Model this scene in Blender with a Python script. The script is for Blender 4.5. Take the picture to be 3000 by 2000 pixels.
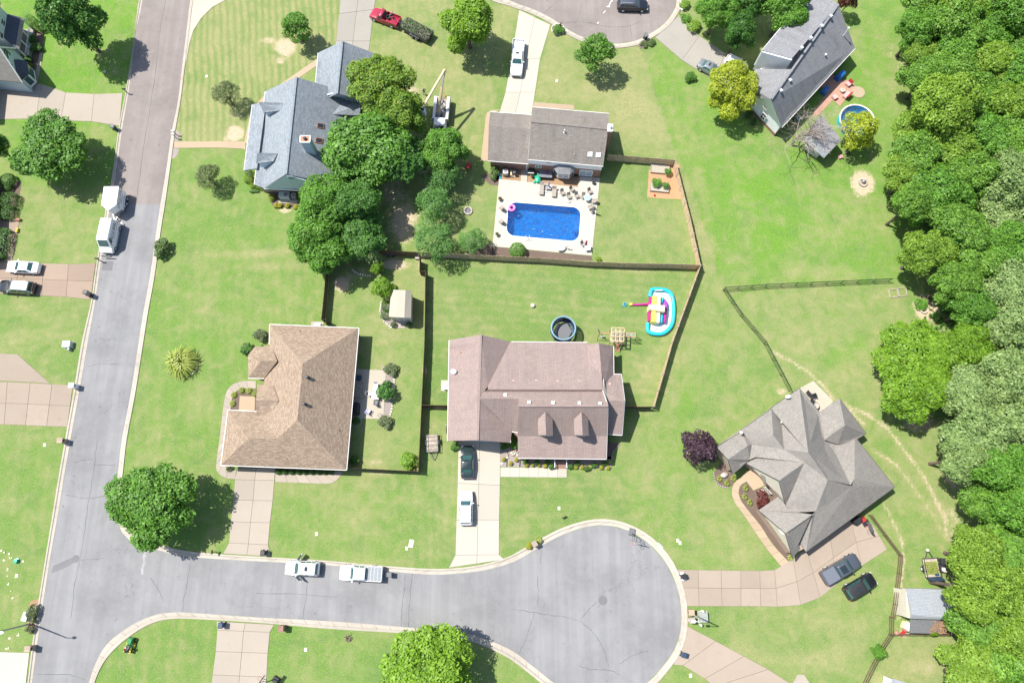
import bpy,bmesh,math,random
import numpy as np
from mathutils import Vector,Matrix
random.seed(7)
rng=np.random.default_rng(7)
for _o in list(bpy.data.objects):
 bpy.data.objects.remove(_o)
SC=bpy.context.scene
COL=SC.collection
R=math.radians
# --- camera, sky, sun, exposure
CAM_H,CAM_TILT,FPX=94.0,R(14.66),1950.0
CAM_POS=Vector((0.0,-CAM_H*math.tan(CAM_TILT),CAM_H))
cam=bpy.data.cameras.new('camera')
cam.sensor_width=36.0
cam.lens=36.0*FPX/3000.0
cam.clip_start,cam.clip_end=1.0,4000.0
cam_o=bpy.data.objects.new('camera',cam)
COL.objects.link(cam_o)
cam_o.location=CAM_POS
cam_o.rotation_euler=(CAM_TILT,0,0)
SC.camera=cam_o
SUN_ELEV=R(59)
SUN_DIR=Vector((-0.919,0.394,0)).normalized()*math.cos(SUN_ELEV)+Vector((0,0,math.sin(SUN_ELEV)))
world=bpy.data.worlds.new('World')
SC.world=world
world.use_nodes=True
wt=world.node_tree
wt.nodes.clear()
sky=wt.nodes.new('ShaderNodeTexSky')
sky.sky_type='NISHITA'
sky.sun_disc=False
sky.sun_elevation=SUN_ELEV
sky.sun_rotation=math.atan2(SUN_DIR.x,SUN_DIR.y)
sky.air_density,sky.dust_density,sky.ozone_density=1.0,1.2,1.0
bgn=wt.nodes.new('ShaderNodeBackground')
bgn.inputs['Strength'].default_value=0.10
wo=wt.nodes.new('ShaderNodeOutputWorld')
wt.links.new(sky.outputs[0],bgn.inputs[0])
wt.links.new(bgn.outputs[0],wo.inputs[0])
sun=bpy.data.lights.new('sun','SUN')
sun.energy=4.2
sun.angle=R(0.5)
sun.color=(1.0,0.955,0.89)
sun_o=bpy.data.objects.new('sun',sun)
COL.objects.link(sun_o)
sun_o.location=(-60,30,120)
sun_o.rotation_euler=SUN_DIR.to_track_quat('Z','Y').to_euler()
SC.view_settings.view_transform='Standard'
SC.view_settings.look='None'
SC.view_settings.exposure=0.93
SC.view_settings.gamma=1.0
SC.view_settings.use_curve_mapping=False
SC.render.engine='CYCLES'
SC.cycles.max_bounces=6
SC.cycles.transparent_max_bounces=8
# --- survey: picture point + height -> place
CT,ST=math.cos(CAM_TILT),math.sin(CAM_TILT)
def ray(px,py):
 u,v=px-1500.0,py-1000.0
 return Vector((u,-v*CT+FPX*ST,-v*ST-FPX*CT))
def W(px,py,z=0.0):
 d=ray(px,py)
 t=(z-CAM_H)/d.z
 p=CAM_POS+d*t
 return Vector((p.x,p.y,z))
def hit(px,py,a,b,c):
 n=(b-a).cross(c-a)
 d=ray(px,py)
 t=(a-CAM_POS).dot(n)/d.dot(n)
 return CAM_POS+d*t
def T(ox,oy,s=750/2352):
 return lambda x,y:(ox+x*s,oy+y*s)
A,B,C,D=T(0,0),T(750,0),T(1500,0),T(2250,0)
E,F,G,H=T(0,500),T(750,500),T(1500,500),T(2250,500)
I,J,K,L=T(0,1000),T(750,1000),T(1500,1000),T(2250,1000)
M,N,O,Q=T(0,1500),T(750,1500),T(1500,1500),T(2250,1500)
ZP,ZQ=T(1440,470,340/2352),T(1440,620,340/2352)
ZT,ZS,ZB=T(1210,190,150/1120),T(1600,820,400/2352),T(1000,1040,220/1568)
ZN,ZR,ZH=T(0,0,160/965),T(2400,180,180/1764),T(2080,1180,320/2091)
ZV,ZX,ZY=T(2150,1340,180/910),T(2480,1460,140/1829),T(2620,1580,260/1359)
ZW,ZF,ZL=T(2100,220,380/2292),T(1440,1300,420/2352),T(0,490,80/448)
ZU,ZC,ZM=T(680,480,220/2156),T(1780,1530,300/1470),T(0,1700,140/954)
ZE,ZK,ZD=T(1420,1280,120/1882),T(280,530,120/818),T(1070,10,210/2352)
def mpp(px,py,z=0.0):
 return(W(px+10,py,z)-W(px,py,z)).length/10.0
# --- materials
MATS={}
def nt_new(name):
 m=bpy.data.materials.new(name)
 m.use_nodes=True
 m.node_tree.nodes.clear()
 MATS[name]=m
 return m,m.node_tree
def N_(nt,typ,props=None,**ins):
 n=nt.nodes.new(typ)
 for k,v in(props or{}).items():
  setattr(n,k,v)
 for k,v in ins.items():
  key=int(k[1:])if k[0]=='_' and k[1:].isdigit()else k.replace('_',' ')
  s=n.inputs[key]
  if isinstance(v,bpy.types.NodeSocket):
   nt.links.new(v,s)
  else:
   if s.type=='RGBA' and len(v)==3:
    v=(*v,1.0)
   s.default_value=v
 return n
def mix(nt,f,a,b,mode='MIX'):
 n=nt.nodes.new('ShaderNodeMix')
 n.data_type='RGBA'
 n.blend_type=mode
 n.clamp_factor=True
 for s,v in((n.inputs[0],f),(n.inputs[6],a),(n.inputs[7],b)):
  if isinstance(v,bpy.types.NodeSocket):
   nt.links.new(v,s)
  elif s.type=='RGBA':
   s.default_value=(*v[:3],1.0)
  else:
   s.default_value=v
 return n.outputs[2]
def math_(nt,op,a,b=0.0,clamp=False):
 n=nt.nodes.new('ShaderNodeMath')
 n.operation=op
 n.use_clamp=clamp
 for s,v in zip(n.inputs,(a,b)):
  if isinstance(v,bpy.types.NodeSocket):
   nt.links.new(v,s)
  else:
   s.default_value=v
 return n.outputs[0]
def ramp(nt,fac,lo,hi):
 n=nt.nodes.new('ShaderNodeMapRange')
 nt.links.new(fac,n.inputs[0])
 n.inputs[1].default_value,n.inputs[2].default_value=lo,hi
 return n.outputs[0]
def noise(nt,vec,scale,detail=4.0,rough=0.55,dist=0.0):
 n=N_(nt,'ShaderNodeTexNoise',None,Scale=scale,Detail=detail,Roughness=rough,Distortion=dist)
 if vec is not None:
  nt.links.new(vec,n.inputs['Vector'])
 return n.outputs[0]
def coord(nt,which='Object'):
 return nt.nodes.new('ShaderNodeTexCoord').outputs[which]
def worldpos(nt):
 return nt.nodes.new('ShaderNodeNewGeometry').outputs['Position']
def scaled(nt,vec,s):
 n=nt.nodes.new('ShaderNodeMapping')
 nt.links.new(vec,n.inputs[0])
 n.inputs['Scale'].default_value=s
 return n.outputs[0]
def finish(nt,col,rough=0.8,bump=None,bstr=0.3,bdist=0.02,metal=0.0,coat=0.0,spec=0.5):
 p=nt.nodes.new('ShaderNodeBsdfPrincipled')
 for k,v in(('Base Color',col),('Roughness',rough)):
  if isinstance(v,bpy.types.NodeSocket):
   nt.links.new(v,p.inputs[k])
  elif k=='Base Color':
   p.inputs[k].default_value=(*v[:3],1)
  else:
   p.inputs[k].default_value=v
 p.inputs['Metallic'].default_value=metal
 p.inputs['Coat Weight'].default_value=coat
 p.inputs['Coat Roughness'].default_value=0.05
 p.inputs['Specular IOR Level'].default_value=spec
 if bump is not None:
  b=nt.nodes.new('ShaderNodeBump')
  b.inputs['Strength'].default_value=bstr
  b.inputs['Distance'].default_value=bdist
  nt.links.new(bump,b.inputs['Height'])
  nt.links.new(b.outputs[0],p.inputs['Normal'])
 o=nt.nodes.new('ShaderNodeOutputMaterial')
 nt.links.new(p.outputs[0],o.inputs[0])
 return p
def plain(name,c,rough=0.7,var=0.18,scale=6.0,metal=0.0,coat=0.0,spec=0.4):
 """one base colour with a little wear in it"""
 m,nt=nt_new(name)
 n=noise(nt,worldpos(nt),scale,5)
 d=tuple(x*(1-var)for x in c)
 l=tuple(min(1,x*(1+var))for x in c)
 finish(nt,mix(nt,ramp(nt,n,0.3,0.7),d,l),rough,None,metal=metal,coat=coat,spec=spec)
 return m
def shingle(name,c1,c2,stain=(0.05,0.05,0.05),stain_amt=0.35,mortar=None):
 m,nt=nt_new(name)
 uv=coord(nt,'UV')
 mo=mortar or tuple(x*0.45 for x in c1)
 b=N_(nt,'ShaderNodeTexBrick',dict(offset=0.37,offset_frequency=2),Vector=uv,Color1=c1,Color2=c2,Mortar=mo,
Scale=1.0,Mortar_Size=0.012,Mortar_Smooth=0.3,Bias=0.0,Brick_Width=0.42,Row_Height=0.17)
 sp=noise(nt,uv,5.0,3,0.7)
 col=mix(nt,ramp(nt,sp,0.35,0.68),mix(nt,0.5,b.outputs[0],tuple(x*0.62 for x in c1)),b.outputs[0])
 big=noise(nt,uv,0.35,4)
 st=noise(nt,scaled(nt,uv,(1.1,0.12,1)),1.0,4)
 f=math_(nt,'MULTIPLY',math_(nt,'MULTIPLY',ramp(nt,big,0.35,0.75),ramp(nt,st,0.4,0.75)),stain_amt)
 col=mix(nt,f,col,stain)
 finish(nt,col,0.9,b.outputs[1],0.5,-0.02,spec=0.25)
 return m
def siding(name,c,row=0.18):
 m,nt=nt_new(name)
 uv=coord(nt,'UV')
 sx=nt.nodes.new('ShaderNodeSeparateXYZ')
 nt.links.new(uv,sx.inputs[0])
 fr=math_(nt,'FRACT',math_(nt,'DIVIDE',sx.outputs[1],row))
 n=noise(nt,uv,1.2,4)
 col=mix(nt,ramp(nt,n,0.3,0.7),tuple(x*0.9 for x in c),c)
 finish(nt,col,0.55,fr,0.6,0.02,spec=0.4)
 return m
def brick(name,c1,c2,mo=(0.4,0.37,0.33),w=0.21,h=0.075):
 m,nt=nt_new(name)
 uv=coord(nt,'UV')
 b=N_(nt,'ShaderNodeTexBrick',None,Vector=uv,Color1=c1,Color2=c2,Mortar=mo,Scale=1.0,Mortar_Size=0.008,
Mortar_Smooth=0.2,Bias=0.0,Brick_Width=w,Row_Height=h)
 n=noise(nt,uv,2.0,4)
 finish(nt,mix(nt,ramp(nt,n,0.3,0.75),mix(nt,0.35,b.outputs[0],tuple(x*0.5 for x in c1)),b.outputs[0]),0.9,b.outputs[1],0.4,-0.01,spec=0.2)
 return m
def pavement(name,c,dirt,amt=0.5,fine=60.0,bstr=0.15):
 m,nt=nt_new(name)
 p=worldpos(nt)
 big=noise(nt,p,0.22,5,0.6)
 mid=noise(nt,p,1.3,5,0.6)
 fn=noise(nt,p,fine,2,0.7)
 f=math_(nt,'MULTIPLY',math_(nt,'MULTIPLY',ramp(nt,big,0.36,0.68),ramp(nt,mid,0.3,0.72)),amt)
 oi=nt.nodes.new('ShaderNodeObjectInfo')
 col=mix(nt,f,mix(nt,oi.outputs['Random'],tuple(x*0.9 for x in c),tuple(min(1,x*1.07)for x in c)),dirt)
 col=mix(nt,math_(nt,'MULTIPLY',ramp(nt,noise(nt,p,0.7,5,0.7,1.5),0.6,0.72),0.4*amt),col,tuple(x*0.55 for x in dirt))
 col=mix(nt,math_(nt,'MULTIPLY',ramp(nt,fn,0.3,0.7),0.22),col,tuple(x*0.62 for x in c))
 col=mix(nt,math_(nt,'MULTIPLY',ramp(nt,noise(nt,p,0.09,3),0.45,0.7),0.25),col,tuple(min(1,x*1.22)for x in c))
 finish(nt,col,0.92,fn,bstr,0.01,spec=0.25)
 return m
def asphalt(name,c,worn,direc):
 m,nt=nt_new(name)
 p=worldpos(nt)
 mp=nt.nodes.new('ShaderNodeMapping')
 nt.links.new(p,mp.inputs[0])
 mp.inputs['Rotation'].default_value=(0,0,direc)
 mp.inputs['Scale'].default_value=(0.9,0.035,1)
 lane=noise(nt,mp.outputs[0],1.0,3)
 big=noise(nt,p,0.16,6,0.62)
 mid=noise(nt,p,0.9,6,0.65)
 fn=noise(nt,p,45,3,0.8)
 col=mix(nt,math_(nt,'MULTIPLY',ramp(nt,lane,0.4,0.62),0.6),c,worn)
 col=mix(nt,math_(nt,'MULTIPLY',ramp(nt,big,0.42,0.66),0.7),col,tuple(x*0.74 for x in c))
 col=mix(nt,math_(nt,'MULTIPLY',ramp(nt,mid,0.5,0.75),0.35),col,worn)
 col=mix(nt,math_(nt,'MULTIPLY',ramp(nt,fn,0.35,0.7),0.3),col,tuple(x*0.6 for x in c))
 col=mix(nt,math_(nt,'MULTIPLY',ramp(nt,noise(nt,p,1.1,3,0.5),0.66,0.74),0.4),col,tuple(x*0.5 for x in c))
 v=N_(nt,'ShaderNodeTexVoronoi',dict(feature='DISTANCE_TO_EDGE'),Scale=0.11)
 warp=N_(nt,'ShaderNodeMix',dict(data_type='VECTOR'))
 wn=N_(nt,'ShaderNodeTexNoise',None,Scale=0.5,Detail=5.0,Roughness=0.6,Vector=p)
 nt.links.new(p,warp.inputs[4])
 vm=N_(nt,'ShaderNodeVectorMath',dict(operation='SCALE'))
 nt.links.new(wn.outputs['Color'],vm.inputs[0])
 vm.inputs['Scale'].default_value=4.0
 va=N_(nt,'ShaderNodeVectorMath',dict(operation='ADD'))
 nt.links.new(p,va.inputs[0])
 nt.links.new(vm.outputs[0],va.inputs[1])
 nt.links.new(va.outputs[0],v.inputs['Vector'])
 cr=math_(nt,'SUBTRACT',1.0,ramp(nt,v.outputs['Distance'],0.0,0.006))
 cr=math_(nt,'MULTIPLY',cr,ramp(nt,noise(nt,p,0.08,2),0.47,0.6))
 col=mix(nt,math_(nt,'MULTIPLY',cr,0.45),col,tuple(x*0.35 for x in c))
 finish(nt,col,0.93,fn,0.25,0.01,spec=0.22)
 return m
def foliage(name,dark,light,trans=0.35,tip=None):
 m,nt=nt_new(name)
 at=nt.nodes.new('ShaderNodeAttribute')
 at.attribute_name='leaf_tone'
 oi=nt.nodes.new('ShaderNodeObjectInfo')
 f=math_(nt,'ADD',math_(nt,'MULTIPLY',at.outputs['Fac'],0.8),math_(nt,'MULTIPLY',oi.outputs['Random'],0.2))
 col=mix(nt,f,dark,light)
 if tip:
  col=mix(nt,math_(nt,'MULTIPLY',ramp(nt,at.outputs['Fac'],0.88,1.0),0.8),col,tip)
 p=nt.nodes.new('ShaderNodeBsdfPrincipled')
 nt.links.new(col,p.inputs['Base Color'])
 p.inputs['Roughness'].default_value=0.5
 p.inputs['Specular IOR Level'].default_value=0.35
 t=nt.nodes.new('ShaderNodeBsdfTranslucent')
 nt.links.new(mix(nt,1.0,col,(1.25,1.2,0.55),'MULTIPLY'),t.inputs[0])
 ms=nt.nodes.new('ShaderNodeMixShader')
 ms.inputs[0].default_value=trans
 nt.links.new(p.outputs[0],ms.inputs[1])
 nt.links.new(t.outputs[0],ms.inputs[2])
 o=nt.nodes.new('ShaderNodeOutputMaterial')
 nt.links.new(ms.outputs[0],o.inputs[0])
 return m
def ground_material():
 m,nt=nt_new('lawn_grass')
 p=worldpos(nt)
 at=nt.nodes.new('ShaderNodeAttribute')
 at.attribute_name='turf'
 sep=nt.nodes.new('ShaderNodeSeparateColor')
 nt.links.new(at.outputs['Color'],sep.inputs[0])
 dry0,dirt0,lush0=sep.outputs
 sa=nt.nodes.new('ShaderNodeAttribute')
 sa.attribute_name='stripe'
 ss=nt.nodes.new('ShaderNodeSeparateXYZ')
 nt.links.new(sa.outputs['Vector'],ss.inputs[0])
 n1=noise(nt,p,0.13,6,0.62,0.6)
 n2=noise(nt,p,0.5,6,0.68,0.5)
 n3=noise(nt,p,2.4,6,0.78,0.3)
 n4=noise(nt,p,10.0,4,0.8)
 dry=math_(nt,'ADD',dry0,math_(nt,'MULTIPLY',math_(nt,'SUBTRACT',n1,0.5),1.7))
 dry=math_(nt,'ADD',dry,math_(nt,'MULTIPLY',math_(nt,'SUBTRACT',n2,0.5),2.1))
 dry=math_(nt,'ADD',dry,math_(nt,'MULTIPLY',math_(nt,'SUBTRACT',n3,0.5),1.9),True)
 sw=math_(nt,'SINE',math_(nt,'ADD',math_(nt,'MULTIPLY',ss.outputs[0],6.2832),math_(nt,'MULTIPLY',n1,9.0)))
 sw=math_(nt,'MULTIPLY',sw,ramp(nt,n2,0.3,0.62))
 dry=math_(nt,'ADD',dry,math_(nt,'MULTIPLY',sw,ss.outputs[1]),True)
 mid,lush,dryc=(0.150,0.225,0.066),(0.130,0.275,0.028),(0.330,0.305,0.150)
 g=mix(nt,lush0,mid,lush)
 g=mix(nt,math_(nt,'MULTIPLY',ramp(nt,noise(nt,p,0.33,5,0.65,0.6),0.48,0.68),0.42),g,(0.085,0.165,0.060))
 g=mix(nt,dry,g,dryc)
 dk=math_(nt,'MULTIPLY',ramp(nt,n3,0.42,0.70),0.5)
 g=mix(nt,dk,g,(0.05,0.115,0.020))
 g=mix(nt,math_(nt,'MULTIPLY',ramp(nt,n4,0.44,0.66),0.62),g,(0.05,0.115,0.018))
 g=mix(nt,math_(nt,'MULTIPLY',ramp(nt,noise(nt,p,5.5,4,0.8),0.5,0.68),0.55),g,(0.30,0.33,0.13))
 de=math_(nt,'ADD',dirt0,math_(nt,'MULTIPLY',math_(nt,'SUBTRACT',n2,0.5),0.7))
 de=math_(nt,'ADD',de,math_(nt,'MULTIPLY',math_(nt,'SUBTRACT',n3,0.5),0.9))
 de=math_(nt,'MULTIPLY',ramp(nt,de,0.32,0.62),ramp(nt,dirt0,0.02,0.2))
 soil=mix(nt,ramp(nt,n3,0.3,0.7),(0.36,0.28,0.18),(0.50,0.42,0.30))
 col=mix(nt,de,g,soil)
 hb=math_(nt,'ADD',math_(nt,'MULTIPLY',n4,0.5),n3)
 finish(nt,col,0.95,hb,0.7,0.06,spec=0.15)
 return m
ground_material()
asphalt('asphalt_gray',(0.228,0.228,0.23),(0.285,0.285,0.283),-0.13)
asphalt('asphalt_pink',(0.236,0.206,0.19),(0.285,0.254,0.236),-0.13)
pavement('asphalt_patch',(0.175,0.175,0.18),(0.11,0.11,0.115),0.6)
pavement('tar',(0.06,0.06,0.062),(0.10,0.10,0.10),0.6)
pavement('kerb_concrete',(0.42,0.38,0.32),(0.25,0.22,0.18),0.8)
pavement('drive_cream',(0.41,0.375,0.30),(0.34,0.30,0.23),0.5)
pavement('drive_white',(0.43,0.40,0.335),(0.40,0.36,0.29),0.4)
pavement('drive_pink',(0.30,0.232,0.178),(0.25,0.185,0.14),0.6)
pavement('drive_tan',(0.325,0.268,0.213),(0.27,0.21,0.16),0.6)
pavement('drive_gray',(0.30,0.282,0.245),(0.26,0.235,0.20),0.6)
pavement('drive_beige',(0.35,0.305,0.25),(0.30,0.255,0.205),0.5)
pavement('joint',(0.13,0.11,0.09),(0.2,0.17,0.13),0.5)
pavement('path_sand',(0.39,0.305,0.21),(0.36,0.27,0.18),0.5)
pavement('mulch',(0.13,0.095,0.075),(0.20,0.15,0.12),0.7,12,0.8)
pavement('bark',(0.30,0.19,0.11),(0.40,0.28,0.17),0.7,14,0.8)
pavement('redbark',(0.46,0.26,0.14),(0.36,0.20,0.11),0.7,14,0.8)
pavement('gravel',(0.30,0.26,0.235),(0.19,0.16,0.145),0.8,14,0.8)
pavement('pool_deck',(0.44,0.41,0.345),(0.44,0.40,0.33),0.5)
brick('patio_brick',(0.42,0.235,0.17),(0.48,0.29,0.215),(0.38,0.25,0.19),0.20,0.10)
shingle('roof_blue',(0.215,0.248,0.275),(0.335,0.368,0.395),(0.08,0.10,0.12),0.3)
shingle('roof_brown',(0.220,0.195,0.172),(0.279,0.256,0.226),(0.07,0.065,0.06),0.6)
shingle('roof_tan',(0.265,0.200,0.145),(0.420,0.330,0.245),(0.15,0.10,0.07),0.3,(0.15,0.10,0.065))
shingle('roof_mauve',(0.305,0.235,0.212),(0.355,0.280,0.254),(0.09,0.075,0.07),0.5)
shingle('roof_gray',(0.259,0.242,0.216),(0.324,0.302,0.274),(0.10,0.09,0.085),0.4)
shingle('roof_slate',(0.235,0.239,0.248),(0.302,0.305,0.317),(0.05,0.05,0.055),0.6)
shingle('roof_pale',(0.31,0.335,0.36),(0.36,0.385,0.41),(0.2,0.21,0.23),0.3)
shingle('roof_navy',(0.07,0.085,0.12),(0.10,0.115,0.15),(0.04,0.04,0.05),0.3)
siding('siding_blue',(0.47,0.57,0.64))
siding('siding_white',(0.80,0.81,0.83))
siding('siding_cream',(0.60,0.55,0.46))
siding('siding_palegray',(0.46,0.46,0.44))
brick('brick_red',(0.22,0.10,0.065),(0.30,0.15,0.10))
brick('brick_tan',(0.36,0.26,0.19),(0.44,0.33,0.25))
plain('trim_white',(0.72,0.72,0.70),0.5,0.06)
plain('trim_dark',(0.05,0.05,0.055),0.5)
plain('metal_gray',(0.33,0.33,0.34),0.45,0.15,metal=0.6)
plain('metal_dark',(0.06,0.062,0.068),0.45,0.2,metal=0.3)
plain('metal_light',(0.58,0.59,0.60),0.4,0.1,metal=0.3)
plain('copper',(0.40,0.17,0.09),0.6,0.4)
plain('glass_dark',(0.02,0.03,0.033),0.06,0.2,spec=0.9)
plain('glass_teal',(0.035,0.09,0.09),0.06,0.3,spec=0.9)
plain('glass_sky',(0.30,0.40,0.46),0.1,0.2,spec=0.8)
plain('shutter_blue',(0.05,0.09,0.12),0.6)
plain('rubber',(0.018,0.018,0.019),0.85)
plain('plastic_black',(0.022,0.023,0.026),0.5)
plain('plastic_gray',(0.13,0.135,0.14),0.55)
plain('plastic_blue_dark',(0.03,0.055,0.10),0.5)
plain('plastic_green',(0.05,0.13,0.085),0.55)
plain('utility_green',(0.26,0.30,0.26),0.6)
plain('utility_pale',(0.50,0.54,0.52),0.6)
plain('lamp_red',(0.35,0.02,0.02),0.3)
plain('lamp_clear',(0.6,0.62,0.62),0.15)
plain('lettering_gray',(0.09,0.10,0.125),0.5)
plain('paint_white',(0.80,0.80,0.80),0.28,0.03,coat=0.6)
plain('paint_black',(0.012,0.014,0.018),0.2,0.1,coat=0.8)
plain('paint_green_black',(0.016,0.030,0.032),0.2,0.1,coat=0.8)
plain('paint_silver',(0.30,0.33,0.36),0.3,0.08,coat=0.7,metal=0.5)
plain('paint_slate',(0.085,0.098,0.125),0.3,0.08,coat=0.7,metal=0.3)
plain('paint_slate_light',(0.13,0.145,0.175),0.45,0.08)
plain('paint_red',(0.33,0.018,0.045),0.28,0.15,coat=0.7)
plain('paint_pinkbed',(0.42,0.13,0.12),0.6,0.25)
plain('tonneau_gray',(0.22,0.24,0.255),0.6)
plain('wood_cedar',(0.52,0.39,0.25),0.85,0.35,3)
plain('wood_dark',(0.13,0.085,0.055),0.85,0.35,3)
plain('wood_pale',(0.50,0.40,0.22),0.8,0.15,3)
plain('wood_gray',(0.36,0.31,0.25),0.85,0.3,3)
plain('wood_pink',(0.50,0.22,0.16),0.8,0.2,3)
plain('bark_trunk',(0.12,0.09,0.07),0.95,0.4,4)
plain('bark_bare',(0.30,0.25,0.22),0.95,0.3,4)
plain('stone',(0.42,0.37,0.32),0.9,0.35,3)
plain('stone_white',(0.60,0.55,0.48),0.9,0.2,3)
plain('terracotta',(0.30,0.15,0.10),0.8)
plain('cloth_white',(0.72,0.72,0.72),0.8,0.05)
plain('cloth_gray',(0.16,0.17,0.19),0.9)
plain('cloth_navy',(0.02,0.035,0.09),0.9)
plain('cloth_dark',(0.03,0.03,0.035),0.9)
plain('cloth_red',(0.36,0.02,0.03),0.8)
plain('cloth_pink',(0.55,0.20,0.19),0.8)
plain('cloth_coral',(0.58,0.33,0.31),0.8)
plain('cloth_lilac',(0.46,0.43,0.62),0.8)
plain('sling_taupe',(0.30,0.265,0.225),0.8)
plain('skin',(0.42,0.25,0.17),0.6,0.05)
plain('hair_dark',(0.03,0.02,0.015),0.8)
plain('helmet_red',(0.45,0.03,0.02),0.4)
plain('tarp_blue',(0.015,0.14,0.46),0.35,0.35,5)
plain('vinyl_blue',(0.025,0.40,0.52),0.35,0.08)
plain('vinyl_edge',(0.02,0.42,0.52),0.35,0.06)
plain('vinyl_white',(0.66,0.70,0.70),0.35,0.04)
plain('vinyl_magenta',(0.46,0.02,0.22),0.4,0.1)
plain('vinyl_purple',(0.30,0.06,0.40),0.4,0.25)
plain('vinyl_yellow',(0.74,0.64,0.10),0.4,0.06)
plain('vinyl_cream',(0.72,0.67,0.45),0.4,0.06)
plain('vinyl_pink',(0.75,0.20,0.52),0.35,0.08)
plain('vinyl_green',(0.02,0.36,0.20),0.35,0.4,8)
plain('mower_green',(0.02,0.20,0.05),0.3,0.1,coat=0.5)
plain('mower_yellow',(0.62,0.52,0.06),0.4)
plain('boom_cream',(0.56,0.42,0.27),0.5,0.12)
plain('steel_worn',(0.34,0.33,0.31),0.6,0.25,3)
plain('red_plastic',(0.45,0.03,0.03),0.4)
plain('mower_black',(0.03,0.03,0.033),0.5)
plain('net_black',(0.02,0.022,0.025),0.7)
plain('trampoline_mat',(0.135,0.142,0.15),0.8,0.05)
plain('trampoline_blue',(0.17,0.30,0.38),0.6,0.25)
plain('iron_green',(0.012,0.03,0.022),0.5)
plain('leaf_litter',(0.26,0.165,0.10),0.95,0.4,9)
plain('flower_white',(0.70,0.68,0.55),0.8)
plain('marking',(0.30,0.30,0.30),0.9,0.15,3)
plain('brush_pile',(0.20,0.17,0.12),0.9,0.3)
foliage('leaf_mid',(0.044,0.135,0.016),(0.19,0.41,0.048),0.3)
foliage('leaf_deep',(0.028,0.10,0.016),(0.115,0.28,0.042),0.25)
foliage('leaf_bright',(0.070,0.168,0.014),(0.281,0.484,0.037),0.35)
foliage('leaf_lime',(0.20,0.29,0.02),(0.56,0.62,0.06),0.4,(0.36,0.37,0.05))
foliage('leaf_wood',(0.054,0.15,0.018),(0.24,0.45,0.058),0.3)
foliage('leaf_woodlight',(0.08,0.18,0.018),(0.31,0.48,0.06),0.35)
foliage('leaf_gray',(0.09,0.18,0.045),(0.34,0.46,0.16),0.25)
foliage('leaf_olive',(0.046,0.072,0.029),(0.184,0.232,0.088),0.2)
foliage('leaf_crape',(0.049,0.147,0.031),(0.184,0.384,0.088),0.3,(0.42,0.42,0.38))
foliage('leaf_turning',(0.07,0.17,0.018),(0.30,0.45,0.05),0.35,(0.30,0.20,0.03))
foliage('leaf_purple',(0.022,0.012,0.019),(0.084,0.039,0.063),0.15)
foliage('leaf_maroon',(0.05,0.012,0.012),(0.15,0.04,0.032),0.2)
foliage('leaf_hedge',(0.024,0.078,0.010),(0.093,0.225,0.027),0.2)
foliage('leaf_hedgelight',(0.084,0.162,0.010),(0.240,0.375,0.018),0.2)
foliage('leaf_gold',(0.22,0.24,0.015),(0.46,0.44,0.04),0.3)
foliage('leaf_grassy',(0.20,0.27,0.04),(0.46,0.52,0.14),0.3)
foliage('leaf_cut',(0.05,0.11,0.03),(0.22,0.30,0.13),0.2)
foliage('leaf_flower',(0.03,0.08,0.02),(0.12,0.20,0.04),0.25,(0.45,0.20,0.30))
def water_material(name,tint,rough=0.025,bs=1.0):
 m,nt=nt_new(name)
 p=worldpos(nt)
 n=noise(nt,p,2.3,5,0.6,0.8)
 b=nt.nodes.new('ShaderNodeBump')
 b.inputs['Strength'].default_value=bs
 b.inputs['Distance'].default_value=0.30
 nt.links.new(n,b.inputs['Height'])
 g=nt.nodes.new('ShaderNodeBsdfGlossy')
 g.inputs['Roughness'].default_value=rough
 nt.links.new(b.outputs[0],g.inputs['Normal'])
 t=nt.nodes.new('ShaderNodeBsdfTransparent')
 t.inputs[0].default_value=(*tint,1)
 df=nt.nodes.new('ShaderNodeBsdfDiffuse')
 nt.links.new(mix(nt,ramp(nt,n,0.35,0.65),(0.002,0.085,0.34),(0.004,0.19,0.54)),df.inputs[0])
 m0=nt.nodes.new('ShaderNodeMixShader')
 m0.inputs[0].default_value=0.28
 nt.links.new(t.outputs[0],m0.inputs[1])
 nt.links.new(df.outputs[0],m0.inputs[2])
 fr=nt.nodes.new('ShaderNodeFresnel')
 fr.inputs[0].default_value=1.33
 nt.links.new(b.outputs[0],fr.inputs['Normal'])
 ms=nt.nodes.new('ShaderNodeMixShader')
 nt.links.new(fr.outputs[0],ms.inputs[0])
 nt.links.new(m0.outputs[0],ms.inputs[1])
 nt.links.new(g.outputs[0],ms.inputs[2])
 o=nt.nodes.new('ShaderNodeOutputMaterial')
 nt.links.new(ms.outputs[0],o.inputs[0])
water_material('pool_water',(0.42,0.76,0.92))
def liner_material():
 m,nt=nt_new('pool_liner')
 p=worldpos(nt)
 n=noise(nt,p,1.2,3,0.5)
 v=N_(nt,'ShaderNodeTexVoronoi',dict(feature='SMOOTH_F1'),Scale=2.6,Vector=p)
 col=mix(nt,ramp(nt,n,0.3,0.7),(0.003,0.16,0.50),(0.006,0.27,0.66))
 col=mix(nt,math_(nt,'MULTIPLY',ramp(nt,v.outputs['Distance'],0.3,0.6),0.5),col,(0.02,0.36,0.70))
 finish(nt,col,0.7)
liner_material()
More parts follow.
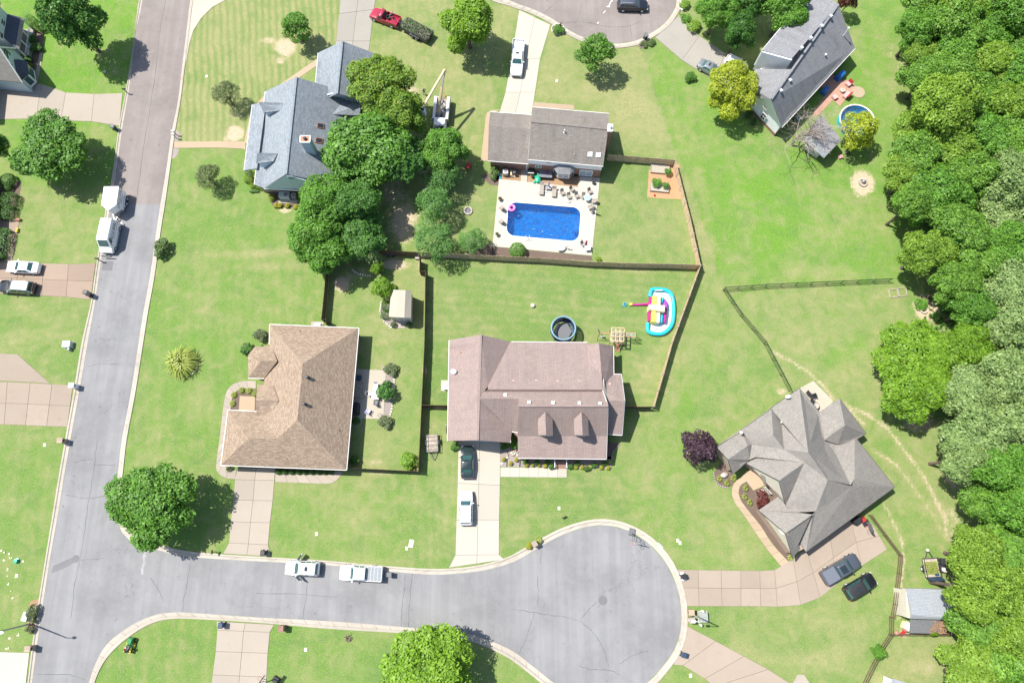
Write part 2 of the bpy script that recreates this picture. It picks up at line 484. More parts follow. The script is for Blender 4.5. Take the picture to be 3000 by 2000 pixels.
# --- mesh building
class MB:
 def __init__(s,org=None):
  s.v,s.f=[],[]
  s.o=Vector(org)if org is not None else Vector((0,0,0))
 def add(s,pts,faces):
  b=len(s.v)
  s.v+=[tuple(Vector(p)-s.o)for p in pts]
  s.f+=[tuple(b+i for i in f)for f in faces]
  return s
 def poly(s,pts):
  return s.add(pts,[tuple(range(len(pts)))])
 def prism(s,pts,z0,z1):
  pts=[(p[0],p[1])for p in pts]
  a=sum(pts[i-1][0]*pts[i][1]-pts[i][0]*pts[i-1][1]for i in range(len(pts)))
  if a<0:
   pts=pts[::-1]
  n=len(pts)
  vs=[(x,y,z0)for x,y in pts]+[(x,y,z1)for x,y in pts]
  fs=[tuple(range(n,2*n)),tuple(range(n-1,-1,-1))]
  fs+=[(i,(i+1)%n,n+(i+1)%n,n+i)for i in range(n)]
  return s.add(vs,fs)
 def bx(s,x0,x1,y0,y1,z0,z1):
  return s.prism([(x0,y0),(x1,y0),(x1,y1),(x0,y1)],z0,z1)
 def box(s,c,d,rz=0.0):
  ca,sa=math.cos(rz),math.sin(rz)
  q=[(c[0]+ca*x-sa*y,c[1]+sa*x+ca*y)for x,y in
((-d[0]/2,-d[1]/2),(d[0]/2,-d[1]/2),(d[0]/2,d[1]/2),(-d[0]/2,d[1]/2))]
  return s.prism(q,c[2]-d[2]/2,c[2]+d[2]/2)
 def slab(s,pts,th=0.16):
  pts=[Vector(p)for p in pts]
  n=Vector((0,0,0))
  for i in range(len(pts)):
   n+=(pts[i-1]-pts[0]).cross(pts[i]-pts[0])
  if n.z<0:
   pts=pts[::-1]
  k=len(pts)
  vs=pts+[p-Vector((0,0,th))for p in pts]
  fs=[tuple(range(k)),tuple(range(2*k-1,k-1,-1))]
  fs+=[(k+i,k+(i+1)%k,(i+1)%k,i)for i in range(k)]
  return s.add(vs,fs)
 def plate(s,pts,th):
  """flat panel given by its outline, thickened along its normal"""
  pts=[Vector(p)for p in pts]
  n=(pts[1]-pts[0]).cross(pts[2]-pts[0]).normalized()
  k=len(pts)
  vs=pts+[p+n*th for p in pts]
  fs=[tuple(range(k-1,-1,-1)),tuple(range(k,2*k))]
  fs+=[(i,(i+1)%k,k+(i+1)%k,k+i)for i in range(k)]
  return s.add(vs,fs)
 def tube(s,pts,r,n=6,cap=True):
  pts=[Vector(p)for p in pts]
  rs=list(r)if isinstance(r,(list,tuple))else[r]*len(pts)
  vs,fs=[],[]
  for i,p in enumerate(pts):
   d=(pts[min(i+1,len(pts)-1)]-pts[max(i-1,0)])
   d=d.normalized()if d.length>1e-9 else Vector((0,0,1))
   u=d.cross(Vector((0,0,1))if abs(d.z)<0.95 else Vector((1,0,0))).normalized()
   w=d.cross(u)
   for k in range(n):
    a=2*math.pi*k/n
    vs.append(p+u*math.cos(a)*rs[i]+w*math.sin(a)*rs[i])
  for i in range(len(pts)-1):
   for k in range(n):
    fs.append((i*n+k,(i+1)*n+k,(i+1)*n+(k+1)%n,i*n+(k+1)%n))
  if cap:
   fs.append(tuple(range(n)))
   fs.append(tuple((len(pts)-1)*n+k for k in range(n-1,-1,-1)))
  return s.add(vs,fs)
 def bar(s,p,q,w,h):
  """rectangular bar from p to q: w across, h up"""
  p,q=Vector(p),Vector(q)
  d=(q-p).normalized()
  u=d.cross(Vector((0,0,1))if abs(d.z)<0.98 else Vector((1,0,0))).normalized()*w/2
  t=u.cross(d).normalized()*h/2
  vs=[e+a*u+b*t for e in(p,q)for a,b in((-1,-1),(1,-1),(1,1),(-1,1))]
  return s.add(vs,[(0,1,2,3),(7,6,5,4),(0,4,5,1),(1,5,6,2),(2,6,7,3),(3,7,4,0)])
 def lathe(s,c,prof,n=16,axis='z',close=True):
  vs,fs=[],[]
  for r,z in prof:
   for k in range(n):
    a=2*math.pi*k/n
    x,y=r*math.cos(a),r*math.sin(a)
    vs.append((c[0]+x,c[1]+y,c[2]+z)if axis=='z' else(c[0]+x,c[1]+z,c[2]+y))
  m=len(prof)
  for i in range(m-1):
   for k in range(n):
    q=(i*n+k,i*n+(k+1)%n,(i+1)*n+(k+1)%n,(i+1)*n+k)
    fs.append(q if axis=='z' else q[::-1])
  if close:
   a,b=tuple(range(n-1,-1,-1)),tuple((m-1)*n+k for k in range(n))
   fs+=[a,b]if axis=='z' else[a[::-1],b[::-1]]
  return s.add(vs,fs)
 def ell(s,c,r,nu=12,nv=8,rz=0.0):
  prof=[(math.sin(math.pi*i/nv),-math.cos(math.pi*i/nv))for i in range(nv+1)]
  prof[0],prof[-1]=(0.02,-1),(0.02,1)
  vs,fs=[],[]
  ca,sa=math.cos(rz),math.sin(rz)
  for q,z in prof:
   for k in range(nu):
    a=2*math.pi*k/nu
    x,y=q*math.cos(a)*r[0],q*math.sin(a)*r[1]
    vs.append((c[0]+ca*x-sa*y,c[1]+sa*x+ca*y,c[2]+z*r[2]))
  for i in range(nv):
   for k in range(nu):
    fs.append((i*nu+k,i*nu+(k+1)%nu,(i+1)*nu+(k+1)%nu,(i+1)*nu+k))
  fs+=[tuple(range(nu-1,-1,-1)),tuple(nv*nu+k for k in range(nu))]
  return s.add(vs,fs)
 def torus(s,c,R0,r,n=24,m=10,sx=1.0,sy=1.0,rz=0.0,zs=1.0):
  vs,fs=[],[]
  ca,sa=math.cos(rz),math.sin(rz)
  for i in range(n):
   a=2*math.pi*i/n
   for k in range(m):
    b=2*math.pi*k/m
    q=R0+r*math.cos(b)
    x,y=q*math.cos(a)*sx,q*math.sin(a)*sy
    vs.append((c[0]+ca*x-sa*y,c[1]+sa*x+ca*y,c[2]+r*zs*math.sin(b)))
  for i in range(n):
   for k in range(m):
    fs.append((i*m+k,((i+1)%n)*m+k,((i+1)%n)*m+(k+1)%m,i*m+(k+1)%m))
  return s.add(vs,fs)
 def mesh(s,name,m,smooth=None):
  me=bpy.data.meshes.new(name)
  me.from_pydata(s.v,[],s.f)
  me.update()
  uvl=me.uv_layers.new(name='UVMap')
  uv=np.zeros((len(me.loops),2),dtype=np.float32)
  Z=Vector((0,0,1))
  for p in me.polygons:
   n=p.normal
   if abs(n.z)>0.9995:
    u,w=Vector((1,0,0)),Vector((0,1,0))
   else:
    u=Z.cross(n).normalized()
    w=n.cross(u)
   for li in p.loop_indices:
    co=me.vertices[me.loops[li].vertex_index].co
    uv[li]=(co.dot(u),co.dot(w))
  uvl.data.foreach_set('uv',uv.ravel())
  if smooth is not None:
   me.polygons.foreach_set('use_smooth',[True]*len(me.polygons))
   me.set_sharp_from_angle(angle=R(smooth))
  if m:
   me.materials.append(MATS[m])
  return me
 def obj(s,name,m,parent=None,smooth=None,loc=None):
  return link(name,s.mesh(name,m,smooth),parent,loc)
def link(name,data,parent=None,loc=None,rz=0.0):
 o=bpy.data.objects.new(name,data)
 COL.objects.link(o)
 if parent is not None:
  o.parent=parent
 if loc is not None:
  o.location=loc
 if rz:
  o.rotation_euler=(0,0,rz)
 return o
def tag(o,label=None,cat=None,group=None,kind=None):
 for k,v in(('label',label),('category',cat),('group',group),('kind',kind)):
  if v:
   o[k]=v
 return o
def thing(name,label,cat,loc=(0,0,0),rz=0.0,group=None):
 return tag(link(name,None,None,loc,rz),label,cat,group)
def structure(o):
 o['kind']='structure'
 return o
def dup(root,loc,rz=0.0,label=None,scale=None):
 r=root.copy()
 COL.objects.link(r)
 r.location=loc
 r.rotation_euler=(0,0,rz)
 if scale:
  r.scale=(scale,)*3
 if label:
  r['label']=label
 for ch in list(root.children):
  c=ch.copy()
  COL.objects.link(c)
  c.parent=r
  for g in list(ch.children):
   d=g.copy()
   COL.objects.link(d)
   d.parent=c
 return r
def resample(pts,n):
 pts=[Vector((p[0],p[1],0))for p in pts]
 ds=[0.0]
 for i in range(1,len(pts)):
  ds.append(ds[-1]+(pts[i]-pts[i-1]).length)
 out,j=[],0
 for k in range(n):
  d=ds[-1]*k/(n-1)
  while j<len(pts)-2 and ds[j+1]<d:
   j+=1
  t=(d-ds[j])/max(1e-9,ds[j+1]-ds[j])
  out.append(pts[j].lerp(pts[j+1],min(1,t)))
 return out
def smooth_line(pts,per=6):
 """Catmull-Rom through 2-D points"""
 P=[Vector((p[0],p[1],0))for p in pts]
 P=[P[0]*2-P[1]]+P+[P[-1]*2-P[-2]]
 out=[]
 for i in range(1,len(P)-2):
  for k in range(per):
   t=k/per
   a,b,c,d=P[i-1:i+3]
   out.append(0.5*((2*b)+(c-a)*t+(2*a-5*b+4*c-d)*t*t+(3*b-a-3*c+d)*t**3))
 out.append(P[-2])
 return out
def Ws(pts,z=0.0):
 return[W(p[0],p[1],z)for p in pts]
def offset_poly(pts,d):
 """shrink a polygon (any winding) by d"""
 P=[Vector((p[0],p[1]))for p in pts]
 a=sum(P[i-1].x*P[i].y-P[i].x*P[i-1].y for i in range(len(P)))
 if a<0:
  P=P[::-1]
 n,out=len(P),[]
 for i in range(n):
  p0,p1,p2=P[i-1],P[i],P[(i+1)%n]
  e1,e2=(p1-p0).normalized(),(p2-p1).normalized()
  n1,n2=Vector((-e1.y,e1.x)),Vector((-e2.y,e2.x))
  k=1+n1.dot(n2)
  out.append(p1+(n1+n2)*(d/k)if k>0.2 else p1+n1*d)
 return out
def sheet(name,pts,z,m,kind='structure'):
 o=MB().poly([(p[0],p[1],z)for p in pts]).obj(name,m)
 o['kind']=kind
 return o
# --- leaves and plants
def quads_object_mesh(name,verts,tone,m):
 n=len(verts)//4
 me=bpy.data.meshes.new(name)
 me.vertices.add(n*4)
 me.vertices.foreach_set('co',np.ascontiguousarray(verts,dtype=np.float32).ravel())
 me.loops.add(n*4)
 me.loops.foreach_set('vertex_index',np.arange(n*4,dtype=np.int32))
 me.polygons.add(n)
 me.polygons.foreach_set('loop_start',np.arange(0,n*4,4,dtype=np.int32))
 me.update(calc_edges=True)
 at=me.attributes.new('leaf_tone','FLOAT','POINT')
 at.data.foreach_set('value',np.repeat(tone,4).astype(np.float32))
 if m:
  me.materials.append(MATS[m])
 return me
def unit(a):
 return a/np.maximum(1e-9,np.linalg.norm(a,axis=1,keepdims=True))
def leaf_quads(c,nrm,size,r,wid=0.6):
 n=len(c)
 a=unit(np.cross(nrm,unit(r.normal(size=(n,3)))))
 b=np.cross(nrm,a)
 s=(size*r.gamma(5.0,0.2,n).clip(.4,2.0))[:,None]
 droop=nrm*s*0.18
 v=np.stack([c-a*s*0.5-droop,c-b*s*0.5*wid,c+a*s*0.5-droop,c+b*s*0.5*wid],1)
 return v.reshape(-1,3)
def crown_mesh(name,seed,m,Rr=4.5,rz=0.85,lobes=16,leaves=9000,leaf=0.32,lobe_r=(0.34,0.5),gaps=0.0,flat=0.0,wid=0.6):
 """crown of leaf-sized faces on the outsides of overlapping lobes"""
 r=np.random.default_rng(seed)
 lc=unit(r.normal(size=(lobes,3)))
 lc[:,2]=np.where(lc[:,2]<-0.35,-lc[:,2],lc[:,2])
 lc*=r.uniform(0.45,0.80,(lobes,1))
 lc=np.vstack([lc,[[0,0,0.25]]])
 lr=np.append(r.uniform(*lobe_r,lobes),0.55)
 nl=len(lr)
 w=lr**2
 k=r.choice(nl,size=int(leaves*2.6),p=w/w.sum())
 d=unit(r.normal(size=(len(k),3))+np.array([0,0,0.35]))
 fz=0.12*np.sin(d[:,0]*7+k)*np.cos(d[:,1]*6+k*2.0)+0.1*np.sin(d[:,2]*11+k)
 rad=lr[k]*(1.0+fz+r.normal(0,0.05,len(k)))
 inner=r.random(len(k))<0.16
 rad=np.where(inner,rad*r.uniform(0.55,0.9,len(k)),rad)
 p=lc[k]+d*rad[:,None]
 keep=np.ones(len(k),bool)
 for j in range(nl):
  keep&=(np.linalg.norm(p-lc[j],axis=1)>lr[j]*0.86)|(k==j)|(inner&(r.random(len(k))<0.5))
 if gaps:
  q=np.sin(p[:,0]*9+seed)+np.sin(p[:,1]*8+2*seed)+np.sin(p[:,2]*7)
  keep&=(q<3-gaps*3.2)|(r.random(len(k))<0.15)
 p,d=p[keep][:leaves],d[keep][:leaves]
 nrm=unit(d*0.7+np.array([0,0,0.55])+r.normal(0,0.42,p.shape))
 p=p*np.array([Rr,Rr,Rr*rz])
 p+=r.normal(0,0.05*Rr*0.3,p.shape)
 cl=np.sin(p[:,0]*2.1+seed)*np.cos(p[:,1]*1.9)*0.15
 tone=np.clip(r.beta(2.2,2.2,len(p))+cl,0,1)
 return quads_object_mesh(name,leaf_quads(p,nrm,leaf,r,wid),tone,m)
def ball_mesh(name,seed,m,leaves=2600,leaf=0.11,boxy=2.0,bottom=-0.6):
 """clipped shrub of unit radius: dense small leaves over a rounded block"""
 r=np.random.default_rng(seed)
 d=unit(r.normal(size=(leaves*2,3)))
 d=d[d[:,2]>bottom][:leaves]
 rad=1.0/(np.sum(np.abs(d)**boxy,axis=1))**(1.0/boxy)
 p=d*rad[:,None]*r.uniform(0.88,1.03,(len(d),1))
 nrm=unit(d+r.normal(0,0.45,p.shape)+np.array([0,0,0.3]))
 return quads_object_mesh(name,leaf_quads(p,nrm,leaf,r),r.beta(2,2,len(p)),m)
def tuft_mesh(name,seed,m,blades=260,length=1.0,width=0.05,spread=1.0):
 """arching blades from one root"""
 r=np.random.default_rng(seed)
 vs=[]
 for i in range(blades):
  a=r.uniform(0,2*np.pi)
  out=np.array([math.cos(a),math.sin(a),0])
  side=np.array([-math.sin(a),math.cos(a),0])*width*length
  l=length*r.uniform(0.6,1.1)
  s=spread*r.uniform(0.15,1.0)
  b0=out*0.3*length*r.random()
  b1=b0+out*l*0.42*s+np.array([0,0,l*0.75])
  b2=b0+out*l*0.95*s+np.array([0,0,l*(0.95-0.75*s)])
  vs+=[b0-side,b0+side,b1+side,b1-side,b1-side,b1+side,b2+side*0.2,b2-side*0.2]
 return quads_object_mesh(name,np.array(vs),np.repeat(r.beta(2,2,blades),2),m)
def trunk_mesh(name,seed,h,r0,spread):
 rr=random.Random(seed)
 mb=MB()
 top=Vector((rr.uniform(-.2,.2),rr.uniform(-.2,.2),h))
 mb.tube([(0,0,-0.05),(0,0,h*0.12),top*0.55,top],[r0*1.45,r0,r0*0.8,r0*0.45],8)
 for k in range(5):
  a=k*1.3+rr.random()
  z0=h*rr.uniform(0.45,0.8)
  e=Vector((math.cos(a)*spread,math.sin(a)*spread,h*rr.uniform(0.95,1.35)))
  s=Vector((top.x*z0/h,top.y*z0/h,z0))
  mb.tube([s,s.lerp(e,0.5)+Vector((0,0,0.2)),e],[r0*0.5,r0*0.32,r0*0.08],5)
 return mb.mesh(name,'bark_trunk',60)
CR={}
for _i in range(4):
 CR['round',_i]=crown_mesh('crown',11+_i,None,4.5,0.85,34,15500,0.26,(0.18,0.34),gaps=0.14)
 CR['wood',_i]=crown_mesh('crown',31+_i,None,4.5,0.8,44,15500,0.27,(0.15,0.31),gaps=0.18,wid=0.5)
 CR['loose',_i]=crown_mesh('crown',51+_i,None,3.0,0.85,30,4800,0.26,(0.16,0.34),gaps=0.4)
for _i in range(2):
 CR['small',_i]=crown_mesh('crown',71+_i,None,2.2,0.8,26,3800,0.20,(0.2,0.36),gaps=0.15)
 CR['spiky',_i]=crown_mesh('crown',81+_i,None,2.3,0.72,26,4200,0.24,(0.2,0.36),wid=0.22)
 CR['flame',_i]=crown_mesh('crown',91+_i,None,3.6,1.0,22,10500,0.27,(0.26,0.4))
CR_R=dict(round=4.5,wood=4.5,loose=3.0,small=2.2,spiky=2.3,flame=3.6)
TRUNK={k:trunk_mesh('trunk',5+k,3.2,0.26,1.6)for k in range(3)}
_crown_cache={}
def crown_data(kind,i,m):
 key=(kind,i,m)
 if key not in _crown_cache:
  me=CR[kind,i].copy()
  me.materials.clear()
  me.materials.append(MATS[m])
  _crown_cache[key]=me
 return _crown_cache[key]
TREE_NO=[0]
def tree(name,label,px,py,rpx,m,kind='round',zc=None,rz=None,group=None,ry=1.0,seed=None,trunk=True,cat='tree'):
 TREE_NO[0]+=1
 k=TREE_NO[0]if seed is None else seed
 r0=rpx*mpp(px,py,4.0)*(1.0 if kind!='spiky' else 0.88)
 ry*=0.9+0.2*((k*0.618)%1)
 zc=2.0+0.62*r0 if zc is None else zc
 rz=0.82*r0 if rz is None else rz
 rz=min(rz,zc-0.25)
 c=W(px,py,zc)
 root=thing(name,label,cat,(c.x,c.y,0),(k*2.399)%6.283,group)
 n=4 if kind in('round','wood','loose')else 2
 cr=link('crown',crown_data(kind,k%n,m),root,(0,0,zc))
 base=CR_R[kind]
 nat={'round':.85,'wood':.8,'loose':.85,'small':.8,'spiky':.72,'flame':1.0}[kind]
 cr.scale=(r0/base,r0/base*ry,rz/(base*nat))
 if trunk:
  t=link('trunk',TRUNK[k%3],root)
  s=max(0.3,(zc-0.1*rz)/3.2)
  t.scale=(max(0.35,r0/4.5),max(0.35,r0/4.5),s*0.95)
 return root
_ball_cache={}
def shrub(label,px,py,rpx,m,h=None,kind='ball',group=None,name='shrub',ry=1.0,rz=0.0,cat='shrub',z=0.0):
 key=(kind,m)
 if key not in _ball_cache:
  s=len(_ball_cache)+200
  if kind=='ball':
   _ball_cache[key]=ball_mesh('foliage',s,m)
  elif kind=='box':
   _ball_cache[key]=ball_mesh('foliage',s,m,3600,0.09,5.0,-0.9)
  elif kind=='loose':
   _ball_cache[key]=crown_mesh('foliage',s,m,1.0,0.9,12,700,0.22,(0.3,0.5))
  elif kind=='tuft':
   _ball_cache[key]=tuft_mesh('foliage',s,m,900,1.0,.035)
  elif kind=='blade':
   _ball_cache[key]=tuft_mesh('foliage',s,m,60,1.0,0.075,1.0)
 r0=rpx*mpp(px,py)
 h=h or r0*0.9
 zc=0.0 if kind in('tuft','blade')else h*0.5
 c=W(px,py,max(z,zc))
 root=thing(name,label,cat,(c.x,c.y,z),rz,group)
 f=link('foliage',_ball_cache[key],root,(0,0,zc))
 if kind in('tuft','blade'):
  f.scale=(r0,r0*ry,h)
  MB().lathe((0,0,0),[(0.25*r0,0),(0.2*r0,0.12*h)],8).obj('root_crown','leaf_olive',root)
 else:
  f.scale=(r0,r0*ry,h*(0.56 if kind!='loose' else 0.6))
  MB().tube([(0,0,-0.03),(0,0,zc)],[0.05+.03*r0,0.03],6).obj('stem','bark_trunk',root)
 return root
# --- ground: one sheet, with the state of the turf stored on it
def axis(lo,hi,step):
 a=np.arange(lo,hi+1e-6,step)
 return np.concatenate([[-1500,-600,-300,-180],[lo-12],a,[hi+12],[180,300,600,1500]])
gx,gy=axis(-80,80,0.42),axis(-48,64,0.42)
GX,GY=np.meshgrid(gx,gy)
nx,ny=len(gx),len(gy)
dep=(GY-CAM_POS.y)*ST+CAM_H*CT
PX=1500+FPX*GX/np.maximum(dep,5)
PY=1000-FPX*((GY-CAM_POS.y)*CT-CAM_H*ST)/np.maximum(dep,5)
def inside(poly,X,Y):
 r=np.zeros(X.shape,bool)
 n=len(poly)
 for i in range(n):
  (x0,y0),(x1,y1)=poly[i-1][:2],poly[i][:2]
  if y0==y1:
   continue
  r^=((y0>Y)!=(y1>Y))&(X<(x1-x0)*(Y-y0)/(y1-y0)+x0)
 return r
dry=np.full(GX.shape,0.33)
lush=np.full(GX.shape,0.30)
dirt=np.zeros(GX.shape)
stp=np.zeros(GX.shape)
sta=np.zeros(GX.shape)
def lot(poly,d,l,sdir=None,sw=1.0,amt=0.0):
 k=inside(poly,PX,PY)
 dry[k],lush[k]=d,l
 sta[k]=0.0
 if sdir is not None:
  stp[k]=((GX*sdir[0]+GY*sdir[1])/sw)[k]
  sta[k]=amt*1.5
def blob(px,py,rx,ry,dd=0.0,dt=0.0,dl=0.0,rot=0.0):
 c,s=math.cos(rot),math.sin(rot)
 X,Y=PX-px,PY-py
 q=np.sqrt(((X*c+Y*s)/rx)**2+((-X*s+Y*c)/ry)**2)
 w=np.clip(1.35-q,0,1)
 dry[:]+=dd*w
 lush[:]+=dl*w
 dirt[:]=np.maximum(dirt,dt*w)
def trail(pts,w,dd=0.0,dt=0.0):
 best=np.full(GX.shape,1e9)
 for(x0,y0),(x1,y1)in zip(pts[:-1],pts[1:]):
  L2=(x1-x0)**2+(y1-y0)**2
  t=np.clip(((PX-x0)*(x1-x0)+(PY-y0)*(y1-y0))/L2,0,1)
  best=np.minimum(best,np.hypot(PX-x0-t*(x1-x0),PY-y0-t*(y1-y0)))
 k=np.clip(1.3-best/w,0,1)
 dry[:]+=dd*k
 dirt[:]=np.maximum(dirt,dt*k)
lot([(-400,-400),(420,-400),(408,0),(349,373),(0,365),(-400,365)],0.10,0.95,(1,0.12),1.3,0.05)
lot([(-400,350),(349,372),(318,560),(200,560),(0,545),(-400,545)],0.22,0.70)
lot([(-400,545),(320,545),(284,771),(-400,771)],0.40,0.30)
lot([(-400,860),(275,870),(225,1120),(-400,1120)],0.30,0.22,(-.15,1),1.3,0.06)
lot([(-400,1240),(200,1250),(86,2100),(-400,2100)],0.22,0.34,(1,0.1),1.4,0.05)
lot([(558,-300),(1010,-300),(1000,0),(984,118),(930,180),(720,420),(505,425)],0.66,0.10,(1,0.13),1.15,0.34)
lot([(505,425),(715,425),(760,560),(1010,660),(955,790),(940,955),(790,950),(690,1380),(670,1640),(340,1560),(425,900)],0.25,0.42,(1,0.14),1.5,0.05)
lot([(1090,-200),(1520,-200),(1519,25),(1440,340),(1330,520),(1000,400)],0.58,0.2,(1,0.1),1.2,0.06)
lot([(1557,340),(1610,76),(1720,120),(1870,135),(1900,200),(1955,380),(2030,560),(2085,700),(2100,800),(2050,790),(1985,470),(1780,450)],0.64,0.16)
lot([(1925,125),(2090,240),(2300,480),(2500,-50),(2660,-300),(3400,-300),(3400,1000),(2640,826),(2100,835),(2095,760),(2030,560),(1955,380),(1895,190)],0.22,0.72)
lot([(1250,500),(1800,440),(1985,470),(2052,776),(1240,740)],0.36,0.10)
lot([(960,735),(1246,760),(1225,1380),(1020,1370),(950,950)],0.42,0.28)
lot([(1246,750),(2052,776),(1915,1192),(1235,1190)],0.24,0.14,(.08,1),1.3,0.09)
lot([(1236,1190),(1315,1190),(1341,1320),(1333,1660),(1180,1660),(1225,1380)],0.30,0.20,(1,0.05),1.2,0.08)
lot([(2052,776),(2105,820),(2330,1140),(2100,1310),(1950,1560),(1840,1540),(1915,1192)],0.36,0.34)
lot([(2125,843),(2650,826),(2700,1200),(2400,1200),(2320,1140)],0.42,0.34)
lot([(2430,1180),(2700,1200),(3000,1500),(2800,1900),(2645,1640),(2560,1500)],0.40,0.34)
lot([(800,1385),(1240,1385),(1180,1660),(790,1640)],0.36,0.36,(1,0.12),1.4,0.04)
lot([(1466,1395),(1830,1380),(1860,1530),(1600,1590),(1461,1640)],0.25,0.14,(.03,1),1.4,0.07)
lot([(1830,1380),(2040,1420),(2260,1670),(1975,1670),(1860,1535)],0.36,0.42)
lot([(260,2100),(300,1900),(520,1805),(640,1818),(620,2100)],0.20,0.34,(1,0.1),1.6,0.09)
lot([(790,1830),(1300,1850),(1620,2000),(1620,2200),(770,2200)],0.17,0.34)
lot([(2012,1770),(2330,1775),(2450,1725),(2600,1620),(2630,1860),(2560,1990),(2300,2000),(2250,1960)],0.38,0.26)
lot([(1900,2030),(1975,1945),(2090,2000),(2090,2200),(1900,2200)],0.25,0.4)
lot([(2560,1980),(2625,1862),(2830,1862),(2900,2100),(2540,2100)],0.62,0.22)
for args in[(836,140,36,30,0,.9),(790,118,34,14,0,.5),(822,178,22,16,0,.5),(868,120,60,40,.2,0),(688,392,28,26,0,.95),(668,408,24,10,0,.6),(700,340,38,26,0,.4),
(800,150,30,14,-.4,0,.3),(2527,537,40,40,0,1.0),(1196,262,42,30,.3,.55),(1215,300,34,26,0,.7),(999,832,26,26,0,.85),(1040,800,60,30,0,.4),(1150,775,60,18,0,.75),(1230,770,22,50,.3,.4),
(1180,650,55,80,0,.7),(1160,560,60,80,.3,.5),(1140,480,60,90,0,.5),(1250,500,40,60,.2,.5),(1934,395,8,6,.5,.3),(1730,268,60,22,.3,.25),(1860,330,80,60,.25,.05),(1850,290,60,40,.2,0),
(2790,1530,40,80,.2,.4),(2712,1950,90,46,.3,.3),(2690,1240,60,34,.2,.6),(2795,1385,34,60,0,.75),(2716,900,48,40,0,.9),(2655,1850,34,26,0,.5),(2640,1760,14,60,0,.6),(2290,1146,24,14,0,.5),
(1245,1083,10,24,0,.6),(1105,1352,40,14,.3,.45),(1110,1388,44,12,.3,.4),(1290,1195,26,6,0,.6),(1100,1300,40,30,.15,0),(2640,200,30,90,.3,.35),(2620,150,40,40,.2,.3),(2660,360,30,40,.2,.4),(2520,505,30,10,0,.5),
(835,617,24,9,0,.8),(805,575,18,9,0,.4),(1440,720,20,14,0,.4),(1600,775,220,9,.35,.25),(1900,790,150,9,.35,.25),(1560,1125,30,20,.2,0),(2235,1750,60,30,.2,.1),(2200,1900,60,40,.25,.05),(2400,1930,140,46,.3,.12),(2440,1810,90,30,.2,.0),
(700,745,130,14,.45,.05),(800,780,120,14,.4,0),(620,860,60,60,.15,0),(560,1010,100,40,-.1,0,.2),(470,1300,60,60,.12,0),(150,830,120,10,.35,0),(120,1290,60,20,.15,0),(90,620,60,60,.2,0),(150,700,40,40,.15,0),
(2200,560,90,60,-.2,0,.3),(2260,700,60,60,-.1,0,.3),(2160,800,90,22,.3,0),(2450,800,140,24,.3,0),(2320,640,18,60,-.5,0),(2500,1020,70,40,.1,0,.5),(2440,1060,40,40,-.2,0,.2),(1670,870,60,8,.2,0),(1560,940,10,8,.5,.2),(1565,905,14,5,.5,.1),
(1880,1100,60,60,.3,.08),(1930,950,50,70,.2,.05),(2010,1180,30,110,-.15,0,.3),(1960,1330,60,60,-.1,0,.25),(250,1600,10,40,0,0),(62,1790,40,55,.1,0,-.1),(45,1770,10,50,.35,0)]:
 blob(*args)
trail([L(60,100),L(240,200),L(380,290),L(500,400),L(620,540),L(760,640),L(880,760)],10,.35,.5)
trail([L(640,545),L(900,660),L(1090,790),L(1250,990),L(1420,1220),L(1600,1568),Q(1660,210)],9,.35,.5)
trail([L(960,1000),L(1180,1130),L(1330,1330),L(1500,1568),Q(1640,260)],8,.35,.42)
trail([L(1060,1480),Q(1110,0),Q(1190,170),Q(1240,300),Q(1250,470),Q(1210,720),Q(1230,900),Q(1180,1000)],9,.3,.5)
trail([Q(1300,390),Q(1360,320),Q(1480,285),Q(1590,310),Q(1650,380)],5,.4,.3)
trail([Q(1280,640),Q(1400,600),Q(1560,640)],8,.3,.2)
trail([(2045,500),(2070,620),(2095,740)],16,.3,.05)
trail([G(1560,270),G(1630,500),G(1700,830)],6,.3,.25)
trail([K(1500,20),K(1400,240),K(1300,560)],4,.2,.4)
trail([F(0,760),F(340,735)],12,.4,.05)
for g in(dry,lush,dirt):
 np.clip(g,-0.2,1.1,out=g)
deck_px=[ZP(152,380),ZP(2172,592),(1733,749),(1443,722)]
hole=inside([tuple(p)[:2]for p in offset_poly(Ws(deck_px),0.9)],GX,GY)
me=bpy.data.meshes.new('ground')
V=np.stack([GX.ravel(),GY.ravel(),np.zeros(GX.size)],1)
ii=(np.arange(ny-1)[:,None]*nx+np.arange(nx-1)[None,:])
keepf=~(hole[:-1,:-1]&hole[1:,1:]&hole[1:,:-1]&hole[:-1,1:])
ii=ii[keepf]
Fq=np.stack([ii,ii+1,ii+nx+1,ii+nx],1).astype(np.int32)
me.vertices.add(len(V))
me.vertices.foreach_set('co',V.astype(np.float32).ravel())
me.loops.add(Fq.size)
me.loops.foreach_set('vertex_index',Fq.ravel())
me.polygons.add(len(Fq))
me.polygons.foreach_set('loop_start',np.arange(0,Fq.size,4,dtype=np.int32))
me.update(calc_edges=True)
ca=me.attributes.new('turf','FLOAT_COLOR','POINT')
ca.data.foreach_set('color',np.stack([dry.ravel(),dirt.ravel(),lush.ravel(),np.ones(dry.size)],1).astype(np.float32).ravel())
sv=me.attributes.new('stripe','FLOAT_VECTOR','POINT')
sv.data.foreach_set('vector',np.stack([stp.ravel(),sta.ravel(),np.zeros(dry.size)],1).astype(np.float32).ravel())
me.materials.append(MATS['lawn_grass'])
structure(link('ground',me))
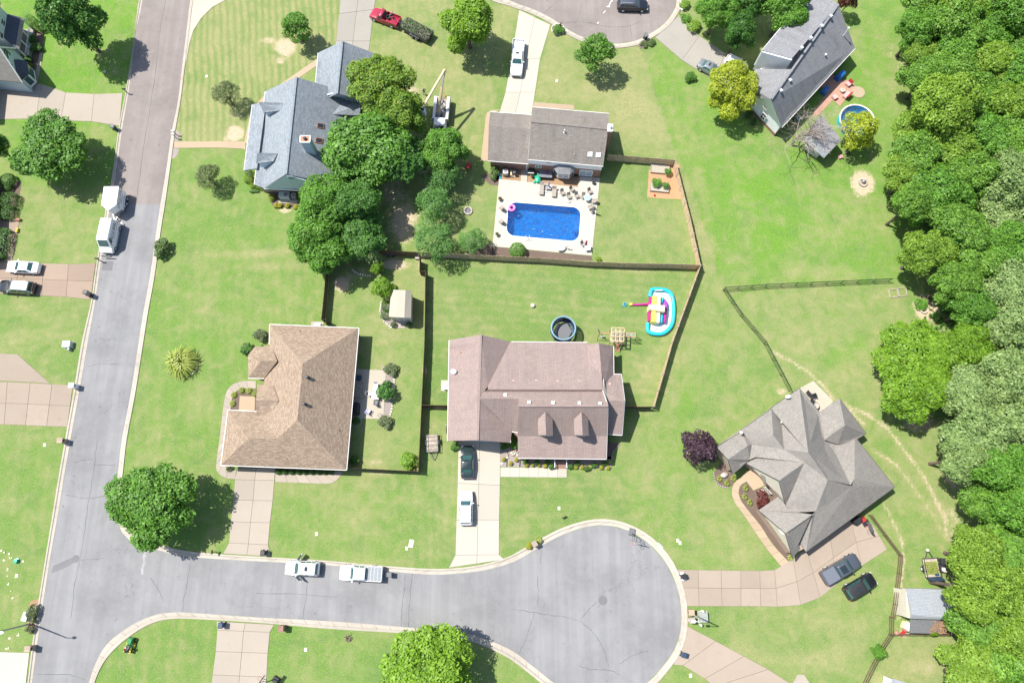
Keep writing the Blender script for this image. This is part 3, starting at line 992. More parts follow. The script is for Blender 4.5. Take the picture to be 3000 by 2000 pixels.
# --- roads, gutters and kerbs
wl_out=[(470,-420),(440,-200),(408,0),(392,128),(370,265),(349,373),(332,500),(309,624),(284,771),(268,883),(241,1000),(220,1128),(198,1252),(175,1383),(156,1500),(140,1599),(116,1749),(99,1860),(82,2000),(50,2250)]
wl_in=[(482,-420),(450,-200),(418,0),(397,105),(379,255),(358,380),(341,500),(318,630),(295,775),(278,888),(257,1004),(235,1133),(212,1258),(189,1389),(170,1506),(152,1605),(128,1755),(112,1866),(94,2000),(62,2250)]
wr_in=[(625,-420),(590,-200),(558,0),(548,80),(533,204),(520,306),(504,383),(487,500),(470,600),(458,680),(440,806),(421,911),(407,1000),(383,1153),(357,1287),(346,1383),(338,1440),(338,1500),(352,1550),(385,1585),(430,1602),(470,1612),(523,1626),(600,1634),(750,1643),(941,1653),(1133,1672),(1260,1682),(1340,1679),(1420,1669),(1500,1647),(1548,1621),(1612,1583),(1659,1561),(1723,1541),(1777,1538),(1835,1551),(1899,1589),(1953,1650),(1985,1723),(1996,1787),(1994,1844),(1978,1899),(1940,1953),(1895,2000),(1800,2060),(1720,2070)]
wr_out=[(637,-420),(602,-200),(566,0),(556,80),(541,204),(528,306),(514,383),(498,500),(484,600),(471,680),(454,806),(435,911),(421,1000),(397,1153),(372,1287),(361,1383),(354,1440),(355,1496),(366,1538),(396,1569),(436,1586),(476,1596),(526,1609),(602,1619),(750,1629),(943,1640),(1135,1657),(1258,1665),(1336,1663),(1412,1653),(1490,1630),(1538,1603),(1604,1566),(1653,1543),(1720,1523),(1779,1520),(1843,1535),(1913,1576),(1970,1642),(2002,1718),(2014,1787),(2012,1850),(1994,1909),(1952,1968),(1905,2018),(1806,2080),(1720,2092)]
ws_in=[(190,2250),(235,2090),(260,2000),(281,1940),(316,1883),(383,1832),(446,1803),(504,1793),(574,1795),(750,1807),(973,1819),(1177,1835),(1276,1844),(1340,1851),(1413,1867),(1500,1905),(1564,1953),(1624,2000),(1720,2070)]
ws_out=[(208,2250),(252,2090),(277,2000),(304,1940),(345,1892),(405,1846),(458,1820),(510,1811),(576,1812),(750,1822),(973,1841),(1175,1853),(1272,1862),(1334,1868),(1402,1885),(1488,1925),(1554,1974),(1612,2020),(1720,2092)]
cn_in=[(1395,-120),(1440,-30),(1500,5),(1564,29),(1618,56),(1659,84),(1704,108),(1755,122),(1806,129),(1862,120),(1908,97),(1950,66),(1976,28),(1982,0),(1985,-120)]
cn_out=[(1370,-120),(1425,-10),(1492,19),(1558,42),(1611,69),(1653,97),(1700,121),(1753,135),(1806,142),(1867,133),(1917,108),(1962,74),(1990,32),(1997,0),(2000,-120)]
def ribbon(name,a,b,t0,t1,z0,z1,m,n=160,bevel=0.0):
 """strip between fractions t0..t1 of the way from line a to line b, raised from z0 to z1"""
 P,Qq=resample(smooth_line(Ws(a),5),n),resample(smooth_line(Ws(b),5),n)
 mb=MB()
 vs,fs=[],[]
 for p,q in zip(P,Qq):
  e0,e1=p.lerp(q,t0),p.lerp(q,t1)
  vs+=[(e0.x,e0.y,z0),(e0.lerp(e1,bevel).x,e0.lerp(e1,bevel).y,z1),(e1.x,e1.y,z1),(e1.x,e1.y,-0.02)]
 for i in range(n-1):
  for k in range(3):
   fs.append((4*i+k,4*(i+1)+k,4*(i+1)+k+1,4*i+k+1))
 mb.add(vs,fs)
 o=mb.mesh(name,m,30)
 bm=bmesh.new();bm.from_mesh(o);bmesh.ops.recalc_face_normals(bm,faces=bm.faces)
 if sum(f.normal.z for f in bm.faces)<0:
  bmesh.ops.reverse_faces(bm,faces=bm.faces)
 bm.to_mesh(o);bm.free()
 return structure(link(name,o))
for a,b in((wl_in,wl_out),(wr_in,wr_out),(ws_in,ws_out),(cn_in,cn_out)):
 P_,Q_=resample(smooth_line(Ws(a),5),44),resample(smooth_line(Ws(b),5),44)
 jm=MB()
 for p_,q_ in zip(P_,Q_):
  jm.bar((p_.x,p_.y,0.02),(q_.x,q_.y,0.09),.02,.012)
 structure(jm.obj('kerb_joint','joint'))
 ribbon('gutter',a,b,0.0,0.56,0.020,0.024,'kerb_concrete')
 ribbon('kerb',a,b,0.58,1.0,0.02,0.10,'kerb_concrete',bevel=0.3)
def at_y(line,y):
 for(x0,y0),(x1,y1)in zip(line[:-1],line[1:]):
  if(y0-y)*(y1-y)<=0 and y0!=y1:
   return(x0+(x1-x0)*(y-y0)/(y1-y0),y)
seam=599
l_n=[p for p in wl_in if p[1]<seam]+[at_y(wl_in,seam)]
r_n=[p for p in wr_in[:8]if p[1]<seam]+[at_y(wr_in,seam)]
sheet('road',Ws(l_n)+Ws(r_n)[::-1],0.010,'asphalt_pink')
south=[at_y(wl_in,seam)]+[p for p in wl_in if p[1]>seam]+ws_in+wr_in[::-1]
south=[p for p in south if p[1]>seam]
i0=south.index(wl_in[[q[1]>seam for q in wl_in].index(True)])
south=[at_y(wl_in,seam)]+[p for p in wl_in if p[1]>seam]+ws_in+[p for p in wr_in[::-1][1:]if p[1]>seam]+[at_y(wr_in,seam)]
sheet('road',Ws(south),0.010,'asphalt_gray')
sheet('road',Ws(cn_in),0.010,'asphalt_pink')
def strips(name,lines,w,z,m):
 mb=MB()
 for ln in lines:
  P=smooth_line(Ws(ln),5)
  for k in range(1,len(P)-1):
   P[k]=P[k]+Vector((random.uniform(-.07,.07),random.uniform(-.07,.07),0))
  vs=[]
  for i,p in enumerate(P):
   d=(P[min(i+1,len(P)-1)]-P[max(i-1,0)]).normalized()
   n=Vector((-d.y,d.x,0))*(w*random.uniform(0.3,0.8))
   vs+=[(p.x-n.x,p.y-n.y,z),(p.x+n.x,p.y+n.y,z)]
  mb.add(vs,[(2*i,2*i+2,2*i+3,2*i+1)for i in range(len(P)-1)])
 o=mb.obj(name,m)
 bm=bmesh.new();bm.from_mesh(o.data)
 for f in bm.faces:
  f.normal_update()
  if f.normal.z<0:
   f.normal_flip()
 bm.to_mesh(o.data);bm.free()
 o['kind']='structure'
 return o
strips('road_crack',[
[A(1525,0),A(1480,240),A(1430,640),A(1380,1000),A(1320,1350),A(1290,1568)],[E(1290,0),E(1270,160),E(1255,300)],
[I(790,230),I(880,215),I(1000,205),I(1110,207)],[I(900,900),I(880,1010),I(860,1200),I(820,1430),I(800,1568),M(780,150),M(740,400),M(690,650),M(650,980)],
[I(680,1115),I(760,1090),I(860,1085)],[I(880,1130),I(1060,1135)],[I(610,1410),I(680,1418),I(780,1440),I(990,1415)],[M(740,435),M(850,430),M(950,422)],
[M(1745,470),M(1720,650),M(1690,800),M(1680,910)],[M(330,1485),M(570,1485),M(680,1500),M(780,1540)],[M(1380,600),M(1450,700),M(1510,820)],
[N(475,630),N(465,760),N(430,980)],[N(1375,570),N(1350,800),N(1335,1050)],[N(1440,560),N(1415,760),N(1400,1050)],[N(0,740),N(400,750),N(750,780)],
[O(270,345),O(260,470)],[O(235,590),O(240,720),O(240,850)],[O(0,890),O(150,910),O(350,940),O(510,965),O(640,1010),O(740,1100),O(830,1230),O(895,1420)],
[O(620,1410),O(740,1440),O(900,1450),O(990,1490)],[O(990,1390),O(1100,1320),O(1170,1290),O(1250,1270)],[O(200,930),O(150,1100),O(70,1290)],[O(780,820),O(700,900),O(630,980)],
[C(180,200),C(300,120),C(420,10)],[C(640,30),C(620,140),C(570,230)],[C(700,210),C(860,245),C(1050,245),C(1180,200)],[C(1080,240),C(1100,320)],[C(400,220),C(600,205),C(760,215)]],0.032,0.0145,'tar')
strips('road_marking',[[M(1342,335),M(1320,460),M(1305,570)]],0.34,0.0145,'marking')
strips('road_marking',[[C(925,-5),C(900,40),C(885,65)],[C(870,60),C(900,67)],[C(855,100),C(840,125)],[C(795,205),C(785,220)]],0.12,0.0145,'trim_white')
sheet('road_patch',Ws([E(950,835),E(1042,832),E(1030,918),E(932,915)]),0.0145,'asphalt_patch')
sheet('road_patch',Ws([M(470,560),M(490,490),M(560,460),M(655,415),M(685,455),M(600,510)]),0.0145,'asphalt_patch')
for q,rr in((M(696,426),0.42),(O(835,808),0.5)):
 c=W(*q)
 mh=MB().lathe((0,0,0),[(rr*1.18,0.010),(rr*1.18,0.022),(rr*1.02,0.024),(rr*1.0,0.019),(0.02,0.02)],24).obj('manhole_cover','asphalt_patch',loc=(c.x,c.y,0))
 tag(mh,'round manhole cover in the middle of the cul-de-sac' if rr==0.5 else 'round manhole cover beside the dark road patch at the corner','manhole cover')
# --- drives and paths, slab by slab
def pave(name,left,right,ncol,m,z=0.05,gap=0.022,base='joint'):
 """a drive or walk between a left and a right edge given at each joint; every slab is its own piece"""
 Lw,Rw=Ws(left),Ws(right)
 org=(Lw[0]+Rw[-1])/2
 root=structure(MB(org).poly([(p.x,p.y,0.014)for p in Lw+Rw[::-1]]).obj(name,base,loc=org))
 if root.data.polygons[0].normal.z<0:
  root.data.flip_normals()
 for i in range(len(Lw)-1):
  for k in range(ncol):
   t0,t1=k/ncol,(k+1)/ncol
   q=[Lw[i].lerp(Rw[i],t0),Lw[i].lerp(Rw[i],t1),Lw[i+1].lerp(Rw[i+1],t1),Lw[i+1].lerp(Rw[i+1],t0)]
   q=offset_poly(q,gap)
   MB(org).prism(q,0.0,z+random.uniform(-.004,.004)).obj('slab',m,root)
 return root
pave('driveway',[(-60,247),A(380,772),A(605,852),A(868,866),A(1128,858)],[(-70,352),A(335,1092),A(560,1110),A(840,1118),A(1098,1160)],1,'drive_beige')
pave('driveway',[(-70,772),E(190,842),E(400,850),E(630,860),E(880,850)],[(-80,858),E(130,1135),E(385,1148),E(610,1160),E(835,1185)],2,'drive_pink')
pave('driveway',[(-60,1118),I(70,372),I(280,382),I(480,392),I(672,402)],[(-70,1243),I(40,762),I(235,770),I(430,778),I(620,784)],2,'drive_tan')
sheet('driveway',Ws([(-60,1034),I(0,112),I(160,118),I(462,386),I(280,374),I(70,364),(-60,1112)]),0.05,'drive_tan')
pave('driveway',[M(-160,1275),M(272,1288)],[M(-160,1700),M(225,1700)],1,'drive_white')
pave('driveway',[I(2182,1160),I(2160,1268),I(2145,1455),M(2122,85),M(2105,280),M(2052,378)],[J(178,1160),J(170,1275),J(155,1462),N(130,95),N(112,297),N(135,405)],2,'drive_beige')
pave('driveway',[M(1992,1000),M(1998,1080),M(1983,1275),M(1955,1490),M(1935,1640)],[N(168,1030),N(128,1100),N(110,1292),N(98,1510),N(88,1640)],2,'drive_beige')
pave('driveway',[J(1862,880),J(1852,1300),N(1842,70),N(1832,392),N(1772,508)],[J(2246,880),J(2242,1320),N(2234,70),N(2232,388),N(2282,432)],2,'drive_white')
pave('driveway',[(1003,-60),B(765,130),B(735,380),B(700,600)],[(1112,-60),B(1082,90),B(1048,380),B(1020,600)],2,'drive_gray')
pave('driveway',[(1521,30),C(-5,545),C(-60,850),C(-130,1080)],[C(352,232),C(258,545),C(212,850),C(175,1080)],2,'drive_white')
pave('driveway',[C(1530,150),C(1720,335),C(1960,495),C(2150,600)],[C(1315,345),C(1560,555),C(1850,735),C(2000,850)],1,'drive_gray')
pave('driveway',[O(1512,526),O(1710,528),O(1920,532),O(2100,533),O(2275,536),Q(60,528)],[O(1610,860),O(1718,861),O(1930,862),O(2105,862),O(2285,862),Q(85,866)],2,'drive_tan')
pave('driveway',[Q(60,528),Q(230,425),Q(350,330),Q(560,190),Q(760,60),Q(950,95)],[Q(85,866),Q(300,850),Q(480,780),Q(640,650),Q(860,490),Q(1092,340)],2,'drive_tan')
pave('driveway',[O(1612,1045),O(1870,1180),O(2130,1320),O(2352,1440),Q(250,1600)],[O(1482,1398),O(1570,1404),O(1770,1525),O(1860,1600),O(2050,1750)],1,'drive_tan')
sheet('road',Ws([(572,-250),(760,-250),(663,0),(622,22),(590,54),(567,90),(555,128),(547,175),(541,200),(548,140),(556,80),(566,0)]),0.05,'drive_white')
structure(sheet('path',Ws([A(1600,1303),A(2020,1300),A(2255,1302),A(2258,1378),A(2225,1368),A(2000,1358),A(1598,1362)]),0.045,'path_sand'))
wpath=[(935,170),(905,190),(870,214),(838,236),(800,262),(770,285),(748,312),(733,345),(722,385),(716,420)]
structure(ribbon('path',wpath,[(x+7,y+14)if y<290 else(x+14,y+2)for x,y in wpath],0,1,0.0,0.04,'path_sand',60))
structure(sheet('path',Ws([A(368,485),A(397,485),A(372,640),A(345,768),A(292,768),A(322,690),A(345,600)]),0.045,'drive_beige'))
structure(sheet('path',Ws([(-20,640),E(90,440),E(165,445),E(178,480),E(150,620),E(112,835),E(40,835),E(80,560),(-20,672)]),0.045,'drive_pink'))
bw_out=[I(2352,362),I(2250,362),I(2150,388),I(2085,455),I(2055,580),I(2035,740),I(2010,950),I(1990,1090),I(1990,1180),I(2035,1232),I(2100,1258),I(2165,1262)]
bw_in=[I(2352,432),I(2260,430),I(2190,445),I(2140,500),I(2125,590),I(2105,740),I(2085,950),I(2065,1090),I(2070,1130),I(2100,1150),I(2140,1165),I(2172,1172)]
def walk(name,a,b,n,m,z=0.045,gap=0.014):
 P,Qq=resample(smooth_line(Ws(a),5),n*4+1),resample(smooth_line(Ws(b),5),n*4+1)
 org=P[0].copy()
 root=structure(MB(org).poly([(p.x,p.y,0.014)for p in P+Qq[::-1]]).obj(name,'joint',loc=org))
 if root.data.polygons[0].normal.z<0:
  root.data.flip_normals()
 for i in range(n):
  q=offset_poly(P[4*i:4*i+5]+Qq[4*i:4*i+5][::-1],gap)
  MB(org).prism(q,0.0,z).obj('slab',m,root)
walk('path',bw_out,bw_in,14,'drive_beige')
walk('path',[J(178,1290),J(400,1298),J(600,1305),J(690,1300),J(745,1270),J(800,1200)],[J(178,1215),J(400,1220),J(600,1225),J(660,1222),J(690,1210),J(700,1190)],6,'drive_beige')
walk('path',[ZF(145,540),ZF(690,545),ZF(1235,550)],[ZF(145,382),ZF(690,388),ZF(1235,398)],7,'drive_white')
walk('path',[K(2120,1245),K(2060,1275),K(2022,1345),K(2022,1420),K(2060,1500),K(2112,1568),O(2230,175),O(2352,350),Q(150,530)],[K(2155,1285),K(2110,1310),K(2082,1370),K(2100,1450),K(2140,1510),K(2185,1568),O(2290,130),Q(40,290),Q(215,480)],12,'path_sand')
structure(sheet('porch_floor',Ws([K(2105,1250),K(2150,1190),K(2260,1170),K(2320,1320),K(2218,1367),K(2155,1285)]),0.06,'path_sand'))
structure(sheet('patio',Ws([L(290,430),L(415,362),L(600,550),L(480,680)]),0.05,'drive_cream'))
structure(sheet('patio',Ws([ZB(270,285),ZB(935,322),ZB(880,1332),ZB(200,1322)]),0.05,'drive_cream'))
structure(sheet('path',Ws([F(1288,1350),F(1375,1352),F(1372,1446),F(1286,1444)]),0.045,'drive_beige'))
structure(sheet('path',Ws([C(200,940),C(570,968),C(570,1010),C(190,990)]),0.045,'path_sand'))
structure(sheet('path',Ws([B(2248,1008),B(2180,1012),B(2125,1035),B(2110,1080),B(2095,1220),B(2065,1480),B(2180,1480),B(2200,1030)]),0.045,'path_sand'))
structure(sheet('patio',Ws([ZR(570,540),ZR(880,560),ZR(1070,750),ZR(905,905),ZR(740,1110),ZR(595,1285),ZR(380,1120),ZR(40,1490),ZR(-180,1640),ZR(-140,1400),ZR(220,930),ZR(60,760),ZR(300,300)]),0.05,'patio_brick'))
structure(sheet('patio',Ws([ZX(0,1300),ZX(200,1100),ZX(500,900),ZX(400,700),ZX(0,900)]),0.055,'drive_tan'))
structure(sheet('patio',Ws([ZU(1340,1035),ZU(1870,1045),ZU(1880,1150),ZU(1330,1120)]),0.05,'drive_cream'))
structure(sheet('patio',Ws([F(510,1385),F(622,1388),F(620,1440),F(508,1435)]),0.05,'drive_beige'))
structure(sheet('patio',Ws([J(1702,355),J(1790,358),J(1780,458),J(1700,452)]),0.05,'drive_white'))
structure(sheet('patio',Ws([Q(270,1490),Q(330,1490),Q(390,1580),Q(220,1580)]),0.05,'drive_beige'))
structure(sheet('patio',Ws([I(2203,500),I(2345,505),I(2340,634),I(2195,634)]),.03,'path_sand'))
for pts,m in[([ZE(730,330),ZE(1540,640),ZE(1540,960),ZE(1640,960),ZE(1640,1360),ZE(700,1350)],'gravel'),
([ZF(470,215),ZF(1035,240),ZF(1035,385),ZF(470,375)],'gravel'),([ZF(1235,250),ZF(1970,200),ZF(1960,400),ZF(1240,405)],'gravel'),
([ZF(1870,-60),ZF(2080,0),ZF(1990,130),ZF(1965,250),ZF(1870,250)],'mulch'),
([ZB(935,390),ZB(890,230),ZB(860,210),ZB(830,300),ZB(905,320)],'gravel'),([ZB(935,330),ZB(1090,400),ZB(1085,650),ZB(1050,1010),ZB(1010,1290),ZB(885,1290)],'gravel'),
([I(2125,500),I(2200,440),I(2360,436),I(2360,640),I(2085,636)],'mulch'),
([K(2155,1287),K(2215,1367),K(2352,1320),(2320,1440),ZV(370,790),ZV(800,1400),ZV(880,1530),ZV(760,1510),ZV(560,1250),ZV(330,930),ZV(110,650),ZV(65,520),ZV(100,410)],'mulch'),
([K(1860,1190),K(1930,1110),K(2030,1215),K(2060,1260),K(2020,1330),K(1960,1342),K(1890,1320),K(1850,1260)],'mulch'),
([G(1258,-5),G(1535,-60),G(1560,130),G(1590,262),G(1400,258),G(1243,242)],'redbark'),
([ZP(0,380),ZP(0,120),ZP(610,170),ZP(600,430),ZP(150,400)],'bark'),([ZP(735,440),ZP(745,200),ZP(1780,280),ZP(1750,560)],'bark'),
([(1443,723),(1732,750),(1738,764),(1441,752)],'mulch'),([F(2060,40),F(2230,10),F(2232,140),F(2150,130),F(2090,80)],'mulch'),
([(1362,690),(1445,722),(1443,752),(1370,748)],'mulch'),
([A(240,280),A(405,300),A(385,480),A(345,560),A(300,760),A(180,740),A(200,480)],'mulch'),([E(-60,180),E(200,90),E(190,170),E(130,450),E(-60,440)],'mulch'),
([E(-60,530),E(95,540),E(40,830),E(-60,830)],'mulch'),([ZM(600,420),ZM(795,345),ZM(720,860),ZM(690,1060),ZM(560,1040),ZM(540,830)],'bark'),
([F(1150,1240),F(1230,1210),F(1230,1360),F(1290,1375),F(1290,1445),F(1240,1440),F(1190,1395),F(1150,1330)],'gravel'),([F(1372,1378),F(1425,1380),F(1432,1440),F(1372,1440)],'gravel'),
([A(1590,1200),A(1640,1200),A(1662,1240),A(1650,1290),A(1595,1303)],'gravel'),([A(1590,1365),A(1645,1365),A(1635,1420),A(1600,1455),A(1565,1460)],'gravel'),
([J(178,1165),J(720,1170),J(710,1220),J(178,1212)],'mulch'),([ZU(1060,760),ZU(1340,760),ZU(1340,1120),ZU(1880,1150),ZU(1900,1260),ZU(1200,1240),ZU(1100,1100)],'mulch')]:
 structure(sheet('flower_bed',Ws(pts),0.009,m))
# --- houses
class House:
 def __init__(s,name,label,px,cat='house'):
  s.c=W(*px)
  s.root=thing(name,label,cat,s.c)
  s.pl={}
 def mb(s):
  return MB(s.c)
 def roof(s,planes,m,th=0.18,name='roof',label=None):
  mb=s.mb()
  for k,pts in planes.items():
   w=[p if isinstance(p,Vector)else W(*p)for p in pts]
   s.pl[k]=w
   mb.slab(w,th)
  s.r=mb.obj(name,m,s.root)
  if label:
   s.r['label']=label
  return s.r
 def at(s,plane,px,py,up=0.0):
  w=s.pl[plane]
  p=hit(px,py,w[0],w[1],w[2])
  return p+Vector((0,0,up))
 def wall(s,pts,m,z1=None,inset=0.4,z0=-0.05,name='wall',ze=None):
  """walls below the eaves: pts = (px, py, z) of the eave corners"""
  w=[W(*p)for p in pts]
  z1=z1 if z1 is not None else min(p.z for p in w)-0.05
  return s.mb().prism(offset_poly(w,inset),z0,z1).obj(name,m,s.root)
 def gable(s,pts,m,into,th=0.2,name='gable_wall'):
  """upright wall piece through the given corners, moved by vector into"""
  w=[W(*p)+Vector(into)for p in pts]
  return s.mb().plate(w,th).obj(name,m,s.root)
 def gutters(s,edges,m='trim_white',w=0.13,name='gutter'):
  for a,b in edges:
   p,q=W(*a),W(*b)
   s.mb().bar(p-Vector((0,0,.07)),q-Vector((0,0,.07)),w,0.13).obj(name,m,s.r)
 def ridges(s,edges,m):
  for a,b in edges:
   s.mb().bar(W(*a)+Vector((0,0,.02)),W(*b)+Vector((0,0,.02)),0.32,0.05).obj('ridge_cap',m,s.r)
 def boxvent(s,plane,px,py,d=(0.38,0.38,0.28),m='metal_light',rz=0.0,name='roof_vent'):
  p=s.at(plane,px,py)
  mb=s.mb().box(p+Vector((0,0,d[2]*.3)),(d[0]*.8,d[1]*.8,d[2]*0.9),rz)
  mb.box(p+Vector((0,0,d[2]*.85)),(d[0],d[1],d[2]*0.25),rz)
  return mb.obj(name,m,s.r)
 def pipe(s,plane,px,py,r=0.07,h=0.4,m='metal_light',cap=0.0,name='vent_pipe'):
  p=s.at(plane,px,py)
  prof=[(r*1.9,-0.1),(r*1.5,0.03),(r,0.06),(r,h)]
  if cap:
   prof+=[(cap,h),(cap,h+0.16),(cap*.5,h+0.22)]
  return s.mb().lathe(p,prof,12).obj(name,m,s.r,40)
 def skylight(s,plane,pts,frame='copper',glass='glass_dark',lift=0.12):
  w=s.pl[plane]
  q=[hit(*p,w[0],w[1],w[2])for p in pts]
  n=(w[1]-w[0]).cross(w[2]-w[0]).normalized()
  n=n if n.z>0 else-n
  if(q[1]-q[0]).cross(q[2]-q[0]).dot(n)<0:
   q=q[::-1]
  c=sum(q,Vector())/4
  f=s.mb().plate([p-n*0.05 for p in q],lift+0.05).obj('skylight',frame,s.r)
  s.mb().plate([c+(p-c)*0.78+n*(lift+0.004)for p in q],0.02).obj('pane',glass,f)
  f.parent=s.root
  return f
 def window(s,pts,a,b,glass='glass_dark',frame='trim_white',bars=(1,1),out=0.06,name='window',fw=0.09):
  """window seen on the upright plane through ground points a-b"""
  a3,b3=Vector((a[0],a[1],0)),Vector((b[0],b[1],0))
  q=[hit(*p,a3,b3,a3+Vector((0,0,1)))for p in pts]
  zs=sorted(p.z for p in q)
  z0,z1=(zs[0]+zs[1])/2,(zs[2]+zs[3])/2
  e=(b3-a3).normalized()
  ts=sorted((p-a3).dot(e)for p in q)
  t0,t1=(ts[0]+ts[1])/2,(ts[2]+ts[3])/2
  return s.window_at(a3,b3,t0,t1,z0,z1,glass,frame,bars,out,name,fw)
 def window_at(s,a3,b3,t0,t1,z0,z1,glass='glass_dark',frame='trim_white',bars=(1,1),out=0.06,name='window',fw=0.09):
  a3,b3=Vector((a3[0],a3[1],0)),Vector((b3[0],b3[1],0))
  e=(b3-a3).normalized()
  n=Vector((e.y,-e.x,0))
  P=lambda t,z,o=0.0:a3+e*t+Vector((0,0,z))+n*o
  mb=s.mb()
  for(ta,tb,za,zb)in((t0-fw,t1+fw,z0-fw,z0),(t0-fw,t1+fw,z1,z1+fw),(t0-fw,t0,z0,z1),(t1,t1+fw,z0,z1)):
   mb.plate([P(ta,za),P(tb,za),P(tb,zb),P(ta,zb)],out)
  for k in range(1,bars[0]):
   t=t0+(t1-t0)*k/bars[0]
   mb.plate([P(t-.03,z0,.004),P(t+.03,z0,.004),P(t+.03,z1,.004),P(t-.03,z1,.004)],out*0.8)
  for k in range(1,bars[1]):
   z=z0+(z1-z0)*k/bars[1]
   mb.plate([P(t0,z-.03,.002),P(t1,z-.03,.002),P(t1,z+.03,.002),P(t0,z+.03,.002)],out*0.7)
  f=mb.obj(name,frame,s.root)
  s.mb().plate([P(t0,z0),P(t1,z0),P(t1,z1),P(t0,z1)],0.025).obj('pane',glass,f)
  return f
def V3(p,z):
 return Vector((p[0],p[1],z))
# --- tan hip-roofed house
h=House('brick_house','house with a speckled tan hip roof and a walk curving round its west side',(860,1200))
e,NW,NE,SE,SW=2.6,(790,950,2.6),(1051,961,2.6),(1015,1376,2.6),(647,1362,2.6)
R1,R2,V1,R3=(887,1065,6.1),(871,1230,6.1),(814,1284,4.75),(727,1284,4.75)
h.roof(dict(east=[NE,SE,R2,R1],north=[NW,NE,R1],
west=[NW,R1,R2,V1,(757,1205,2.6),(754,1160,2.6),(772,1140,2.6),(773,1108,2.6),(789,1008,2.6)],
south=[SW,SE,R2,V1,R3],wingn=[(668,1201,2.6),(757,1205,2.6),V1,R3],wingw=[(668,1201,2.6),R3,SW]),'roof_tan')
h.roof(dict(bs=[(727,1107,2.65),(773,1108,2.65),(812,1058,4.1),(762,1058,4.1)],bw=[(727,1107,2.65),(762,1058,4.1),(727,1040,2.65)],
bn=[(727,1040,2.65),(746,1016,2.65),(795,1012,2.75),(812,1058,4.1),(762,1058,4.1)]),'roof_tan',name='bay_roof')
h.roof(dict(es=[(752,1224,2.75),(780,1225,3.3),(817,1172,4.35),(750,1172,4.2)],en=[(750,1172,4.2),(817,1172,4.35),(800,1130,3.6),(754,1126,2.75)]),'roof_tan',name='entry_roof')
h.gutters([(NE,SE),(SW,SE),(NW,NE),((727,1107,2.65),(773,1108,2.65)),((668,1201,2.6),(757,1205,2.6)),(SW,(668,1201,2.6)),(NW,(789,1008,2.6)),((752,1224,2.75),(780,1225,3.3))])
h.wall([NW,NE,SE,SW,(668,1201,2.6),(757,1205,2.6),(773,1108,2.6),(727,1107,2.6),(727,1040,2.6),(746,1017,2.6),(789,1012,2.6)],'brick_tan')
h.pl['east']=[W(*p)for p in(NE,SE,R2)]
h.pl['south']=[W(*p)for p in(SW,SE,R2)]
for px_,py_ in(J(478,332),J(451,577)):
 h.pipe('east',px_,py_,0.14,0.5,'metal_dark',0.24,'flue')
h.pipe('east',*J(766,817),0.05,0.25,'trim_dark')
h.pipe('south',*J(283,1080),0.05,0.25,'trim_dark')
h.pipe('north',*F(405,1475),0.05,0.25,'trim_dark')
p,q=offset_poly([W(*SW),W(*SE),W(*NE)],0.4)[:2]
h.window_at(p,q,2.0,6.9,0.03,2.15,'siding_cream','trim_white',(1,4),0.05,'garage_door')
pe,qe=[v for v in offset_poly([W(*NW),W(*NE),W(*SE),W(*SW)],0.4)][1:3]if False else(None,None)
es,en=W(*SE),W(*NE)
nrm=Vector((0.99,-0.1,0))
a_,b_=V3(es-nrm*0.4,0),V3(en-nrm*0.4,0)
for t0 in(3.0,9.6,15.5):
 h.window_at(a_,b_,t0,t0+1.3,0.9,2.1,'glass_dark','trim_white',(2,2))
# --- mauve-roofed house with two dormers
h=House('brick_house','house with a mauve shingle roof, two small dormers and a porch over flower beds',(1570,1190))
gW0,gR0,gE0=(1316,996,2.8),(1409,980,5.4),(1496,1001,2.8)
gW1,gR1,gE1=(1311,1291,2.8),(1399,1289,5.4),(1495,1296,2.8)
vA=(1429,1131,5.0)
h.roof(dict(gw=[gW0,gR0,gR1,gW1],ge=[gR0,gE0,(1494,1030,2.9),vA,(1404,1167,5.45),(1500,1262,2.85),gE1,gR1]),'roof_mauve',name='roof')
A1,A2=(1429,1140,5.7),(1765,1141,5.7)
h.roof(dict(rear=[(1495,1001,2.9),(1721,1003,2.9),(1760,1030,3.4),A2,A1,vA],
step=[A1,A2,(1769,1147,5.3),(1418,1147,5.3)],
upper=[(1418,1147,5.3),(1769,1147,5.3),(1781,1188,7.4),(1519,1188,7.4),(1519,1168,6.3),(1404,1167,6.3)],
low=[(1404,1167,6.3),(1519,1168,6.3),(1519,1266,2.8),(1500,1263,2.8)],
front=[(1519,1188,7.4),(1781,1188,7.4),(1778,1277,3.75),(1517,1277,3.75)],
porch=[(1517,1277,3.75),(1778,1277,3.75),(1776,1344,2.75),(1517,1341,2.75)]),'roof_mauve',name='roof')
main_r=h.r
nw,nr,ne_=(1719,1009,2.9),(1755,1005,4.8),(1797,1013,2.9)
h.roof(dict(nw=[nw,nr,(1763,1100,4.85),(1721,1060,4.0)],ne=[nr,ne_,(1798,1098,2.9),(1766,1145,4.8),(1763,1100,4.85)],
top=[(1766,1145,4.9),(1766,1112,4.3),(1798,1096,2.95),(1820,1096,2.95),(1830,1174,5.4),(1781,1173,5.4)],
south=[(1781,1173,5.4),(1830,1174,5.4),(1822,1274,2.8),(1777,1271,2.8)]),'roof_mauve',name='wing_roof')
wing_r=h.r
h.gutters([((1777,1271,2.8),(1822,1274,2.8)),(ne_,(1798,1098,2.9)),((1798,1096,2.95),(1820,1096,2.95)),((1830,1174,5.3),(1822,1274,2.75)),((1830,1174,5.3),(1820,1096,2.9))])
h.r=main_r
h.gutters([((1517,1341,2.75),(1776,1344,2.75)),(gE1,(1496,1264,2.8)),((1500,1264,2.8),(1519,1266,2.8)),(gW0,gW1),((1498,1001,2.85),(1721,1003,2.85)),((1776,1344,2.7),(1778,1277,3.7)),((1778,1277,3.7),(1781,1188,7.3))])
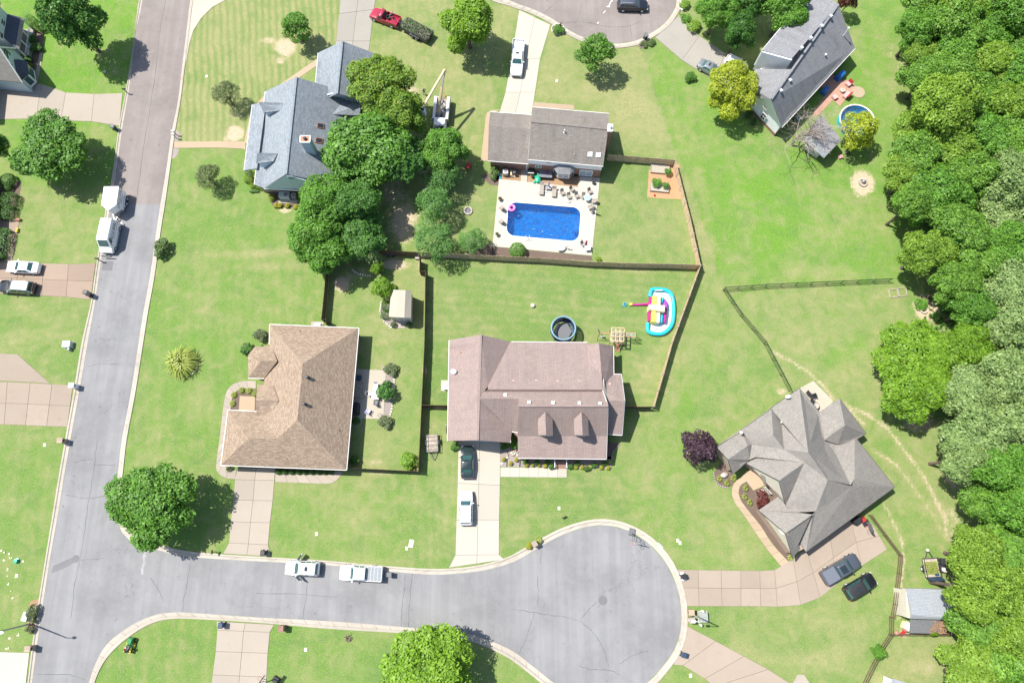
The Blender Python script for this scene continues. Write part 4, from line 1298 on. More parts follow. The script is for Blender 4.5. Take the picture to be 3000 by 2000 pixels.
h.ridges([(gR0,gR1),((1519,1188,7.4),(1781,1188,7.4))],'roof_mauve')
h.wall([gW0,gE0,gE1,gW1],'brick_red',2.7,0.35)
h.wall([(1490,1002,2.8),(1721,1003,2.8),(1775,1020,2.8),(1778,1290,2.8),(1517,1290,2.8),(1490,1262,2.8)],'brick_red',2.7,0.35,name='wall')
h.wall([(1719,1009,2.9),(1797,1013,2.9),(1798,1098,2.9),(1820,1096,2.9),(1822,1274,2.8),(1777,1271,2.8)],'brick_red',2.75,0.35,name='wall')
h.gable([(1519,1188,7.2),(1519,1147,5.1),(1519,1277,3.6)],'siding_cream',(0.25,0,0),0.15)
h.gable([(1781,1188,7.2),(1778,1277,3.6),(1769,1147,5.1)],'siding_cream',(-0.1,0,0),-0.15)
h.gable([(1830,1174,5.2),(1822,1274,2.65),(1820,1096,2.8)],'siding_cream',(-0.25,0,0),-0.15)
h.gable([gW0,gE0,gR0],'siding_cream',(0,-0.3,-0.15),0.12)
h.gable([gW1,gE1,gR1],'siding_cream',(0,0.35,-0.15),0.12)
h.gable([(1765,1141,5.55),(1781,1188,7.2),(1781,1187,5.4),(1768,1110,4.7)],'siding_cream',(-.05,0,0),0.1)
for i,(x0,xr,x1)in enumerate(((1576,1598,1619),(1681,1704,1723))):
 zt,ze=7.05,6.1
 bk=1206
 d={'w':[(x0,1227,ze),(xr-.5,bk,zt),(xr+1,1276,zt-.75),(x0+1,1276,ze-.75)],'e':[(xr-.5,bk,zt),(x1,1228,ze),(x1,1278,ze-.75),(xr+1,1276,zt-.75)]}
 d={k:[W(*p)for p in v]for k,v in d.items()}
 for k in d:
  for j in((2,3)if k=='w' else(2,3)):
   d[k][j].z=ze if(k=='w' and j==3)or(k=='e' and j==2)else zt
 h.pl['d']=None
 dorm=h.mb().slab(d['w'],0.1).slab(d['e'],0.1).obj('dormer_roof','roof_mauve',h.root)
 a_,b_=d['w'][3],d['e'][2]
 a2,b2=d['w'][0],d['e'][1]
 ins=0.2
 q=[(a_.x+ins,a_.y+.2),(b_.x-ins,b_.y+.2),(b2.x-ins,b2.y),(a2.x+ins,a2.y)]
 h.mb().prism(q,3.8,ze-0.06).obj('dormer_wall','siding_cream',dorm)
 f0,f1=V3(q[0],0),V3(q[1],0)
 h.mb().plate([V3(q[0],ze-.06),V3(q[1],ze-.06),V3(((q[0][0]+q[1][0])/2,q[0][1]),zt-.12)],-0.12).obj('dormer_gable','siding_cream',dorm)
 w_=h.window_at(f0,f1,0.35,1.15,ze-1.1,ze-0.25,bars=(2,2))
 w_.parent=dorm
h.r=main_r
for q in(K(10,365),K(222,365),K(418,370),K(620,372)):
 h.boxvent('rear',*q,(0.36,0.3,0.2),'cloth_coral')
for q in(K(155,560),K(375,563),K(618,567),K(806,571)):
 h.boxvent('upper',*q,(0.42,0.4,0.3),'trim_white')
h.boxvent('gw',*J(1878,100),(0.2,0.2,0.15),'copper')
h.r=wing_r
h.boxvent('top',*K(962,513),(0.42,0.4,0.3),'trim_white')
h.boxvent('top',*K(896,391),(0.3,0.3,0.25),'cloth_coral')
h.r=main_r
h.boxvent('rear',*J(2290,492),(0.42,0.4,0.25),'trim_white')
h.pipe('rear',*K(53,302),0.06,0.2,'trim_dark')
a_,b_=W(1517,1283,2.75),W(1776,1286,2.75)
for t in np.linspace(0.02,0.98,6):
 p=W(1517+(1776-1517)*t,1342,2.7)
 h.mb().box((p.x,p.y+.25,1.35),(0.16,0.16,2.75)).obj('porch_post','trim_white',h.root)
fl=[W(1520,1281),W(1775,1284),W(1775,1350),W(1520,1347)]
h.mb().prism([(p.x,p.y)for p in fl],0,0.42).obj('porch_floor','brick_red',h.root)
a_,b_=W(*ZF(1050,265),0.5),W(*ZF(1222,345),0.0)
for k in range(4):
 p=W(*ZF(1137,300+k*26),0.42-k*.1)
 h.mb().box((p.x,p.y,0.2-k*.05),(1.5,0.42,0.42-k*.1)).obj('step','brick_red',h.root)
for x in(1038,1232):
 p0,p1=W(*ZF(x,250),1.3),W(*ZF(x,385),0.9)
 mb=h.mb().bar(p0,p1,0.10,0.08)
 for k in range(5):
  p=p0.lerp(p1,k/4)
  mb.bar((p.x,p.y,0.02),p,0.05,0.05)
 mb.obj('stair_railing','trim_white',h.root)
gs=[v for v in offset_poly([W(*gW1),W(*gE1),W(*gE0),W(*gW0)],0.35)]
h.window_at(gs[0],gs[1],1.6,6.6,0.03,2.15,'siding_palegray','trim_white',(1,4),0.05,'garage_door')
pd=h.at('gw',*J(1812,272))
mb=MB().tube([(0,0,-.05),(0,0,0.35),(0.1,0.05,0.5)],0.03,6)
mb2=MB().lathe((0,0,0),[(0.02,0.0),(0.2,0.02),(0.36,0.09),(0.34,0.10),(0.18,0.05),(0.02,0.03)],20)
def dish(label,p,rz,scale=1.0):
 r=thing('satellite_dish',label,'satellite dish',p,rz)
 mb.obj('mast','metal_gray',r)
 o=mb2.obj('reflector','paint_white',r,40,(0.12,0.0,0.5))
 o.rotation_euler=(R(25),R(40),0)
 MB().bar((0.1,0,0.45),(0.5,0,0.75),0.03,0.03).obj('feed_arm','metal_gray',r)
 r.scale=(scale,)*3
dish('white satellite dish on the mauve garage roof',pd,-1.0,1.2)
# --- blue-gray house with the chimney
h=House('sided_house','blue-sided house under blue-gray shingles with a tall boxed chimney and two skylights',(850,400))
RN,RS=(868,226,7.4),(838,510,7.4)
wN,wS=(777,268,3.1),(745,541,3.1)
rn,rs=W(*RN),W(*RS)
def mirror(p,k=1.0):
 p=W(*p);d=(rs-rn).normalized();d.z=0
 f=rn+d*(p-rn).dot(d)
 q=f+(f-Vector((p.x,p.y,f.z)))*k
 return Vector((q.x,q.y,p.z))
eN,eS=mirror(wN,1.05),mirror(wS,1.05)
h.roof(dict(west=[RN,wN,wS,(773,551,3.1),RS],east=[RN,RS,eS,eN]),'roof_blue')
main_r=h.r
h.ridges([(RN,RS)],'roof_blue')
h.gutters([(wN,wS)])
h.mb().bar(eN-Vector((0,0,.07)),eS-Vector((0,0,.07)),.13,.13).obj('gutter','trim_white',h.r)
h.roof(dict(p=[(779,300,3.5),(753,494,3.5),(715,499,2.6),(739,306,2.6)]),'roof_blue',name='porch_roof')
h.gutters([((715,499,2.6),(739,306,2.6))])
for k in range(4):
 p=W(715+24*(3-k)/3,497-188*(3-k)/3 if k else 312,2.5)
 h.mb().box((p.x+.25,p.y+(.2 if k==0 else 0),1.25),(0.15,0.15,2.5)).obj('porch_post','trim_white',h.root)
wr,wlN,wlS,wrS=(1003,121,6.6),(932,155,3.6),(924,246,3.6),(987,275,6.6)
a,b=W(*wr),W(*wrS)
def mir2(p,k=1.0):
 p=W(*p);d=(b-a).normalized();d.z=0
 f=a+d*(p-a).dot(d)
 return Vector((2*f.x-p.x,2*f.y-p.y,p.z))
wS2=(953,291,3.6)
h.roof(dict(ww=[wr,wlN,wlS,(948,262,3.6),wS2,wrS],we=[wr,wrS,mir2((928,291,3.6)),mir2((932,155,3.6))]),'roof_blue',name='wing_roof')
wing_r=h.r
h.gutters([(wlN,wlS)])
h.ridges([(wr,wrS)],'roof_blue')
p3,p4=mir2((928,291,3.6)),mir2((932,155,3.6))
q=[W(*wlN),W(928,291,3.6),p3,p4]
h.mb().prism(offset_poly(q,0.35),-0.05,3.5).obj('wall','siding_blue',h.root)
h.mb().plate([W(936,290,3.5)+Vector((0,.3,0)),p3+Vector((-.3,.3,-.1)),W(*wrS)+Vector((0,.3,-.2))],-0.2).obj('gable_wall','siding_blue',h.root)
h.mb().plate([W(*wlN)+Vector((.2,-.35,-.15)),p4+Vector((-.2,-.35,-.15)),W(*wr)+Vector((0,-.35,-.2))],0.2).obj('gable_wall','siding_blue',h.root)
q=[W(*wN),W(*wS),eS,eN]
h.mb().prism(offset_poly(q,0.35),-0.05,2.95).obj('wall','brick_tan',h.root)
gS0,gS1=W(773,552,3.05),Vector((eS.x-.3,eS.y-.2,3.05))
gx_=Vector((rs.x,rs.y-0.02,7.2))
h.mb().plate([gS0,Vector((gS1.x,gS0.y-.3,3.05)),gx_],-0.15).obj('gable_wall','siding_blue',h.root)
gN0,gN1=W(*wN),eN
h.mb().plate([gN0+Vector((.2,-.3,-.15)),gN1+Vector((-.2,-.3,-.15)),rn+Vector((0,-.3,-.2))],0.15).obj('gable_wall','siding_blue',h.root)
h.gutters([((773,552,3.05),(900,559,3.05))])
ga,gb=V3(gS0,0),V3((gS1.x,gS0.y-.3),0)
h.window([ZU(1600,355),ZU(1735,365),ZU(1775,440),ZU(1640,440)],ga,gb,'trim_dark','siding_blue',(1,5),0.05,'gable_vent')
h.r=main_r
for pts in([B(560,1130),B(625,1140),B(620,1186),B(556,1175)],[B(546,1265),B(612,1275),B(606,1322),B(540,1312)]):
 h.skylight('east',pts)
for(tl,tr,br,bl,ap)in((B(22,938),B(252,948),B(203,1028),B(72,1034),0),((B(10,1405)),B(198,1412),B(140,1492),B(0,1500),0)):
 w=h.pl['west']
 P=[hit(*tr,*w[:3]),hit(*br,*w[:3])]
 tl3,bl3=W(*tl,P[0].z+0.15),W(*bl,P[1].z-0.2)
 up=Vector((0,0,0.05))
 dr=h.mb().slab([tl3,P[0]+up,P[1]+up+Vector((0.4,0,0.25)),bl3],0.14).obj('dormer_roof','roof_blue',h.root)
 base=[Vector((p.x,p.y,0))for p in(tl3,P[0],P[1],bl3)]
 q=offset_poly(base,0.18)
 h.mb().prism(q,3.4,min(tl3.z,bl3.z)-0.18).obj('dormer_wall','siding_blue',dr)
ct=h.at('east',919,438)
ctz=8.9
tp=[W(*q,ctz)for q in(B(407,1250),B(500,1250),B(494,1308),B(405,1308))]
cx,cy=sum(p.x for p in tp)/4,sum(p.y for p in tp)/4
ch=h.mb().prism(offset_poly(tp,0.04),4.4,ctz-.1).obj('chimney','siding_blue',h.root)
h.mb().prism([(p.x,p.y)for p in tp],ctz-.1,ctz).obj('chimney_cap','copper',ch)
mbx=h.mb()
for i in range(4):
 mbx.bar(tp[i]+Vector((0,0,.0)),tp[(i+1)%4],0.14,0.12)
mbx.obj('cap_trim','trim_white',ch)
h.mb().lathe((cx,cy,ctz),[(0.2,0),(0.2,0.25),(0.27,0.26),(0.1,0.4)],14).obj('flue','metal_dark',ch)
h.boxvent('east',*F(610,28),(0.45,0.45,0.3),'plastic_blue_dark')
lowr=h.roof(dict(l=[B(640,915)+(3.4,),B(960,960)+(3.4,),B(955,1062)+(2.9,),B(700,1050)+(4.2,)]),'roof_blue',name='link_roof')
h.mb().prism(offset_poly([W(*B(660,950),3),W(*B(950,970),3),W(*B(945,1050),3),W(*B(720,1045),3)],0.3),-.05,2.8).obj('wall','siding_blue',h.root)
# --- brown-roofed pool house
h=House('brick_house','house with a weathered brown roof and white rear siding overlooking the swimming pool',(1660,430))
r0,r1=(1556,356,6.3),(1782,378,6.3)
n0,n1,s0,s1=(1561,314,3.8),(1784,333,3.8),(1547,467,3.8),(1767,487,3.8)
h.roof(dict(north=[n0,n1,r1,r0],south=[r0,r1,s1,s0]),'roof_brown')
main_r=h.r
h.ridges([(r0,r1)],'roof_brown')
h.gutters([(s0,s1),(n0,n1)])
g0,g1,gn0,gn1,gs0,gs1=(1432,368,4.6),(1556,379,4.6),(1436,328,2.7),(1562,337,2.7),(1429,471,2.7),(1548,480,2.7)
h.roof(dict(gn=[gn0,gn1,g1,g0],gs=[g0,g1,gs1,gs0]),'roof_brown',name='garage_roof')
gar_r=h.r
h.gutters([(gs0,gs1),(gn0,gn1)])
body=[W(*n0),W(*n1),W(*s1),W(*s0)]
q=offset_poly(body,0.12)
h.mb().prism(q,-0.05,2.35).obj('wall','brick_red',h.root)
h.mb().prism(offset_poly(body,0.10),2.35,3.70).obj('upper_wall','siding_white',h.root)
for a,b,c,dx in((n0,s0,r0,.15),(n1,s1,r1,-.15)):
 h.mb().plate([W(*a)+Vector((dx,-.4,-.15)),W(*b)+Vector((dx,.4,-.15)),W(*c)+Vector((dx,0,-.2))],0.15).obj('gable_wall','siding_white',h.root)
gq=offset_poly([W(*gn0),W(*gn1),W(*gs1),W(*gs0)],0.35)
h.mb().prism(gq,-0.05,2.55).obj('wall','brick_red',h.root)
h.mb().plate([W(*gn0)+Vector((.35,-.3,-.15)),W(*gs0)+Vector((.35,.3,-.15)),W(*g0)+Vector((.35,0,-.2))],0.15).obj('gable_wall','siding_white',h.root)
h.r=main_r
sw_=sorted(q,key=lambda p:p.y)[:2]
sa,sb=sorted(sw_,key=lambda p:p.x)
sa,sb=V3(sa,0),V3(sb,0)
h.window([ZP(895,105),ZP(1000,110),ZP(1000,140),ZP(895,135)],sa,sb,'glass_teal','trim_white',(2,1))
h.window([ZP(1115,15),ZP(1205,25),ZP(1205,52),ZP(1115,42)],sa,sb,'trim_dark','trim_white',(1,3),0.05,'wall_vent')
h.window([ZP(1800,190),ZP(2040,212),ZP(2030,310),ZP(1785,290)],sa,sb,'glass_sky','trim_white',(2,1),0.1,'patio_door')
ee=(sb-sa).normalized()
bayc=[ZP(1240,160),ZP(1335,235),ZP(1560,245),ZP(1655,200)]
out=Vector((ee.y,-ee.x,0))
t0,t1=(W(*ZP(1240,320))-sa).dot(ee),(W(*ZP(1660,330))-sa).dot(ee)
P=lambda t,o:sa+ee*t+out*o
bay=[P(t0,0),P(t0+.75,0.95),P(t1-.75,0.95),P(t1,0)]
h.mb().prism([(p.x,p.y)for p in bay],0.5,2.2).obj('bay_wall','trim_white',h.root)
h.mb().prism([(p.x,p.y)for p in offset_poly(bay,0.1)],0,0.5).obj('bay_base','brick_red',h.root)
for a3,b3 in((bay[0],bay[1]),(bay[1],bay[2]),(bay[2],bay[3])):
 ln=(b3-a3).length
 h.window_at(a3,b3,0.14,ln-0.14,0.75,2.0,'glass_sky' if ln>1.3 else 'glass_teal','trim_white',(2 if ln>1.3 else 1,1),0.04)
bo=[P(t0-.25,0),P(t0+.65,1.25),P(t1-.65,1.25),P(t1+.25,0)]
tp_=[P(t0+.7,0.02),P(t1-.7,0.02)]
z=lambda p,k:Vector((p.x,p.y,k))
h.mb().slab([z(bo[0],2.3),z(bo[1],2.3),z(tp_[0],3.0)],.1).slab([z(bo[1],2.3),z(bo[2],2.3),z(tp_[1],3.0),z(tp_[0],3.0)],.1).slab([z(bo[2],2.3),z(bo[3],2.3),z(tp_[1],3.0)],.1).obj('bay_roof','roof_slate',h.root)
for q4 in([C(697,1398),C(740,1396),C(738,1440),C(693,1440)],[C(772,1404),C(817,1402),C(813,1446),C(769,1445)]):
 h.skylight('south',q4,'trim_white','vinyl_white',0.15)
h.pipe('south',*C(480,1215),0.09,0.65,'trim_white')
for q1 in(C(533,1252),C(855,1256),C(572,1420),C(292,1436)):
 h.pipe('south',*q1,0.05,0.22)
tp=[W(*p_,6.9)for p_ in(C(885,1140),C(925,1142),C(922,1203),C(882,1202))]
ch=h.mb().prism([(p.x,p.y)for p in tp],-0.05,6.7).obj('chimney','brick_red',h.root)
h.mb().prism(offset_poly(tp,-0.06),6.7,6.85).obj('chimney_cap','trim_white',ch)
c_=sum(tp,Vector())/4
h.mb().lathe((c_.x,c_.y,6.85),[(0.16,0),(0.16,.3),(0.25,.32),(0.08,.45)],12).obj('flue','metal_light',ch)
gsw=sorted(gq,key=lambda p:p.y)[:2]
ga,gb=sorted(gsw,key=lambda p:p.x)
h.window_at(V3(ga,0),V3(gb,0),5.6,6.55,0.1,2.1,'siding_palegray','trim_white',(1,1),0.05,'back_door')
gnw=sorted(gq,key=lambda p:-p.y)[:2]
ga,gb=sorted(gnw,key=lambda p:-p.x)
h.window_at(V3(ga,0),V3(gb,0),0.8,5.6,0.03,2.1,'siding_white','trim_white',(1,4),0.05,'garage_door')
# --- many-gabled gray-brown house
h=House('brick_house','many-gabled house with a gray-brown roof set diagonally above the wide pink driveway',(2370,1400))
PK,PE,PQ=(2368,1325,8.0),(2425,1405,7.2),(2390,1497,5.1)
Nc=(2342,1137,2.8)
h.roof(dict(nw=[(2258,1196,2.85),Nc,PK,(2297,1315,5.3),(2290,1240,3.6)],
ne=[Nc,(2401,1207,2.8),(2415,1288,3.6),(2443,1319,3.6),(2492,1420,5.2),PE,PK],
sw=[(2196,1346,3.7),(2203,1302,4.0),(2297,1315,5.3),PK,PE,(2357,1354,6.6),(2214,1338,4.0)],
s2=[PE,PQ,(2330,1500,4.2),(2303,1480,4.0),(2357,1354,6.6)],
s3=[PE,(2497,1424,5.3),PQ],l1=[(2100,1309,2.7),(2172,1263,2.7),(2203,1302,3.9),(2190,1305,4.5),(2133,1345,4.5)],
l2=[(2133,1345,4.5),(2190,1305,4.5),(2203,1302,3.9),(2196,1346,3.4),(2185,1358,2.7),(2147,1388,2.7)],
edge=[(2100,1306,2.75),(2258,1196,2.75),(2262,1199,3.0),(2172,1262,3.0)]),'roof_gray')
main_r=h.r
U=(2265,1273,5.7)
h.roof(dict(unw=[(2172,1259,3.25),(2260,1198,3.25),U],une=[(2260,1198,3.25),(2291,1240,3.25),(2297,1316,5.4),U],usw=[(2172,1259,3.25),U,(2297,1316,5.4),(2203,1303,3.4)]),'roof_gray',name='upper_roof')
h.gutters([((2172,1259,3.2),(2260,1198,3.2)),((2260,1198,3.2),(2291,1240,3.2)),((2172,1259,3.2),(2203,1303,3.3))],'trim_dark',0.12)
W1=(2475,1245,5.2)
h.roof(dict(wnw=[(2400,1207,2.75),(2459,1167,2.75),W1,(2415,1288,3.7)],wne=[(2459,1167,2.75),(2537,1269,2.75),W1],ws=[W1,(2537,1269,2.75),(2505,1290,2.75),(2454,1301,3.2),(2415,1288,3.7)]),'roof_gray',name='wing_roof')
h.gutters([((2459,1167,2.7),(2537,1269,2.7)),((2537,1269,2.7),(2505,1290,2.7))],'trim_dark',0.12)
X1=(2505,1402,5.6)
h.roof(dict(enw=[(2443,1319,3.0),(2505,1279,2.75),X1,(2492,1421,5.3)],ene=[(2505,1279,2.75),(2621,1426,2.75),X1],eso=[X1,(2621,1426,2.75),(2362,1615,2.75),(2381,1506,5.2),PQ,(2497,1424,5.4)],
hip=[(2330,1573,2.75),(2381,1506,5.2),(2362,1615,2.75)]),'roof_gray',name='garage_roof')
h.gutters([((2505,1279,2.7),(2621,1426,2.7)),((2621,1426,2.7),(2362,1615,2.7)),((2362,1615,2.7),(2330,1573,2.7)),((2443,1319,2.95),(2505,1279,2.7))],'trim_dark',0.12)
FG=(2283,1407,6.6)
h.roof(dict(fnw=[(2187,1357,3.2),(2214,1338,3.4),(2357,1354,6.6),FG],fse=[FG,(2357,1354,6.6),(2330,1440,4.4),(2303,1480,3.2)]),'roof_gray',name='gable_roof')
h.roof(dict(pg=[(2243,1377,5.0),(2228,1388,3.6),(2240,1420,2.8),(2262,1400,3.6)]),'roof_gray',name='porch_roof')
SG=(2302,1561,5.9)
h.roof(dict(gnw=[(2223,1494,2.8),(2279,1455,2.8),(2303,1480,3.6),(2340,1500,4.6),(2381,1506,5.9),SG],gse=[SG,(2381,1506,5.9),(2330,1573,3.4),(2345,1605,2.8),(2323,1633,2.8)]),'roof_gray',name='gable_roof')
h.gutters([((2223,1494,2.7),SG[:2]+(5.75,)),(SG[:2]+(5.75,),(2323,1633,2.7)),((2187,1357,3.1),FG[:2]+(6.45,)),(FG[:2]+(6.45,),(2303,1480,3.1)),((2147,1388,2.65),(2133,1345,4.4)),((2133,1345,4.4),(2100,1309,2.65))],'trim_dark',0.14,'rake_board')
h.r=main_r
h.gutters([((2258,1196,2.8),Nc),(Nc,(2401,1207,2.75)),((2100,1308,2.7),(2262,1197,2.7))],'trim_dark',0.12)
wd=Vector((math.cos(R(37)),math.sin(R(37)),0))
def gab(pts,m,d=0.32):
 w=[W(*p)for p in pts]
 n=(w[1]-w[0]).cross(w[2]-w[0]);n.z=0;n.normalize()
 if n.dot(Vector((0.8,0.6,0)))<0:
  n=-n
 w=[p+n*d-Vector((0,0,.12))for p in w]
 return h.mb().plate(w,0.12).obj('gable_wall',m,h.root),w
h.roof(dict(f1=[(2240,1400,3.3),(2300,1320,3.5),(2420,1290,3.2),(2452,1300,2.9),(2500,1288,2.75),(2500,1400,3.9),(2400,1480,4.0),(2345,1520,3.7),(2300,1480,3.0)]),'roof_gray',name='valley_roof')
_,gw1=gab([(2100,1309,2.7),(2147,1388,2.7),(2133,1345,4.5)],'siding_cream')
_,gw2=gab([(2187,1357,3.2),(2303,1480,3.2),FG],'siding_cream')
_,gw3=gab([(2223,1494,2.8),(2323,1633,2.8),SG],'siding_cream')
h.wall([(2100,1309,2.7),(2342,1137,2.8),(2401,1207,2.8),(2459,1167,2.75),(2537,1269,2.75),(2505,1288,2.75),(2621,1426,2.75),(2362,1615,2.75),(2323,1633,2.75),(2223,1494,2.75),(2279,1455,2.8),(2240,1400,2.8),(2187,1357,2.8),(2147,1388,2.7)],'brick_tan',2.65,0.42)
a3,b3=V3(gw3[0],0),V3(gw3[1],0)
h.window([ZV(660,1065),ZV(690,1070),ZV(740,1130),ZV(712,1120)],a3,b3,'glass_sky','trim_white',(1,2))
ln=(b3-a3).length
a3,b3=V3(gw2[0],0),V3(gw2[1],0)
h.window([ZV(455,440),ZV(480,440),ZV(550,530),ZV(520,530)],a3,b3,'glass_teal','trim_white',(2,1))
a3,b3=W(2621,1426,2.75),W(2362,1615,2.75)
nn=Vector((b3-a3).to_2d().to_tuple()+(0,));nn=Vector((-nn.y,nn.x,0)).normalized()
q0,q1=V3(b3,0),V3(a3,0)
c0=(W(2400,1400,0)-q0)
nn=nn if nn.dot(c0)>0 else-nn
q0,q1=q0+nn*0.42,q1+nn*0.42
for t in(1.2,5.0):
 h.window_at(q0,q1,t,t+3.0,0.03,2.2,'siding_cream','trim_white',(1,4),0.05,'garage_door')
for q1_,pl_,cp in((L(505,1085),'ne',.16),(L(545,1165),'ne',.16),(L(655,1220),'ne',.13)):
 h.pipe(pl_,*q1_,0.08,0.5,'metal_light',cp)
h.pipe('ne',*L(620,1162),0.05,0.25)
h.boxvent('ne',*L(424,903),(0.25,0.25,0.15),'metal_light')
for pt in(L(130,738),K(2105,835)):
 p=W(*pt,4.2)
 h.mb().box(p,(0.3,0.3,0.3)).obj('downspout','trim_white',h.root)
dish('oval satellite dish lying on the gray-brown roof',h.at('ne',*L(492,1130)),2.2,1.2)
dish('satellite dish on the north-west eave of the many-gabled house',h.at('nw',*L(178,520)),2.6,1.0)
# --- white house with the slate roof
h=House('sided_house','white-sided house with a dark slate-gray roof beside a red brick patio',(2350,190))
ra,rb=(2456,13,7.2),(2260,290,7.2)
ea,eb=(2505,142,3.2),(2291,373,3.2)
h.roof(dict(se=[ra,rb,eb,ea],v=[rb,(2328,203,7.15),(2212,203,2.9),(2196,250,2.9),(2209,284,2.95)]),'roof_slate')
main_r=h.r
h.roof(dict(u=[ra,(2320,172,7.3),(2232,148,6.4),(2390,-40,6.4)]),'roof_slate',name='upper_roof')
h.r=main_r
h.gutters([(ea,eb)])
h.ridges([(ra,rb)],'roof_slate')
bod=[W(*ea),W(*eb),W(2209,284,3.3),W(2232,145,3.3),W(2385,-30,3.3)]
h.mb().prism(offset_poly(bod,0.35),0.55,3.1).obj('wall','siding_white',h.root)
h.mb().prism(offset_poly(bod,0.30),-0.05,0.55).obj('brick_base','brick_red',h.root)
sw0,sw1=W(2209,284,3.3),W(*eb)
gn_=Vector((0.62,0.78,0))*0.3
h.mb().plate([sw0+gn_,sw1+gn_,W(*rb)+gn_-Vector((0,0,.2))],0.15).obj('gable_wall','siding_white',h.root)
up=[W(2232,148,5.6),W(2315,170,7.2),W(2390,-40,5.6)]
h.mb().plate([W(2234,150,6.3),W(2234,150,6.3)-Vector((0,0,4.2)),W(2321,174,7.2)-Vector((0,0,2.2)),W(2321,174,7.2)],0.2).obj('cheek_wall','siding_white',h.root)
h.mb().plate([W(2234,150,6.3),W(2390,-38,6.3),W(2390,-38,6.3)-Vector((0,0,3.4)),W(2234,150,6.3)-Vector((0,0,3.4))],0.2).obj('wall','siding_white',h.root)
a3=V3(sw0+gn_*0.4,0);b3=V3(sw1+gn_*0.4,0)
for pts in([ZW(862,478),ZW(925,525),ZW(880,603),ZW(818,562)],[ZW(812,668),ZW(885,716),ZW(832,796),ZW(768,748)]):
 h.window(pts,a3,b3,'glass_dark','trim_white',(2,2))
for q1_ in(D(570,160),D(486,250),D(386,360),D(302,450),D(196,748),D(112,842)):
 h.boxvent('se',*q1_,(0.45,0.45,0.42),'metal_light',0.6)
for q1_,z_ in((D(655,385),3.0),(D(495,555),1.3)):
 h.pipe('se',*q1_,0.08,z_,'trim_white',0.16)
for q1_ in(D(400,395),D(540,440),D(318,690),D(530,690),D(410,830)):
 h.pipe('se',*q1_,0.06,0.25)
h.mb().lathe(h.at('v',*D(188,548)),[(0.3,0),(0.2,.2)],8).obj('roof_flashing','copper',h.r)
# --- shed beside the white house
h=House('garden_shed','small gray-roofed shed with a pale panel along one edge beside the bare tree',(2430,400),'shed')
h.roof(dict(m=[(2392,352,2.9),(2406,335,2.6),(2465,411,2.6),(2428,448,2.95),(2366,392,2.95)],p=[(2366,392,2.95),(2428,448,2.95),(2414,463,2.2),(2352,410,2.2)]),'roof_slate')
h.mb().slab([p+Vector((0,0,.05))for p in(W(2366,393,2.95),W(2428,448,2.95),W(2414,463,2.2),W(2352,411,2.2))],.04).obj('pale_panel','roof_pale',h.root)
h.mb().prism(offset_poly([W(2392,352,2.4),W(2406,335,2.4),W(2465,411,2.4),W(2414,463,2.4),W(2352,410,2.4)],0.9),-.05,2.3).obj('wall','siding_palegray',h.root)
# --- cream shed
h=House('garden_shed','cream-roofed garden shed with two round bushes at its door',(1172,890),'shed')
xs=[(0,2.55),(0.3,3.15),(0.7,3.3),(1,2.65)]
tl,tr,br,bl=F(1242,1092),F(1430,1100),F(1424,1352),F(1220,1342)
N_pts=[W(tl[0]+(tr[0]-tl[0])*t,tl[1]+(tr[1]-tl[1])*t,z_)for t,z_ in xs]
S_pts=[W(bl[0]+(br[0]-bl[0])*t,bl[1]+(br[1]-bl[1])*t,z_)for t,z_ in xs]
mb_=h.mb()
for i in range(3):
 mb_.slab([N_pts[i],N_pts[i+1],S_pts[i+1],S_pts[i]],.08)
h.r=mb_.obj('roof','drive_cream',h.root)
q=offset_poly([N_pts[0],N_pts[3],S_pts[3],S_pts[0]],0.15)
h.mb().prism(q,-.05,2.5).obj('wall','siding_cream',h.root)
h.mb().plate([S_pts[0]+Vector((.15,.15,-.1)),S_pts[3]+Vector((-.15,.15,-.1)),S_pts[2]+Vector((0,.15,-.1)),S_pts[1]+Vector((0,.15,-.1))],0.06).obj('gable_wall','siding_cream',h.root)
s_=sorted(sorted(q,key=lambda p:p.y)[:2],key=lambda p:p.x)
h.window_at(V3(s_[0],0),V3(s_[1],0),1.1,2.7,0.05,1.95,'siding_palegray','trim_white',(2,1),0.05,'shed_door')
# --- pale shed with the lean-to
h=House('garden_shed','pale blue-roofed shed with a corrugated lean-to strewn with brown leaves',(2740,1780),'shed')
h.roof(dict(m=[(2656,1723,3.0),(2790,1726,3.0),(2835,1815,4.0),(2671,1800,4.0)],s=[(2671,1800,4.0),(2835,1812,4.0),(2832,1818,3.6),(2668,1811,3.6)]),'roof_pale')
h.mb().prism(offset_poly([W(2650,1724,2.8),W(2790,1726,2.8),W(2826,1814,3.4),W(2662,1812,3.4)],0.12),-.05,2.9).obj('wall','siding_cream',h.root)
a_,b_,c_=W(2656,1724,2.95),W(2671,1800,3.9),W(2668,1811,3.5)
h.mb().plate([a_,Vector((a_.x,a_.y,2.0)),Vector((c_.x,c_.y,2.0)),c_,b_],-0.1).obj('gable_wall','siding_cream',h.root)
h.roof(dict(l=[(2666,1813,2.9),(2832,1818,2.9),(2816,1857,2.1),(2665,1853,2.1)]),'metal_gray',0.05,'lean_to_roof')
l4=h.pl['l']
mbx=h.mb()
for k in range(25):
 t=k/24
 mbx.bar(l4[0].lerp(l4[1],t)+Vector((0,0,.02)),l4[3].lerp(l4[2],t)+Vector((0,0,.02)),0.06,0.05)
mbx.obj('corrugation','metal_gray',h.r)
for t in(0.02,0.5,0.98):
 p=l4[3].lerp(l4[2],t)
 h.mb().box((p.x,p.y+.1,1.0),(.1,.1,2.05)).obj('post','wood_gray',h.root)
r_=np.random.default_rng(3)
n=900
u,v_=r_.beta(2.2,1.6,n),r_.beta(1.3,1.3,n)
u=0.40+0.58*u-0.1*v_
